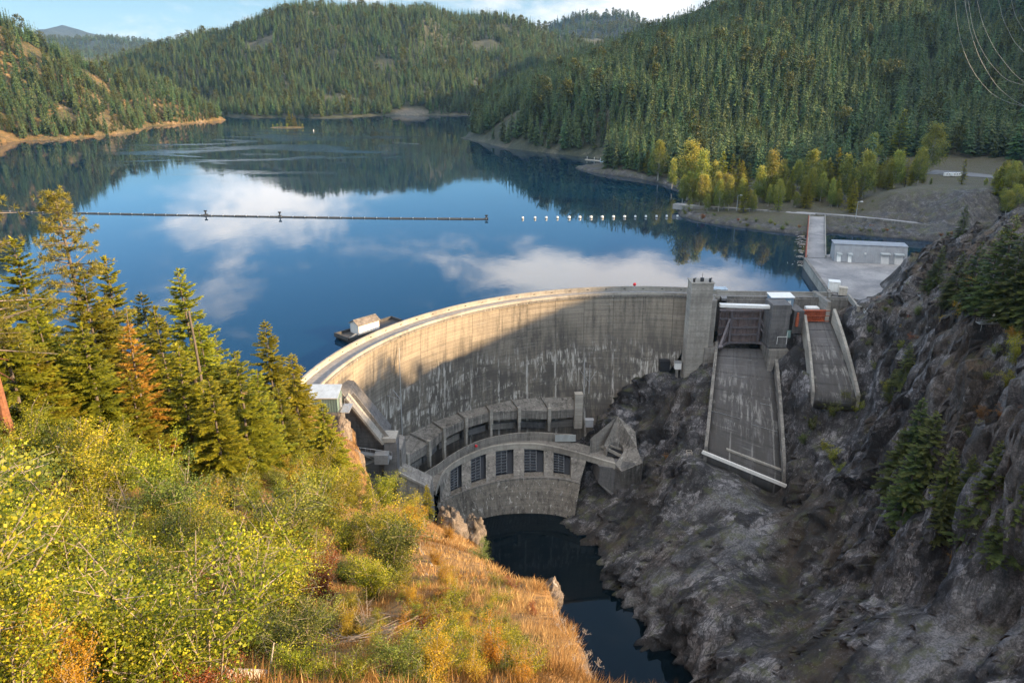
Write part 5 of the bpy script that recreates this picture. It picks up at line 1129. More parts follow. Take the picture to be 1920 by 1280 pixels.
# ---- detailed conifers: branches carrying sprays of needles (in metres, ~20 m tall)
def fir(seed, H=20.0, Rm=3.4, whorls=36, base=.06, dens=1.0, droop=.35, gaps=.12, nl=.34, wd=.05, power=.8):
    rg = np.random.default_rng(seed); L = Leaves()
    for k in range(whorls):
        t = k / whorls; z0 = H * (base + (1 - base) * (t ** .95)); rmax = Rm * ((1 - t) ** power) * (1 if t > .1 else .6 + 4 * t) + .18
        for _ in range(int(rg.integers(4, 8))):
            if rg.random() < gaps: continue
            a = rg.uniform(0, 6.28); ln = rmax * rg.uniform(.6, 1.12); z = z0 + rg.normal(0, H / whorls * .35)
            m = max(5, int(ln * 11 * dens)); s = np.sort(rg.uniform(.12, 1, m)); d = np.array([math.cos(a), math.sin(a), 0]); sd = np.array([-math.sin(a), math.cos(a), 0])
            rise = rg.uniform(.0, .25) + t * .35; zz = z + ln * (rise * s - (droop * (1 - t * .6)) * s * s + .1 * s ** 4)
            p = d * (s * ln)[:, None]; p[:, 2] = zz
            for sg in (-1, 1):
                tl = nl * (1.25 - s * .55) * rg.uniform(.7, 1.3, m) * (.55 + .22 * ln); dr = unit(d * .75 + sd * sg * rg.uniform(.35, .95, m)[:, None] + np.array([0, 0, 1]) * rg.uniform(-.45, .12, m)[:, None])
                up = unit(np.array([0, 0, 1]) + rg.normal(0, .35, (m, 3))); b = unit(np.cross(dr, up)) * (wd * rg.uniform(.8, 1.5, m))[:, None]
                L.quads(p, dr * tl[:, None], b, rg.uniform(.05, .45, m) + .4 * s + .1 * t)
            tip = p[-1:]; L.quads(tip, (d * .4 + np.array([0, 0, .05]))[None] * nl * 2, sd[None] * wd, np.array([.9]))
    n = 14; c = np.zeros((n, 3)); c[:, 2] = H * rg.uniform(.95, .995, n); a = rg.uniform(0, 6.28, n); L.quads(c, np.stack([np.cos(a) * .2, np.sin(a) * .2, np.full(n, .42)], -1), np.stack([-np.sin(a), np.cos(a), 0 * a], -1) * wd, np.full(n, .8))
    return L.mesh('crown')
def pine(seed, H=22.0, Rm=3.6, base=.25, nbr=95, tuft=26, nl=.26):
    rg = np.random.default_rng(seed); L = Leaves(); mb = MB()
    for k in range(nbr):
        t = rg.uniform(0, 1) ** .85; z = H * (base + (1 - base) * t * .99); ln = Rm * (math.sin(min(1, (1 - t) * 1.25 + .12) * math.pi / 2)) * rg.uniform(.5, 1.1); a = rg.uniform(0, 6.28)
        d = np.array([math.cos(a), math.sin(a), rg.uniform(-.1, .5)]); e = np.array([0, 0, z]) + d * ln; mb.tube((0, 0, z), e, .07, .02, 4)
        for q in range(int(3 + ln * 2.2)):
            s = rg.uniform(.45, 1.05); c = np.array([0, 0, z]) + d * ln * s + rg.normal(0, .28, 3) * np.array([1, 1, .6]); n = tuft
            dr = unit(rdir(rg, n) + d * .5 + np.array([0, 0, .35])); L.quads(np.tile(c, (n, 1)), dr * nl * rg.uniform(.7, 1.2, (n, 1)) * 1.5, unit(np.cross(dr, rdir(rg, n))) * .022, rg.uniform(.1, .9, n))
    return L.mesh('crown'), mb
# ---- shrubs: stems + real-size leaves
def shrub(seed, H=4.0, Rw=1.8, stems=8, twigs=60, leaves=55, ls=.085, lw=.03, up=.75, bare=0.0, loose=.33):
    rg = np.random.default_rng(seed); L = Leaves(); mb = MB(); ends = []
    for k in range(stems):
        a = rg.uniform(0, 6.28); h = H * rg.uniform(.6, 1.0); rr = Rw * rg.uniform(.1, 1.0); p0 = np.array([rg.normal(0, .12), rg.normal(0, .12), -.2]); p1 = np.array([math.cos(a) * rr * .35, math.sin(a) * rr * .35, h * .5]); p2 = np.array([math.cos(a) * rr, math.sin(a) * rr, h])
        r = .022 * H / 3 * rg.uniform(.7, 1.5); mb.tube(p0, p1, r, r * .65, 4); mb.tube(p1, p2, r * .65, r * .2, 4); ends.append((p0, p1, p2))
    for k in range(twigs):
        p0, p1, p2 = ends[k % stems]; s = rg.uniform(.12, 1); c = (p0 + (p1 - p0) * s * 2) if s < .5 else (p1 + (p2 - p1) * (s * 2 - 1)); d = unit(rdir(rg, 1)[0] + np.array([0, 0, up])) * rg.uniform(.35, 1.0) * H * .26
        mb.tube(c, c + d, .008 * H / 3, .004, 3)
        if rg.random() < bare: continue
        n = int(leaves * rg.uniform(.5, 1.3)); u = rg.uniform(.15, 1.1, (n, 1)); p = c + d * u + rg.normal(0, loose * H / 9, (n, 3)); dr = unit(rdir(rg, n) + np.array([0, 0, -.25])); sz = ls * rg.uniform(.6, 1.3, (n, 1))
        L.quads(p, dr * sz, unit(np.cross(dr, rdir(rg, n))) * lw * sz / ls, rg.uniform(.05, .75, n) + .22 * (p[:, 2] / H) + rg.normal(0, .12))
    me = bpy.data.meshes.new('stems'); me.from_pydata([tuple(v) for v in mb.v], [], mb.f); me.update()
    return (L.mesh('foliage') if L.V else None), me

def mesh_of(mb, name):
    me = bpy.data.meshes.new(name); me.from_pydata([tuple(v) for v in mb.v], [], mb.f); me.update(); return me
def plant(name, label, cat, parts, loc, sc=1.0, rz=0.0, group=None, tilt=(0, 0), sxy=None):
    o = empty(name, label, cat, loc, group); o.scale = (sc * (sxy or 1), sc * (sxy or 1), sc); o.rotation_euler = (tilt[0], tilt[1], rz)
    for pn, me, mat in parts:
        if me is None: continue
        c = bpy.data.objects.new(pn, me); COL.objects.link(c); c.parent = o
        if not me.materials: me.materials.append(mat)
    return o
def ground_hit(px, py, g, t0=4, t1=460):
    hf = {g_rb: h_rb, g_fg: h_fgd, g_rh: h_rh}[g]; d = ray(px, py); d = d / np.linalg.norm(d)
    for lo, hi, n in ((t0, t1, 230), (None, None, 12)):
        if lo is None: lo, hi = T0, T1
        t = np.linspace(lo, hi, n); P = CP + d * t[:, None]; k = np.nonzero(P[:, 2] <= hf(P[:, 0], P[:, 1]))[0]
        if len(k) == 0: return None
        k = max(1, k[0]); T0, T1 = t[k - 1], t[k]
    return CP + d * T1
rnd = random.Random(11)

# ---------------- right bank + point: far forest prototypes
FARC = [far_conifer(200 + i, s) for i, s in enumerate((.17, .2, .225, .19, .25, .15))]
for m_ in FARC: m_.materials.append(M['forest'])
FARB = [far_broadleaf(300 + i) for i in range(2)]
FARTR = trunk_mesh(.5, .012, .006)
FARTR.materials.append(M['bark'])
def forest_pts(hf, region, spacing, seed, slope_h=(22, 30), keep=None, jitter=.45):
    rg = np.random.default_rng(seed); x0, x1, y0, y1 = region; xs = np.arange(x0, x1, spacing); ys = np.arange(y0, y1, spacing)
    X, Y = np.meshgrid(xs, ys); X = (X + rg.uniform(-jitter, jitter, X.shape) * spacing).ravel(); Y = (Y + rg.uniform(-jitter, jitter, Y.shape) * spacing).ravel()
    Z = hf(X, Y); m = Z > 1.2
    if keep is not None: m &= keep(X, Y, Z)
    X, Y, Z = X[m], Y[m], Z[m]
    c, s = math.cos(TH), math.sin(TH); dep = Y * c - (Z - CZ) * s; u = 960 + F * X / dep; v = 640 - F * (Y * s + (Z + 12 - CZ) * c) / dep
    k = (dep > 10) & (u > -160) & (u < 2080) & (v > -120) & (v < 1350); X, Y, Z = X[k], Y[k], Z[k]
    H = rg.uniform(*slope_h, len(X)) * np.where(rg.random(len(X)) < .15, .7, 1)
    return np.stack([X, Y, Z, H], -1), rg
def occluded_cull(P, hf, margin=22):
    """drop trees whose tops lie well behind the ground they stand on (far side of the ridge)"""
    keep = np.ones(len(P), bool)
    for t in np.linspace(.55, .97, 22):
        x, y = P[:, 0] * t, P[:, 1] * t; z = CZ + (P[:, 2] + P[:, 3] - CZ) * t; keep &= ~(hf(x, y) > z + 2)
    return P[keep]
def gn_forest(name, P, protos, rg, label, cat, frac_b=0.0, nb=0):
    me = bpy.data.meshes.new(name); me.vertices.add(len(P)); me.vertices.foreach_set('co', P[:, :3].astype(np.float32).ravel() - np.tile([0, 0, .6], len(P)).astype(np.float32))
    idx = rg.integers(0, len(protos) - nb, len(P)); 
    if nb: b = rg.random(len(P)) < frac_b; idx = np.where(b, len(protos) - nb + rg.integers(0, nb, len(P)), idx)
    for an, typ, val in (('sc', 'FLOAT', P[:, 3]), ('rot', 'FLOAT', rg.uniform(0, 6.28, len(P))), ('idx', 'INT', idx), ('slim', 'FLOAT', rg.uniform(.8, 1.25, len(P)))):
        a = me.attributes.new(an, typ, 'POINT'); a.data.foreach_set('value', val.astype(np.int32 if typ == 'INT' else np.float32))
    me.update(); o = bpy.data.objects.new(name, me); COL.objects.link(o); tag(o, label, cat, kind='stuff')
    g = bpy.data.node_groups.new(name + '_scatter', 'GeometryNodeTree'); g.interface.new_socket('Geometry', in_out='INPUT', socket_type='NodeSocketGeometry'); g.interface.new_socket('Geometry', in_out='OUTPUT', socket_type='NodeSocketGeometry')
    N = g.nodes; gi, go = N.new('NodeGroupInput'), N.new('NodeGroupOutput'); ip = N.new('GeometryNodeInstanceOnPoints'); j = N.new('GeometryNodeGeometryToInstance')
    for p in reversed(protos):
        oi = N.new('GeometryNodeObjectInfo'); oi.inputs[0].default_value = p; oi.transform_space = 'ORIGINAL'; g.links.new(oi.outputs['Geometry'], j.inputs[0])
    def attr(nm, dt): a = N.new('GeometryNodeInputNamedAttribute'); a.data_type = dt; a.inputs[0].default_value = nm; return a.outputs[0]
    ip.inputs['Pick Instance'].default_value = True
    g.links.new(gi.outputs[0], ip.inputs['Points']); g.links.new(j.outputs[0], ip.inputs['Instance']); g.links.new(attr('idx', 'INT'), ip.inputs['Instance Index'])
    cx = N.new('ShaderNodeCombineXYZ'); g.links.new(attr('rot', 'FLOAT'), cx.inputs[2]); g.links.new(cx.outputs[0], ip.inputs['Rotation'])
    cs = N.new('ShaderNodeCombineXYZ'); m1 = N.new('ShaderNodeMath'); m1.operation = 'MULTIPLY'; s_ = attr('sc', 'FLOAT'); g.links.new(s_, m1.inputs[0]); g.links.new(attr('slim', 'FLOAT'), m1.inputs[1])
    g.links.new(m1.outputs[0], cs.inputs[0]); g.links.new(m1.outputs[0], cs.inputs[1]); g.links.new(s_, cs.inputs[2]); g.links.new(cs.outputs[0], ip.inputs['Scale']); g.links.new(ip.outputs[0], go.inputs[0])
    md = o.modifiers.new('scatter', 'NODES'); md.node_group = g; return o

# right hill: the front trees are individuals, the rest one wood
P, rg = forest_pts(h_rh, (-150, 1050, 600, 1750), 9.6, 1, (30, 46), lambda x, y, z: (z > 4.2) & ((y > 800) | (z > 14) | (x > 560) | ((y > 660) & (x < 330))) & (vnoise(np.stack([x * .02, y * .02, 0 * x], -1), 8) > -.75))
P = occluded_cull(P, h_rh)
sz = P[:, 3] / np.hypot(P[:, 0], P[:, 1]); order = np.argsort(-sz); nI = 185
PI_, PR = P[order[:nI]], P[order[nI:]]
farobjs = []
for k, p in enumerate(PI_):
    i = k % 6
    o = plant('conifer', 'dark green conifer at the front of the dense forest on the shaded hillside', 'tree', [('crown', FARC[i], M['forest']), ('trunk', FARTR, M['bark'])], (p[0], p[1], p[2] - .5), float(p[3]), rnd.uniform(0, 6.28), 'conifers at the foot of the wooded hill', sxy=rnd.uniform(.85, 1.2))
    if k < 6: farobjs.append(o.children[0])
# two broadleaf trees in the wood give the kind for the paler crowns among the conifers
for k, (px, py, Y) in enumerate(((1405, 262, 830), (1010, 262, 1010))):
    c = PY(px, py, Y); z = g_rh(c[0], Y)
    o = plant('broadleaf_tree', ('rounded pale green tree among the dark conifers above the campground', 'low rounded tree at the lake edge below the shaded forest')[k], 'tree', [('crown', FARB[k], M['forest_broad']), ('trunk', FARTR, M['bark'])], (c[0], Y, z - .5), 20, 0.0); farobjs.append(o.children[0])
gn_forest('conifer_forest', PR, farobjs, rg, 'dense dark conifer wood covering the shaded hill right of the lake', 'forest', .03, 2)
P, rg = forest_pts(h_ch, (-1300, 700, 1650, 2800), 12.5, 2, (26, 40), lambda x, y, z: (chsoil(x, y) < .35) & (vnoise(np.stack([x * .012, y * .012, 0 * x], -1), 4) > -.7))
P = occluded_cull(P, h_ch); gn_forest('conifer_forest', P, farobjs, rg, 'thick conifer wood over the rounded hill closing the far end of the lake', 'forest', .06, 2)
P2, rg = forest_pts(h_lh, (-1500, -560, 900, 1900), 10.5, 3, (22, 40), lambda x, y, z: vnoise(np.stack([x * .02, y * .02, 0 * x], -1), 14) > -.42)
P2 = occluded_cull(P2, h_lh); gn_forest('conifer_forest', P2, farobjs, rg, 'sunlit open conifer wood on the dry slope left of the lake', 'forest', .05, 2)
# trees along the ridge crest out of frame
rg = np.random.default_rng(9); RT_ = np.array([(560 + rg.uniform(-2, 2), y, h) for y, h in ((97, 13), (101, 12), (104, 11), (111, 6), (115, 10), (118, 11), (120, 9), (125, 11), (128, 9), (132, 6), (146, 11), (149, 14), (151, 13), (154, 11), (157, 8), (60, 15), (70, 16), (80, 14), (88, 15), (30, 16), (45, 15))])
gn_forest('conifer_forest', np.stack([RT_[:, 0], RT_[:, 1], wr_f(RT_[:, 0], RT_[:, 1]), RT_[:, 2]], -1), farobjs, rg, 'line of conifers along the bare western ridge', 'forest')
P3, rg = forest_pts(h_lh, (-1100, -560, 950, 1760), 5.0, 31, (5, 15), lambda x, y, z: (z < 15) & (vnoise(np.stack([x * .03, y * .03, 0 * x], -1), 24) > -.45)); gn_forest('shore_thicket', P3, farobjs, rg, 'low trees and bushes crowding the left shore', 'forest', .35, 2)
for nm, lab in (('distant_hill', 'bluish conifer wood on the distant hill in the gap'), ('distant_ridge', 'hazy conifer wood on the distant ridge at the left')):
    f_, xs_, y0_, dp_ = RF_[nm]; PF, rg = forest_pts(f_, (xs_[0], xs_[-1], y0_ - dp_ * .8, y0_ + dp_ * .1), 26, 41, (30, 48), lambda x, y, z: z > 60); gn_forest('conifer_forest', PF, farobjs, rg, lab, 'forest')
print('forest', len(PR), len(P), len(P2))

# ---------------- mid-distance conifers and cottonwoods (real branches)
FIRS = [fir(400 + i, 20, r, wh, dens=dn, droop=dr, gaps=g, nl=.55, wd=.13) for i, (r, wh, dn, dr, g) in enumerate(((4.1, 34, 1.1, .35, .06), (3.4, 32, 1.0, .3, .1), (4.8, 34, 1.1, .4, .06)))]
FIRTR = trunk_mesh(19.5, .26, .03)
def cottonwood(seed, H=24, W=4.5, ncl=70, per=62):
    rg = np.random.default_rng(seed); L = Leaves(); mb = MB(); mb.tube((0, 0, -.3), (0, 0, H * .3), .34, .26, 6); mb.tube((0, 0, H * .3), (.3, .2, H * .85), .26, .06, 6)
    for k in range(ncl):
        z = rg.uniform(.2, 1.0); r = W * (math.sin(min(1, (z - .08) / .85) * math.pi) ** .55 if z < .92 else .35) * rg.uniform(.2, 1); a = rg.uniform(0, 6.28); c = np.array([r * math.cos(a), r * math.sin(a), H * z * .96]); b = np.array([0.1, 0.1, max(H * .16, c[2] - r * rg.uniform(.9, 1.6))]); mb.tube(b, c, .09, .02, 4)
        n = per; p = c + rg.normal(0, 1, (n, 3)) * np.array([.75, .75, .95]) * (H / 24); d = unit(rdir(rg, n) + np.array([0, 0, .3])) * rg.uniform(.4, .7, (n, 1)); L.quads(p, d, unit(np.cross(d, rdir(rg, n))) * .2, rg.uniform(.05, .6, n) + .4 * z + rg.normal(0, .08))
    return L.mesh('crown'), mesh_of(mb, 'trunk')
COT = [cottonwood(500 + i, 24, w_, n) for i, (w_, n) in enumerate(((4.6, 105), (3.6, 85), (5.8, 125)))]
ptrees = [(1297, 265, 575, 'c', 0), (1320, 283, 560, 'c', 1), (1342, 303, 565, 'c', 1), (1358, 283, 575, 'f', 0), (1376, 288, 580, 'f', 1), (1393, 300, 585, 'f', 1), (1407, 306, 560, 'f', 0), (1428, 312, 548, 'c', 1), (1452, 283, 556, 'c', 1), (1470, 305, 590, 'f', 2), (1488, 313, 570, 'f', 0), (1500, 300, 610, 'c', 0),
          (1528, 281, 585, 'c', 0), (1524, 322, 552, 'f', 2), (1541, 318, 560, 'f', 0), (1557, 296, 575, 'f', 2), (1576, 277, 580, 'f', 0), (1593, 291, 560, 'c', 1), (1610, 300, 590, 'f', 1), (1630, 283, 552, 'c', 0), (1618, 325, 548, 'f', 1), (1655, 305, 590, 'f', 0), (1687, 282, 570, 'c', 0), (1672, 312, 560, 'f', 2), (1733, 277, 590, 'c', 0), (1716, 300, 600, 'c', 1),
          (1758, 232, 690, 'c', 2), (1697, 205, 730, 'f', 0), (1640, 250, 720, 'c', 2), (1812, 298, 600, 'f', 1), (1238, 268, 690, 'c', 2), (1216, 282, 720, 'f', 2), (1196, 272, 740, 'f', 0), (1178, 270, 760, 'f', 2), (1160, 278, 780, 'f', 0), (1262, 318, 640, 'c', 1), (1283, 330, 560, 'c', 1), (1300, 335, 556, 'c', 2), (1440, 335, 545, 'f', 1), (1380, 325, 552, 'f', 2), (1340, 332, 556, 'f', 0), (1480, 340, 548, 'f', 2), (1575, 330, 546, 'f', 2),
          (1888, 312, 520, 'c', 2), (1850, 335, 540, 'c', 2), (1910, 345, 480, 'c', 2), (1640, 360, 560, 'f', 1), (1705, 345, 585, 'f', 2), (1745, 345, 590, 'c', 1), (1600, 345, 575, 'f', 0), (1318, 345, 570, 'f', 2), (1880, 350, 500, 'f', 1)]
for k, (px, py, Y, kind, v) in enumerate(ptrees):
    c = PY(px, py, Y); z = g_rh(c[0], Y); h = max(6, c[2] - z)
    if z < 2.3: z = 2.5
    if kind == 'c':
        lab = {265: 'tall cottonwood with golden top at the left end of the row on the point', 281: None, 232: 'large spreading pale green tree behind the row near the parking lot', 268: 'big round green tree on the low point by the shelter', 312: 'broad green tree at the right edge above the rocky cutting'}.get(py) or ('yellow topped cottonwood in the row on the flat point' if py < 310 else 'leafy green cottonwood low in the trees on the point')
        plant('cottonwood', lab, 'tree', [('crown', COT[v][0], M['cotton']), ('trunk', COT[v][1], M['barkpale'])], (c[0], Y, z - .2), h / 24, rnd.uniform(0, 6), 'trees on the flat point', sxy=rnd.uniform(1.1, 1.4))
    else:
        lab = {298: 'lone thin dark conifer beside the white motorhome', 205: 'tallest conifer with pale tip behind the parking lot'}.get(py) or 'conifer standing among the cottonwoods on the flat point'
        plant('fir_tree', lab, 'tree', [('crown', FIRS[v], M['needles']), ('trunk', FIRTR, M['bark'])], (c[0], Y, z - .2), h / 20, rnd.uniform(0, 6), 'trees on the flat point', sxy=rnd.uniform(1.0, 1.25))
# the rest of the tree belt
for k in range(120):
    px = 1282 + 450 * rnd.random(); base = rnd.uniform(352, 397) - (14 if px > 1640 else 0); h = rnd.uniform(11, 24); c = PZ(px, base, 5.5)
    if c[1] < 495 or (abs(px - 1532) < 14 and base > 388) or (px > 1600 and base > 372): continue
    z = g_rh(c[0], c[1])
    if z < 3: continue
    if rnd.random() < .45: v = rnd.randrange(3); plant('cottonwood', 'leafy green cottonwood low in the trees on the point', 'tree', [('crown', COT[v][0], M['cotton']), ('trunk', COT[v][1], M['barkpale'])], (c[0], c[1], z - .2), h / 24, rnd.uniform(0, 6), 'trees on the flat point', sxy=rnd.uniform(.9, 1.2))
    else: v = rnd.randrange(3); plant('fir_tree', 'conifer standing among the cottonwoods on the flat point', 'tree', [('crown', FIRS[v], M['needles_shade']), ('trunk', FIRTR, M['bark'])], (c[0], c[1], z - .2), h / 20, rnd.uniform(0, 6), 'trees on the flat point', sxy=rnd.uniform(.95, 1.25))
for k in range(30):
    px, base, h = rnd.uniform(1858, 1940), rnd.uniform(338, 398), rnd.uniform(8, 20); c = PZ(px, base, 12)
    z = g_rh(c[0], c[1])
    if z < 3 or abs(px - 1812) < 12: continue
    v = rnd.randrange(3)
    if rnd.random() < .5: plant('cottonwood', 'leafy green tree in the group at the right above the rocky cutting', 'tree', [('crown', COT[v][0], M['cotton']), ('trunk', COT[v][1], M['barkpale'])], (c[0], c[1], z - .2), h / 24, rnd.uniform(0, 6), 'trees above the rocky cutting', sxy=rnd.uniform(1.2, 1.6))
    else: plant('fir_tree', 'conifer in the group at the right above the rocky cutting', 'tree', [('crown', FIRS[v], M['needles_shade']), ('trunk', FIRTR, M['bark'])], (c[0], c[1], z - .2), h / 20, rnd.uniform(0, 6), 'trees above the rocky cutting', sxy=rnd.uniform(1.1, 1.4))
# trees and bushes on the right-hand rock
FIRD = [fir(430 + i, 20, r, 38, dens=1.15, droop=.5, gaps=.06, nl=.5, wd=.1) for i, r in enumerate((4.2, 3.4))]
rocktrees = [(1700, 745, 900, 1), (1672, 800, 930, 0), (1722, 770, 940, 0), (1762, 838, 960, 1), (1690, 830, 985, 1), (1800, 850, 970, 1), (1838, 825, 990, 1), (1755, 915, 1020, 0), (1880, 905, 1055, 0), (1850, 960, 1060, 0), (1812, 905, 1030, 0), (1905, 1000, 1060, 0), (1690, 640, 735, 1), (1668, 690, 750, 1),
             (1800, 382, 447, 0), (1752, 460, 548, 1), (1742, 492, 552, 0), (1785, 470, 572, 0), (1812, 450, 590, 0), (1840, 430, 600, 1), (1862, 400, 590, 1), (1880, 440, 610, 0), (1905, 420, 600, 1), (1915, 470, 620, 0), (1828, 490, 585, 0), (1770, 520, 580, 1), (1895, 500, 610, 1)]
for k, (px, py, pb, v) in enumerate(rocktrees):
    p = ground_hit(px, pb, g_rb)
    if p is None: continue
    y = p[1]; c = PY(px, py, y); h = max(3.5, c[2] - p[2])
    lower = pb > 700
    lab = {745: 'tall dark conifer with layered branches at the top of the cliff clump', 915: 'small pale green conifer in front of the cliff clump', 905: 'broad green conifer at the lower right of the cliff clump', 640: 'grey green conifer just below the small chute', 382: 'big dark conifer standing at the water beyond the rock shoulder'}.get(py) or ('dark conifer in the clump growing on the cliff ledge' if lower else 'green conifer on top of the rock shoulder above the chutes')
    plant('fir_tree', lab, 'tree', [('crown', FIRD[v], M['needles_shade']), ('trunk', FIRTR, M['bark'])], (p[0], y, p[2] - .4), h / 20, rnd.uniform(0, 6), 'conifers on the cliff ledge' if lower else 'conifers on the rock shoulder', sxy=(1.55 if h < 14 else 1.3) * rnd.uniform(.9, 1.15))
SHR = [shrub(600 + i, 4, 1.7, 9, 130, 42, .10, .036) for i in range(4)]
SHG = [shrub(620 + i, 3, 1.9, 9, 110, 42, .10, .036, up=.4) for i in range(2)]
for k, (px, py, s, mt, lab) in enumerate(((1590, 765, 1.9, 'shrub_green', 'dark green bush hanging just below the small chute'), (1560, 775, 1.7, 'shrub_green', 'green bush at the left below the small chute'), (1615, 770, 1.0, 'shrub', 'yellow green bush below the right corner of the small chute'), (1520, 800, 1.3, 'shrub_green', 'bush in the cleft between the two chutes'), (1505, 830, 1.1, 'shrub_green', 'lower bush in the cleft beside the large chute'),
                                          (1560, 860, 1.6, 'shrub', 'bright yellow green bush on the wet rock under the small chute'), (1575, 890, 1.2, 'shrub', 'lower bright bush on the wet rock face'), (1545, 840, 1.0, 'shrub', 'small bush above the bright bush on the wet rock'), (1900, 680, 2.0, 'shrub', 'large light green bush at the right edge of the cliff'), (1890, 720, 1.3, 'shrub', 'light bush under the large one at the right edge'), (1660, 735, 1.2, 'shrub', 'pale bush on the rock right of the small chute'), (1640, 690, .9, 'shrub_green', 'low bush right of the small chute wall'), (1620, 650, .8, 'shrub_green', 'low bush beside the upper small chute wall'), (1630, 620, .8, 'shrub_green', 'tuft of green near the ladder by the apron'),
                                          (1800, 600, 1.6, 'shrub_gold', 'golden bush on the rocks below the upper platform'), (1775, 615, 1.3, 'shrub_gold', 'orange gold bush left of the lower platform'), (1825, 545, 1.5, 'shrub_gold', 'yellow bush under the trees on the shoulder'), (1690, 655, 1.1, 'shrub', 'yellow green bush by the grey conifer on the cliff'), (1720, 590, 1.0, 'shrub_green', 'low green bush on the upper rock face'), (1790, 660, 1.0, 'shrub_green', 'green bush in the boulders below the platform'), (1880, 790, 1.0, 'shrub_rust', 'dark red bush on the right cliff'), (1840, 780, 1.0, 'shrub_rust', 'rust brown bush among white stones on the cliff'), (1900, 640, 1.2, 'shrub_gold', 'golden bush at the right edge near the lower platform'),
                                          (1680, 1010, .9, 'shrub', 'small yellow bush at the foot of the cliff clump'), (1720, 1040, 1.0, 'shrub_gold', 'orange bush below the cliff clump'), (1790, 1060, 1.1, 'shrub_gold', 'orange bush at the base of the small pale conifer'), (1830, 1080, .9, 'shrub_rust', 'rust bush low under the cliff clump'), (1250, 860, .8, 'shrub_rust', 'brown tuft on the dark rock left of the large chute'), (1755, 700, .9, 'shrub_green', 'sparse bush in the middle of the cliff'), (1700, 545, .9, 'shrub_green', 'bush hanging over the apron edge by the steps'), (1620, 945, .6, 'shrub', 'tiny green tuft on the lower cliff'), (1560, 960, .6, 'shrub_green', 'green tuft on the water streaked rock'))):
    p = ground_hit(px, py, g_rb)
    if p is None: continue
    fl, st = (SHG if k % 2 else SHR)[k % 2]; fl2 = fl.copy(); fl2.materials.clear()
    plant('bush', lab, 'bush', [('foliage', fl2, M[mt]), ('stems', st, M['twig'])], (p[0], p[1], p[2] - .3), s * 1.15, rnd.uniform(0, 6), 'bushes on the right cliff', sxy=1.3)
for k in range(64):
    px, py = rnd.uniform(1600, 1925), rnd.uniform(560, 1120)
    p = ground_hit(px, py, g_rb)
    if p is None or p[0] < 122 or p[2] < -42: continue
    fl, st = SHG[k % 2]; fl2 = fl.copy(); fl2.materials.clear(); u = rnd.random(); mt, lab = ('shrub_green', 'low green bush scattered over the upper right cliff') if u < .45 else ('shrub', 'low yellow green bush scattered over the upper right cliff') if u < .65 else ('shrub_rust', 'low rust brown bush scattered over the upper right cliff') if u < .85 else ('shrub_gold', 'low golden bush scattered over the upper right cliff')
    plant('bush', lab, 'bush', [('foliage', fl2, M[mt]), ('stems', st, M['twig'])], (p[0], p[1], p[2] - .3), rnd.uniform(.35, .95), rnd.uniform(0, 6), 'low bushes over the upper right cliff', sxy=1.5)
for k in range(60):
    px = rnd.uniform(1270, 1800); bankside = rnd.random() < .6
    py = (np.interp(px, (1270, 1400, 1510, 1560, 1680, 1800), (402, 424, 436, 430, 440, 452)) - rnd.uniform(0, 12)) if bankside else rnd.uniform(376, 396)
    if abs(px - 1533) < 24 or (not bankside and px > 1640): continue
    p = ground_hit(px, py, g_rh, 380, 760)
    if p is None or p[2] < .6: continue
    fl, st = SHG[k % 2]; fl2 = fl.copy(); fl2.materials.clear(); mt = rnd.choice(('shrub_green', 'shrub_green', 'cotton', 'shrub_rust'))
    plant('bush', 'small bush on the rocky bank of the point above the water' if bankside else 'small bush beside the shore road on the point', 'bush', [('foliage', fl2, M[mt]), ('stems', st, M['twig'])], (p[0], p[1], p[2] - .3), rnd.uniform(.45, 1.0), rnd.uniform(0, 6), 'bushes on the point', sxy=1.4)
# bleached dead snags on the cliff
for lab, pts in (('bleached dead trunk with a kink lying on the cliff below the small chute', ((1657, 790), (1661, 812))), ('pale fallen trunk on the cliff left of the clump', ((1637, 836), (1660, 815))), ('bleached dead tree standing on the right cliff', ((1812, 782), (1818, 742)))):
    a = ground_hit(*pts[0], g_rb); b = PY(*pts[1], a[1] + .5); t = MB().tube(a, b, .16, .06, 6); m_ = a + (b - a) * .6; t.tube(m_, m_ + np.array([.9, 0, .9]), .06, .02, 4); t.tube(m_, m_ + np.array([-.6, .1, 1.2]), .05, .02, 4); tag(t.build('dead_tree', M['bleached']), lab, 'dead tree')
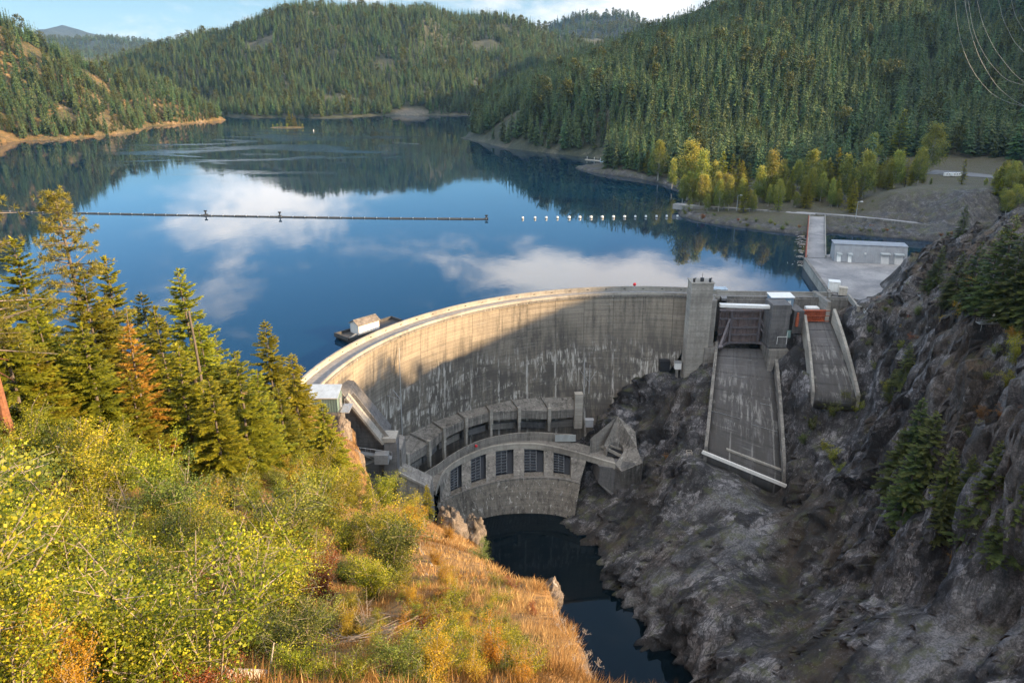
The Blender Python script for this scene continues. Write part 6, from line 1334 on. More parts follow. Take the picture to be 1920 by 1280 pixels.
# bushes along the far shores and island
isl = [PZ(px, py, 0) for px, py in ((508, 241), (530, 243), (572, 242), (576, 238), (545, 235), (512, 238))]
ic = np.mean(isl, 0); mb = MB(); n = 24; ring0 = [ic + np.array([34 * math.cos(2 * math.pi * i / n) * rnd.uniform(.9, 1.1), 17 * math.sin(2 * math.pi * i / n), -1]) for i in range(n)]; ring1 = [ic + (p - ic) * .8 + np.array([0, 0, 1.8]) for p in ring0]; top = ic + np.array([6, 0, 3])
mb.add([*ring0, *ring1, top], [(i, (i + 1) % n, n + (i + 1) % n, n + i) for i in range(n)] + [(n + i, n + (i + 1) % n, 2 * n) for i in range(n)]); tag(mb.build('island', M['lefthill'], smooth=True), kind='structure')
for k, (dx, dy, h, kind) in enumerate(((3, 0, 27, 'f'), (9, 3, 22, 'f'), (14, -3, 19, 'f'), (-3, 4, 17, 'f'), (20, 2, 15, 'f'), (-12, 0, 8, 'c'), (-20, 2, 7, 'c'), (-27, -1, 6, 'c'), (26, -2, 7, 'c'), (0, -7, 8, 'c'))):
    if kind == 'f': plant('fir_tree', ('tallest conifer on the tiny lake island', 'second conifer right of the tallest on the lake island', 'third conifer from the middle of the island', 'conifer left of the tallest on the island', 'short conifer at the right side of the island')[k], 'tree', [('crown', FIRS[k % 3], M['needles']), ('trunk', FIRTR, M['bark'])], (ic[0] + dx, ic[1] + dy, 1.8), h / 20, k, 'trees on the island')
    else: plant('bush', 'rounded sunlit bush on the low tiny island in the lake', 'bush', [('crown', COT[1][0], M['cotton'])], (ic[0] + dx, ic[1] + dy, -.5), h / 24, k, 'bushes on the island', sxy=1.7)

# ---------------- left bank: conifers, pines, shrubs, grass
def objmat(o, mat):
    for c in o.children:
        if c.name.split('.')[0] in ('foliage', 'crown') and c.material_slots: c.material_slots[0].link = 'OBJECT'; c.material_slots[0].material = mat
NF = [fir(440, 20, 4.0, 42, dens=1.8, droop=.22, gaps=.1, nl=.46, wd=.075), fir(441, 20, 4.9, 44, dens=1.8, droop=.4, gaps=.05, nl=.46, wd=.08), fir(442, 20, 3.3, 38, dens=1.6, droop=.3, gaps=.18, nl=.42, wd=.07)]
NTR = trunk_mesh(19.6, .24, .03, 8, 0, 3, 26, .09)
PC, PB = pine(450, 24, 3.9); PCm = PC
PBm = mesh_of(PB, 'branches'); PTR = trunk_mesh(23.6, .34, .05, 9, 0, 5)
DF = fir(443, 18, 3.4, 38, dens=1.5, droop=.3, gaps=.12, nl=.42, wd=.07)
for px, py, Y, kind, lab in ((102, 350, 88, 'p', 'tallest airy pine at the left, rising over the floating boom line'), (195, 476, 92, 'f0', 'slim fir with pointed top just right of the tallest pine'), (262, 545, 100, 'f1', 'dark fir behind the orange dying fir'), (150, 500, 78, 'f1', 'dark bushy fir under the tallest pine'), (236, 590, 74, 'd', 'orange brown dying fir among the green firs'),
                              (333, 500, 98, 'f0', 'tall straight fir with its tip against blue water'), (288, 570, 82, 'f0', 'fir between the orange fir and the tall straight fir'), (402, 625, 104, 'f2', 'thin sparse fir behind the bare broken trunk'), (428, 672, 88, 'f1', 'bushy bright green fir right of the bare trunk'), (370, 600, 92, 'f1', 'green fir just left of the bare trunk'),
                              (495, 598, 128, 'f1', 'dark dense fir standing alone against the lake left of the dam'), (545, 660, 118, 'f1', 'green fir filling in right of the lone dark fir'), (604, 752, 108, 'f1', 'green fir in front of the green hut'), (20, 440, 70, 'f0', 'fir behind the red barked pine at the left edge'), (60, 560, 66, 'f1', 'broad fir low at the left edge'), (150, 640, 68, 'f1', 'small bright green fir left of the orange fir'), (-30, 500, 60, 'f1', 'partly cut off fir at the left edge'), (185, 560, 84, 'f1', 'dense fir left behind the orange dying fir'), (90, 620, 75, 'f1', 'shaded fir deep in the left group'), (455, 760, 100, 'f1', 'young fir at the foot of the bushy bright fir'), (640, 830, 112, 'f2', 'small thin fir right below the hut'), (690, 890, 96, 'f2', 'pale thin fir at the edge below the abutment wall'), (800, 905, 92, 'f2', 'small dark fir on the edge below the deck')):
    c = PY(px, py, Y); z = g_fg(c[0], Y); h = max(3, c[2] - z)
    if kind == 'p': parts = [('crown', PCm, M['pine']), ('branches', PBm, M['bark']), ('trunk', PTR, M['bark'])]; b, kd = 24, 'pine_tree'
    elif kind == 'd': parts = [('crown', DF, M['needles_dead']), ('trunk', NTR, M['bark'])]; b, kd = 18.5, 'fir_tree'
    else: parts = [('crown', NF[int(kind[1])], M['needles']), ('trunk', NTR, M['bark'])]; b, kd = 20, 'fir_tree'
    plant(kd, lab, 'tree', parts, (c[0], Y, z - .3), h / b, rnd.uniform(0, 6), 'trees on the left bank', sxy=(1.15 if h > 16 else 1.35) * rnd.uniform(.92, 1.08))
for k in range(20):
    px, py, Y = rnd.uniform(40, 500), rnd.uniform(640, 760), rnd.uniform(88, 125)
    if px > 430: py = max(py, 700)
    c = PY(px, py, Y); z = g_fg(c[0], Y); h = c[2] - z
    if h < 5 or h > 22: continue
    plant('fir_tree', 'green fir filling the dense group of conifers on the left bank', 'tree', [('crown', NF[k % 2], M['needles']), ('trunk', NTR, M['bark'])], (c[0], Y, z - .3), h / 20, rnd.uniform(0, 6), 'trees on the left bank', sxy=1.4)
for px, py, Y in ((440, 655, 80), (330, 640, 76), (520, 715, 92), (150, 600, 66), (60, 640, 62), (240, 690, 70), (480, 690, 86), (390, 700, 74)):
    c = PY(px, py, Y); z = g_fg(c[0], Y); plant('fir_tree', 'green fir filling the dense group of conifers on the left bank', 'tree', [('crown', NF[int(Y) % 2], M['needles']), ('trunk', NTR, M['bark'])], (c[0], Y, z - .3), max(4, c[2] - z) / 20, rnd.uniform(0, 6), 'trees on the left bank', sxy=1.35)
for k in range(14):
    px, Y = rnd.uniform(-430, -40), rnd.uniform(60, 120); c = PY(px, 700, Y); z = g_fg(c[0], Y); plant('fir_tree', 'green fir in the conifers beyond the left edge of the picture', 'tree', [('crown', NF[k % 2], M['needles']), ('trunk', NTR, M['bark'])], (c[0], Y, z - .3), rnd.uniform(12, 24) / 20, rnd.uniform(0, 6), 'trees on the left bank', sxy=1.25)
# red barked pine whose crown leaves the frame
c = PY(40, 885, 52); z = g_fg(c[0], 52); PC2, PB2 = pine(451, 24, 4.6, .38, 80, 22); RT = trunk_mesh(23.8, .42, .06, 10, 0, 8, 8, .12); 
plant('pine_tree', 'big red barked pine cut off by the left edge of the picture', 'tree', [('crown', PC2, M['pine']), ('branches', mesh_of(PB2, 'branches'), M['twig']), ('trunk', RT, M['barkred'])], (c[0], 52, z - .4), 1.1, 1.0, 'trees on the left bank')
c = PY(390, 800, 86); z = g_fg(c[0], 86); tpt = PY(383, 578, 86); SN = trunk_mesh(1.0, .011, .006, 7, 0, 21, 9, .09); plant('dead_tree', 'bare broken grey trunk without needles among the firs', 'dead tree', [('trunk', SN, M['bark'])], (c[0], 86, z - .3), tpt[2] - z, .5, 'trees on the left bank')
# shrubs
SH_ = [shrub(700 + i, 4.2, 1.75, 11, 170, 80, .078, .029) for i in range(4)] + [shrub(710 + i, 2.4, 1.35, 9, 120, 85, .046, .017, up=.5) for i in range(3)]
BARE = [shrub(720 + i, 4.6, 1.9, 12, 120, 0, bare=1.0) for i in range(2)]
def bush(px, py, h, mat, lab, v=None, grp='shrubs on the left bank', Y=None, sx=1.0):
    p = ground_hit(px, py, g_fg) if Y is None else PY(px, py, Y)
    if p is None: return
    v = rnd.randrange(4) if v is None else v; b = 4.2 if v < 4 else 2.4
    o = plant('shrub', lab, 'shrub', [('foliage', SH_[v][0], M['shrub']), ('stems', SH_[v][1], M['twig'])], (p[0], p[1], p[2] - .25), h / b, rnd.uniform(0, 6.28), grp, sxy=sx * rnd.uniform(1.0, 1.35)); objmat(o, mat); return o
rows = ((1300, 90, 1.1), (1278, 80, 1.3), (1235, 70, 1.7), (1190, 66, 2.3), (1140, 60, 3.0), (1095, 60, 4.0), (1050, 70, 4.4), (1005, 62, 4.4), (962, 58, 4.2), (922, 55, 4.0), (885, 55, 3.4), (850, 60, 2.6), (815, 70, 2.2))
for py, stp, h in rows:
    x = (-420 if 850 < py < 1290 else -70) + rnd.uniform(0, stp)
    while x < 800:
        lim = {1300: 420, 1278: 500, 1235: 620, 1190: 680, 1140: 720, 1095: 750, 1050: 760, 1005: 770, 962: 800, 922: 720, 885: 690, 850: 630, 815: 560}[py]
        if x < lim and not (py in (815, 850) and x < 600 and rnd.random() < .65):
            u = rnd.random(); nearR = x > lim - 110
            mat, lab = (('shrub_gold', 'golden leaved shrub in the thicket on the sunny left bank') if u < .09 else ('shrub_green', 'deep green shrub in the thicket on the sunny left bank') if u < .40 else ('shrub_rust', 'rust coloured shrub in the thicket on the sunny left bank') if u > .97 else ('shrub', 'yellow green shrub in the thicket on the sunny left bank'))
            if py < 900 and u < .44: mat, lab = ('shrub_green', 'deep green shrub in the thicket on the sunny left bank') if u < .36 else ('shrub_rust', 'rust coloured shrub in the thicket on the sunny left bank')
            bush(x, py + rnd.uniform(-16, 16), h * rnd.choice((.6, .8, 1.0, 1.2, 1.55)) * rnd.uniform(.9, 1.1) * (.8 if nearR else 1), M[mat], lab, rnd.choice((4, 5, 6)) if py > 1150 else None)
        x += stp * rnd.uniform(.55, 1.1)
for px, py, h, mt, lab, v in ((840, 1215, 1.5, 'shrub', 'low leafy bush in the dry grass, nearest the bottom right', 4), (790, 1180, 1.3, 'shrub', 'low yellow green bush in the middle of the orange grass', 5), (880, 1270, 1.1, 'shrub', 'small bush at the bottom edge in the dry grass', 6), (760, 1110, 1.6, 'shrub', 'bush at the upper edge of the orange grass', 4), (850, 1120, 1.2, 'shrub_gold', 'golden low bush in the orange grass', 5), (820, 1060, 1.6, 'shrub_gold', 'gold bush above the orange grass near the cliff edge', 6), (930, 1180, .8, 'shrub', 'tiny yellow bush right in the orange grass', 5), (740, 1270, 1.2, 'shrub_green', 'green bush at the bottom middle of the picture', 4), (700, 1225, .9, 'shrub', 'small bush beside the brush pile', 6), (960, 1100, .9, 'shrub_rust', 'rust red bush by the cliff edge', 5), (1000, 1150, .8, 'shrub_rust', 'rust bush at the right rim of the grass', 4), (905, 1050, 2.2, 'shrub_green', 'green bush hanging over the cliff edge by the rock outcrop', 5), (925, 1058, 1.6, 'shrub_green', 'grey green bush at the very edge above dark water', 6), (770, 990, 3.6, 'shrub_gold', 'orange yellow young tree at the rim below the service deck', 0), (790, 1000, 2.6, 'shrub_gold', 'small orange tree beside the rock outcrop', 1), (740, 1010, 3.0, 'shrub', 'yellow shrub at the rim under the abutment', 2), (690, 960, 3.4, 'shrub', 'pale yellow shrub at the rim left of the orange tree', 3), (840, 1010, 2.2, 'shrub_gold', 'small golden shrub in front of the rock outcrop', 6), (560, 1275, 1.1, 'shrub', 'low shrub beside the fallen log', 4), (640, 1275, .9, 'shrub', 'small shrub right of the fallen log', 5)):
    bush(px, py, h, M[mt], lab, v, 'bushes in the dry grass')
for k in range(85):
    px, py = rnd.uniform(640, 1010), rnd.uniform(1085, 1285)
    if px > 1000 - (1285 - py) * .1 or px + (py - 1085) * .1 < 690: continue
    u = rnd.random(); mt, lab = ('shrub', 'knee high yellow green bush scattered in the orange grass') if u < .5 else ('shrub_gold', 'knee high golden bush scattered in the orange grass') if u < .8 else ('shrub_rust', 'knee high rust bush scattered in the orange grass') if u < .9 else ('shrub_green', 'knee high green bush scattered in the orange grass')
    bush(px, py, rnd.uniform(.5, 1.5), M[mt], lab, rnd.choice((4, 5, 6)), 'bushes in the dry grass')
for px, py, h, lab in ((205, 1030, 5.2, 'large leafless grey shrub with arching twigs'), (150, 1010, 4.4, 'leafless grey shrub left of the largest one'), (255, 1000, 5.0, 'leafless grey shrub right of the largest one'), (470, 1190, 4.4, 'dark many stemmed bare shrub in the middle of the thicket'), (345, 1060, 3.6, 'small bare shrub inside the yellow thicket'), (690, 1190, 1.6, 'low bare grey twigs beside the brush pile'), (590, 1130, 3.2, 'bare twiggy shrub at the right of the thicket')):
    p = ground_hit(px, py, g_fg); k = rnd.randrange(2); plant('bare_shrub', lab, 'shrub', [('stems', BARE[k][1], M['twig'])], (p[0], p[1], p[2] - .2), h / 4.6, rnd.uniform(0, 6), 'bare shrubs', sxy=rnd.uniform(1, 1.4))
ASP = shrub(730, 2.6, .9, 7, 60, 15, .11, .052, up=.4, loose=.5)
for px, py, Y, h, rz, lab in ((235, 1085, 10.0, 2.5, .3, 'broad leaved sapling close to the camera at the lower left'), (150, 1110, 9.5, 2.2, 2.0, 'broad leaved sapling left of the other one at the bottom corner'), (15, 1090, 10.0, 2.3, 4.0, 'broad leaved sapling cut off by the lower left corner')):
    c = PY(px, py, Y); h = max(1.6, c[2] - g_fg(c[0], Y)); c[2] = c[2] - h - .1; plant('sapling', lab, 'sapling', [('foliage', ASP[0], M['aspen']), ('stems', ASP[1], M['twig'])], c, h / 2.6, rz, 'saplings close to the camera')
# grass: blades, too many to count
def grass(name, region, dens, seed, hl, wd, cond, label):
    rg = np.random.default_rng(seed); x0, x1, y0, y1 = region; n = int((x1 - x0) * (y1 - y0) * dens); x = rg.uniform(x0, x1, n); y = rg.uniform(y0, y1, n)
    cl = vnoise(np.stack([x * .8, y * .8, 0 * x], -1), 5); e, s = seg_dist(x, y, EDGE[::-1]); e = e * s
    u = 960 + F * x / (y * math.cos(TH) + 30); k = (e < .9) & (rg.random(n) < .55 + cl * .5) & cond(x, y); x, y, cl, e = x[k], y[k], cl[k], e[k]; z = h_fgd(x, y) - .12; n = len(x)
    c = np.stack([x, y, z], -1); h = hl * rg.uniform(.5, 1.4, n) * (1 + .35 * cl); d = np.stack([rg.normal(.12, .3, n), rg.normal(-.05, .3, n), np.ones(n)], -1); d = unit(d) * (h + .12)[:, None]
    b = unit(np.cross(d, rdir(rg, n))) * wd * rg.uniform(.7, 1.6, (n, 1)); L = Leaves(); big = vnoise(np.stack([x * .25, y * .25, 0 * x], -1), 12)
    L.quads(c, d, b, np.clip(.5 + big * .55 + rg.normal(0, .22, n), 0, 1)); o = link(name, L.mesh(name), M['grass']); tag(o, label, 'grass', kind='stuff')
grass('dry_grass', (-16, 14, 6, 34), 340, 1, .34, .0065, lambda x, y: True, 'orange dry grass on the bank edge above the river')
grass('dry_grass', (-40, 10, 26, 130), 26, 2, .45, .02, lambda x, y: True, 'sparser golden grass between the shrubs on the slope')
grass('dry_grass', (-90, -14, 6, 120), 9, 3, .5, .022, lambda x, y: x < -16 - y * .18, 'thin dry grass on the slope at the far left')
grass('dry_grass', (-75, 0, 118, 205), 14, 4, .6, .03, lambda x, y: True, 'thin dry grass on the slope above the dam abutment')
# dead weeds on the rim
def weed(seed):
    rd = random.Random(seed); mb = MB()
    for k in range(7):
        a = rd.uniform(0, 6.28); q = Vector((math.cos(a) * rd.uniform(.05, .4), math.sin(a) * rd.uniform(.05, .4), rd.uniform(.7, 1.2))); mb.tube((0, 0, -.1), q, .009, .006, 4)
        for j in range(7): e = q + Vector((rd.uniform(-.16, .16), rd.uniform(-.16, .16), rd.uniform(.04, .2))); mb.tube(q, e, .005, .004, 3); mb.ball(e, .016, 5, 4)
    return mesh_of(mb, 'stalks')
WD = [weed(i) for i in range(2)]
for k, (px, py) in enumerate(((1062, 1165), (1072, 1190), (1085, 1215), (1100, 1255), (1112, 1272), (1050, 1130), (1092, 1288))):
    best = None
    for t in np.linspace(10, 45, 90):
        p = PY(px - 10, py, t); e = abs(p[2] - g_fg(p[0], p[1]))
        if best is None or e < best[0]: best = (e, p)
    p = best[1]; plant('dead_weed', 'dry branching weed stalk on the rim against dark water', 'weed', [('stalks', WD[k % 2], M['twig'])], (p[0], p[1], g_fg(p[0], p[1])), rnd.uniform(.5, .75), rnd.uniform(0, 6), 'dead weeds along the rim', tilt=(0, .25))
# brush pile and logs
p = ground_hit(690, 1195, g_fg); mb = MB()
for k in range(150):
    a = rnd.uniform(-.6, .6); x, y = p[0] + rnd.gauss(0, .9), p[1] + rnd.gauss(0, .8); l = rnd.uniform(.5, 1.6); z = g_fg(x, y) + rnd.uniform(.0, .3); mb.tube((x - l / 2 * math.cos(a), y - l / 2 * math.sin(a), z), (x + l / 2 * math.cos(a), y + l / 2 * math.sin(a), z + rnd.uniform(-.1, .25)), .018, .008, 4)
tag(mb.build('brush_pile', M['twig']), 'pile of dead brown twigs in the dry grass', 'brush pile', kind='stuff')
def log(lab, a, b, r, mat):
    p, q = ground_hit(*a, g_fg), ground_hit(*b, g_fg); p = p + np.array([0, 0, r * .8]); q = q + np.array([0, 0, r * .8]); t = empty('fallen_log', lab, 'log', p); MB().tube(p, q, r, r * .75, 9).build('trunk', M['bleached'], t); m_ = p + (q - p) * .6; MB().tube(m_, m_ + np.array([.1, .2, .6]), r * .3, r * .1, 5).build('branch_stub', M['bleached'], t)
log('pale fallen log at the bottom of the picture', (438, 1276), (530, 1266), .1, M['bleached']); log('thin pale fallen trunk lying in the grass near the rim', (810, 1060), (775, 1015), .07, M['bleached']); log('short bleached stick in the orange grass', (914, 1172), (922, 1195), .04, M['bleached'])
# rock outcrops
def boulder(name, lab, px, py, Y, size, seed, mat, dz=0.0, group=None, gz=None):
    c = PY(px, py, Y); n, m = 40, 26; V = []; rg = np.random.default_rng(seed)
    th = np.linspace(0, 2 * math.pi, n, endpoint=False); ph = np.linspace(-math.pi / 2, math.pi / 2, m)
    A, B = np.meshgrid(th, ph); D = np.stack([np.cos(B) * np.cos(A), np.cos(B) * np.sin(A), np.sin(B)], -1)
    q = D * 2.2 + seed * 3.1; r = 1 + .35 * fbm(q, 4, seed, .55) + .3 * (hash3(*[np.floor(q[..., k] * 1.6).astype(np.int64) for k in range(3)], seed) - .5) + .1 * fbm(q * 4, 3, seed + 5, .5, True)
    P = D * r[..., None] * np.array(size); I = np.arange(n * m).reshape(m, n); Q = np.stack([I[:-1], np.roll(I, -1, 1)[:-1], np.roll(I, -1, 1)[1:], I[1:]], -1).reshape(-1, 4)
    o = link(name, fast_mesh(name, P.reshape(-1, 3), Q), mat); o.location = (c[0], c[1], c[2] + dz); tag(o, lab, 'rock', group); return o
boulder('rock_outcrop', 'tan sunlit rock outcrop at the cliff edge above the river', 845, 985, 92, (2.0, 1.8, 3.6), 3, M['rock_warm'], -1.0); boulder('rock_outcrop', 'grey right half of the outcrop at the cliff edge', 888, 990, 95, (1.7, 1.7, 3.2), 4, M['rock_warm'], -1.2)
boulder('rock_outcrop', 'tan rock face below the green hut behind the firs', 640, 805, 186, (2.6, 3, 5.5), 6, M['rock_warm'], -2); boulder('rock_outcrop', 'lower tan rock face beside the steel walkway', 664, 868, 165, (2.6, 3, 4), 7, M['rock_warm'], -1.5); boulder('rock_outcrop', 'pale rock knob on the far rim of the orange grass', 1036, 1112, 32, (.5, .5, .9), 9, M['rock_warm'], -.2); boulder('boulder', 'small grey stone on the grass near the rim', 1000, 1118, 33, (.35, .3, .3), 10, M['rock_warm'], 0)
for px, py, Y in ((470, 742, 205), (505, 740, 205)): boulder('shore_rock', 'dark rock at the lake edge behind the lone fir', px, py, Y, (5, 3, 2.4), 12, M['riprap'], -.5, 'rocks at the lake edge left of the dam')

# ================================================================== on the lake
bm_ = empty('log_boom', 'long dark floating boom line across the lake from the left', 'boom', PZ(386, 404, 0))
bp_ = resample([PZ(px, py, .1) for px, py in ((-40, 396), (0, 397), (200, 401), (386, 404.5), (525, 407), (700, 409.5), (912, 411))], 45)
for a, b in zip(bp_[:-1], bp_[1:]):
    d = (b - a) / np.linalg.norm(b - a); k = rnd.uniform(.6, .8); lo = MB().tube(a + d * .25, b - d * .25, k, k, 8).build('boom_log', M['hull'], bm_); MB().box(b + np.array([0, -.2, .5]), (.6, 1.2, .5)).build('coupling', M['steel'], lo)
for px, py, h in ((386, 404, 3.2), (525, 406.6, 3.2), (912, 410.6, 2.4)):
    p = PZ(px, py, 0); w_ = MB(); w_.box(p + np.array([0, 0, .4]), (2.4, 2.4, 1.2)); w_.box(p + np.array([0, 0, h * .6]), (.7, .7, h)); w_.box(p + np.array([0, 0, h]), (2.2, .5, .9)); w_.build('marker_post', M['black'], bm_)
bx = [980, 1003, 1024, 1045, 1067, 1087, 1108, 1129, 1150, 1171, 1191, 1211, 1231, 1250, 1270]
for k, x in enumerate(bx):
    p = PZ(x, 410.5 - .012 * (x - 980), 0); big = 4 <= k <= 9
    b = empty('float_buoy', 'white float buoy in the line across the dark bay' if k > 3 else 'smaller float buoy in the line on the bright open water', 'buoy', p, 'line of float buoys across the bay'); r = 1.0 if big else .75
    MB().tube(p + np.array([0, 0, -.4]), p + np.array([0, 0, 1.4]), r, r, 12).build('float', M['white'], b); MB().tube(p + np.array([0, 0, 1.4]), p + np.array([0, 0, 1.8]), r * .45, r * .3, 8).build('cap', M['steel'], b); MB().tube(p + np.array([0, 0, .0]), p + np.array([0, 0, .35]), r * 1.05, r * 1.05, 12).build('band', M['black'], b)
p = PZ(588, 246, 0); b = empty('marker_buoy', 'small white marker buoy beside the lake island', 'buoy', p); MB().tube(p, p + np.array([0, 0, 2]), .6, .4, 8).build('float', M['white'], b); MB().box(p + np.array([0, 0, 2.3]), (.8, .8, .6)).build('topmark', M['white'], b)
p = PZ(1190, 533, 7.1); t = MB(); t.ball(p, .75, 12, 8); tag(t.build('warning_ball', M['redball'], smooth=True), 'red warning ball on the dam crest near the lift tower', 'beacon'); q = PZ(893, 834, -54.4); t = MB(); t.ball(q + np.array([0, -.8, 0]), .65, 12, 8); tag(t.build('warning_ball', M['redball'], smooth=True), 'red warning ball on the curved deck parapet', 'beacon')
MBp = MB(); MBp.tube((p[0], p[1], 5.2), p, .12, n=5); tag(MBp.build('beacon_post', M['steel']), 'thin post holding the red ball on the dam crest', 'post')

# ================================================================== on the point
def lamp(lab, px, pt, pb):
    p = PZ(px, pb, 5.4); top_ = PY(px, pt, p[1]); t = empty('street_lamp', lab, 'lamp', p, 'lamp posts by the shore road'); MB().tube(p, (p[0], p[1], top_[2]), .28, .16, 8).build('pole', M['steel'], t); mb = MB(); mb.beam((p[0], p[1], top_[2] - .3), (p[0] + 2.2, p[1], top_[2] + .1), .2); mb.build('arm', M['steel'], t); MB().box((p[0] + 2.3, p[1], top_[2]), (1.6, .7, .5)).build('lamp_head', M['white'], t)
lamp('pale lamp post by the shore road left of the bridge', 1381, 366, 395); lamp('pale lamp post by the shore road right of the bridge', 1604, 378, 410)
def rv(lab, px, py, L_, mat, rz):
    p = PZ(px, py, 0); z = g_rh(p[0], p[1]); p = PZ(px, py, z); p[2] = g_rh(p[0], p[1]); cr_, sr_ = math.cos(rz), math.sin(rz); T = lambda u, v, z_: (p[0] + u * cr_ - v * sr_, p[1] + u * sr_ + v * cr_, p[2] + z_)
    t = empty('motorhome', lab, 'motorhome', p); b = MB(); prof = [(-L_ / 2, .6), (L_ / 2, .6), (L_ / 2, 1.5), (L_ / 2 - .7, 2.2), (L_ / 2 - .5, 3.3), (-L_ / 2, 3.3)]; n = len(prof)
    b.add([T(u, -1.2, z_) for u, z_ in prof] + [T(u, 1.2, z_) for u, z_ in prof], [tuple(range(n)), tuple(range(2 * n - 1, n - 1, -1))] + [(i, n + i, n + (i + 1) % n, (i + 1) % n) for i in range(n)]); b.build('body', mat, t, bevel=.08)
    for u in (-L_ * .28, 0, L_ * .25): MB().box(T(u, -1.2, 2.3), (1.1, .08, .7), rz).build('window', M['glass'], t)
    for u in (-L_ * .3, L_ * .33):
        for v in (-1.05, 1.05): a, c = T(u, v - .13, .42), T(u, v + .13, .42); MB().tube(a, c, .42, .42, 12).build('wheel', M['black'], t)
    MB().box(T(-.8, 0, 3.42), (1.2, .9, .25), rz).build('roof_vent', M['steel'], t)
rv('white motorhome parked at the left on the grey lot behind the point', 1779, 324, 7.6, M['white'], .1); rv('white motorhome parked at the right beside the lone thin conifer', 1794, 323, 8.6, M['white'], .15)
def car(lab, px, py, mat, rz=0.0, zz=None):
    p = PZ(px, py, 5); p[2] = g_rh(p[0], p[1]) if zz is None else zz; p = PZ(px, py, p[2]); cr_, sr_ = math.cos(rz), math.sin(rz); T = lambda u, v, z_: (p[0] + u * cr_ - v * sr_, p[1] + u * sr_ + v * cr_, p[2] + z_)
    t = empty('parked_car', lab, 'car', p); mb = MB(); pr = [(-2.4, .4), (2.4, .4), (2.4, .95), (1.2, 1.1), (.5, 1.75), (-1.5, 1.75), (-2.3, 1.1)]; n = len(pr)
    mb.add([T(u, -.95, z_) for u, z_ in pr] + [T(u, .95, z_) for u, z_ in pr], [tuple(range(n)), tuple(range(2 * n - 1, n - 1, -1))] + [(i, n + i, n + (i + 1) % n, (i + 1) % n) for i in range(n)]); mb.build('body', mat, t, bevel=.08); MB().box(T(-.45, 0, 1.42), (1.7, 1.96, .45), rz).build('window', M['glass'], t)
    for u in (-1.5, 1.5):
        for v in (-.85, .85): MB().tube(T(u, v - .12, .36), T(u, v + .12, .36), .36, .36, 10).build('wheel', M['black'], t)
M['silver'] = plain('silver_paint', (.45, .46, .48), .35, .4, var=.05)
car('pale car parked by the trees at the left end of the point', 1264, 314, M['white'], .3); car('silver car parked between the trees near the shelter', 1254, 316, M['silver'], .3); car('white car half hidden behind the tree row', 1440, 331, M['white'], .1); car('light car behind the middle of the tree row', 1502, 320, M['silver'], .2)
p = PZ(1135, 309, 3); ps = empty('picnic_shelter', 'open shelter with a blue grey roof on the tip of the low point', 'shelter', p)
MB().hexa([(p[0] - 6, p[1] - 4, p[2] + 3), (p[0] + 6, p[1] - 4, p[2] + 3), (p[0] + 6, p[1] + 4, p[2] + 4.2), (p[0] - 6, p[1] + 4, p[2] + 4.2), (p[0] - 6, p[1] - 4, p[2] + 3.3), (p[0] + 6, p[1] - 4, p[2] + 3.3), (p[0] + 6, p[1] + 4, p[2] + 4.5), (p[0] - 6, p[1] + 4, p[2] + 4.5)]).build('roof', M['blue'], ps)
for dx in (-5, 5):
    for dy in (-3.2, 3.2): MB().tube((p[0] + dx, p[1] + dy, p[2] - .5), (p[0] + dx, p[1] + dy, p[2] + 3.4), .15, n=6).build('post', M['wood'], ps)
a, b = PZ(1098, 299, .4), PZ(1128, 302, .4); dk = empty('boat_dock', 'pale floating boat dock reaching out behind the low point', 'dock', a); MB().beam(a, b, 3, .6).build('deck', M['bleached'], dk); c, d = PZ(1128, 302, .4), PZ(1163, 300, .8); MB().beam(c, d, 2.4, .5).build('gangway', M['bleached'], dk)
for t in (.1, .55, .95): q = a + (b - a) * t; MB().tube(q + np.array([0, 1.4, -1]), q + np.array([0, 1.4, 3.5]), .2, n=6).build('mooring_pile', M['white'], dk)
p = PZ(1314, 372, 5.2); t = empty('wooden_rack', 'small brown wooden rack on the grass near the point corner', 'rack', p)
for dx in (-1.6, 0, 1.6): MB().tube((p[0] + dx, p[1], p[2] - .3), (p[0] + dx, p[1], p[2] + 2.4), .14, n=6).build('post', M['wood'], t)
MB().box((p[0], p[1], p[2] + 2.3), (4, .5, .3)).build('beam', M['wood'], t); MB().box((p[0], p[1], p[2] + 1.2), (4, .4, .2)).build('rail', M['wood'], t)
p = PZ(1326, 371, 5.2); t = empty('dome_tent', 'small white and red dome on the grass beside the wooden rack', 'tent', p); MB().ball((p[0], p[1], p[2] + .2), 2.0, 14, 8, .75).build('cover', M['white'], t, smooth=True); MB().ball((p[0] + 1.3, p[1] - .2, p[2] + .2), 1.35, 12, 8, .8).build('side_panel', M['redball'], t, smooth=True)
pl = [PZ(px, py, 9) for px, py in ((1752, 318), (1800, 322), (1862, 330), (1870, 337), (1800, 331), (1735, 325))]; t_ = MB(); t_.add([(q[0], q[1], g_rh(q[0], q[1]) + .35) for q in pl], [tuple(range(6))]); tag(t_.build('parking_lot', M['asphalt']), kind='structure')
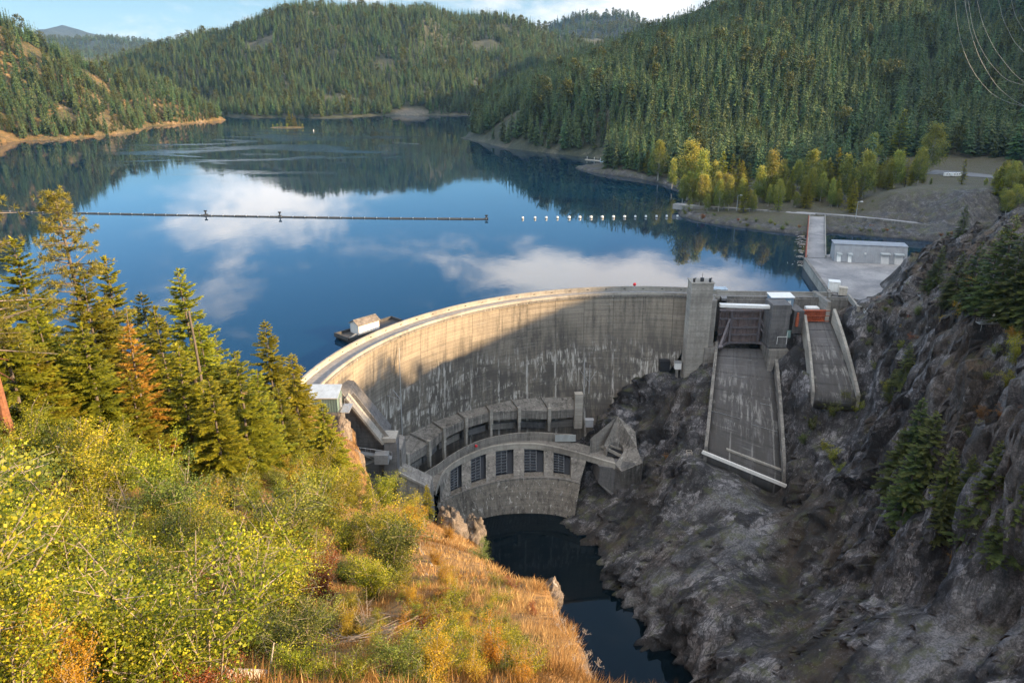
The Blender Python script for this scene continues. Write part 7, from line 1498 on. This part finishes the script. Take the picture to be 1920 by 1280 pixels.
# platforms and stairs on the cliff
def platform(lab, px, py, w_):
    p = ground_hit(px, py, g_rb); t = empty('view_platform', lab, 'platform', p); MB().box(p + np.array([0, 0, .3]), (w_, 2.2, .25)).build('platform_deck', M['steel'], t); MB().tube(p + np.array([0, 0, .4]), p + np.array([0, 0, 3.2]), .35, .3, 8).build('post', M['white'], t); mb = MB(); n = int(w_ / .9) + 1
    for k in range(n):
        for dy in (-1, 1): x = -w_ / 2 + w_ * k / (n - 1); mb.tube(p + np.array([x, dy, .4]), p + np.array([x, dy, 1.6]), .05, n=4)
    for dy in (-1, 1):
        for z in (1.0, 1.6): mb.tube(p + np.array([-w_ / 2, dy, z]), p + np.array([w_ / 2, dy, z]), .05, n=4)
    mb.build('handrail', M['steel'], t)
    for dx in (-.4, .4): MB().tube(p + np.array([w_ * dx, -.8, -2]), p + np.array([w_ * dx, -.8, .3]), .08, n=5).build('leg', M['steel'], t)
platform('small railed platform with a white post under the shoulder trees', 1733, 556, 4.5); platform('wider railed platform with a white post on the bare cliff top', 1860, 607, 9)
for lab, a, b in (('grey metal stair climbing the rock from the apron', (1678, 548, 6.5), (1692, 534, 10.5)), ('grey metal stair dropping from the apron corner', (1622, 583, 4.5), (1632, 600, 1.5))):
    p, q = PZ(*a), PZ(*b); t = empty('metal_stair', lab, 'stair', p); d = np.array([-(q - p)[1], (q - p)[0], 0]); d = d / np.linalg.norm(d) * .9
    for s in (-1, 1): MB().beam(p + d * s, q + d * s, .15, .4).build('stringer', M['steel'], t); mb = MB(); mb.tube(p + d * s + np.array([0, 0, 1.2]), q + d * s + np.array([0, 0, 1.2]), .06, n=4); mb.tube(p + d * s, p + d * s + np.array([0, 0, 1.2]), .05, n=4); mb.tube(q + d * s, q + d * s + np.array([0, 0, 1.2]), .05, n=4); mb.build('handrail', M['steel'], t)
    mb = MB()
    for k in range(9): c = p + (q - p) * (k + .5) / 9; mb.beam(c - d, c + d, .5, .1)
    mb.build('tread', M['steel'], t)
p = ground_hit(1292, 852, g_rb); t = MB(); 
for dx in (-1, 1):
    for dy in (-1, 1): t.tube(p + np.array([dx, dy, -.5]), p + np.array([dx, dy, 1.6]), .08, n=5)
for dz in (.6, 1.5):
    for a, b in (((-1, -1), (1, -1)), ((1, -1), (1, 1)), ((1, 1), (-1, 1)), ((-1, 1), (-1, -1))): t.tube(p + np.array([*a, dz]), p + np.array([*b, dz]), .07, n=5)
tag(t.build('rail_cage', M['bleached']), 'small square railing frame on the dark rock beside the large chute', 'railing')
# power lines
for k, (lab, pts) in enumerate((('lowest power line, the leftmost of the sagging wires at the upper right', ((1789, -20), (1792, 40), (1805, 95), (1828, 142), (1860, 178), (1895, 195), (1940, 202))), ('second sagging power line from the left', ((1806, -20), (1816, 50), (1836, 110), (1868, 162), (1905, 192), (1940, 207))), ('third sagging power line, crossing the two lower wires', ((1812, -20), (1824, 60), (1850, 112), (1885, 150), (1940, 166))), ('fourth sagging power line', ((1828, -20), (1840, 40), (1864, 92), (1900, 138), (1940, 170))), ('fifth sagging power line', ((1868, -20), (1880, 36), (1902, 80), (1940, 118))), ('shortest sagging wire in the upper right corner', ((1892, -20), (1902, 26), (1920, 60), (1945, 88))))):
    n = len(pts); P = [PY(px, py, 620 - 30 * i / (n - 1) + k * 3) for i, (px, py) in enumerate(pts)]; P = resample(P, 24); P[:, 0] += 0; tag(MB().path(list(P), .065, 4).build('power_line', M['metalwall']), lab, 'power line', 'power lines over the right slope')

# ------------------------------------------------------------------ air
hz_on = True
if hz_on:
    m, T, b = newmat('air'); T.n.remove(b); v = T.new('ShaderNodeVolumePrincipled'); v.inputs['Color'].default_value = (.28, .56, 1, 1); v.inputs['Density'].default_value = .000022; v.inputs['Anisotropy'].default_value = 0.0
    T.link(v.outputs[0], T.n['Material Output'].inputs['Volume'])
    mb = MB(); mb.box((0, 5000, 410), (19000, 16000, 1002)); h = mb.build('haze', m); tag(h, kind='stuff'); tag(h, 'pale evening haze filling the valley', 'haze')
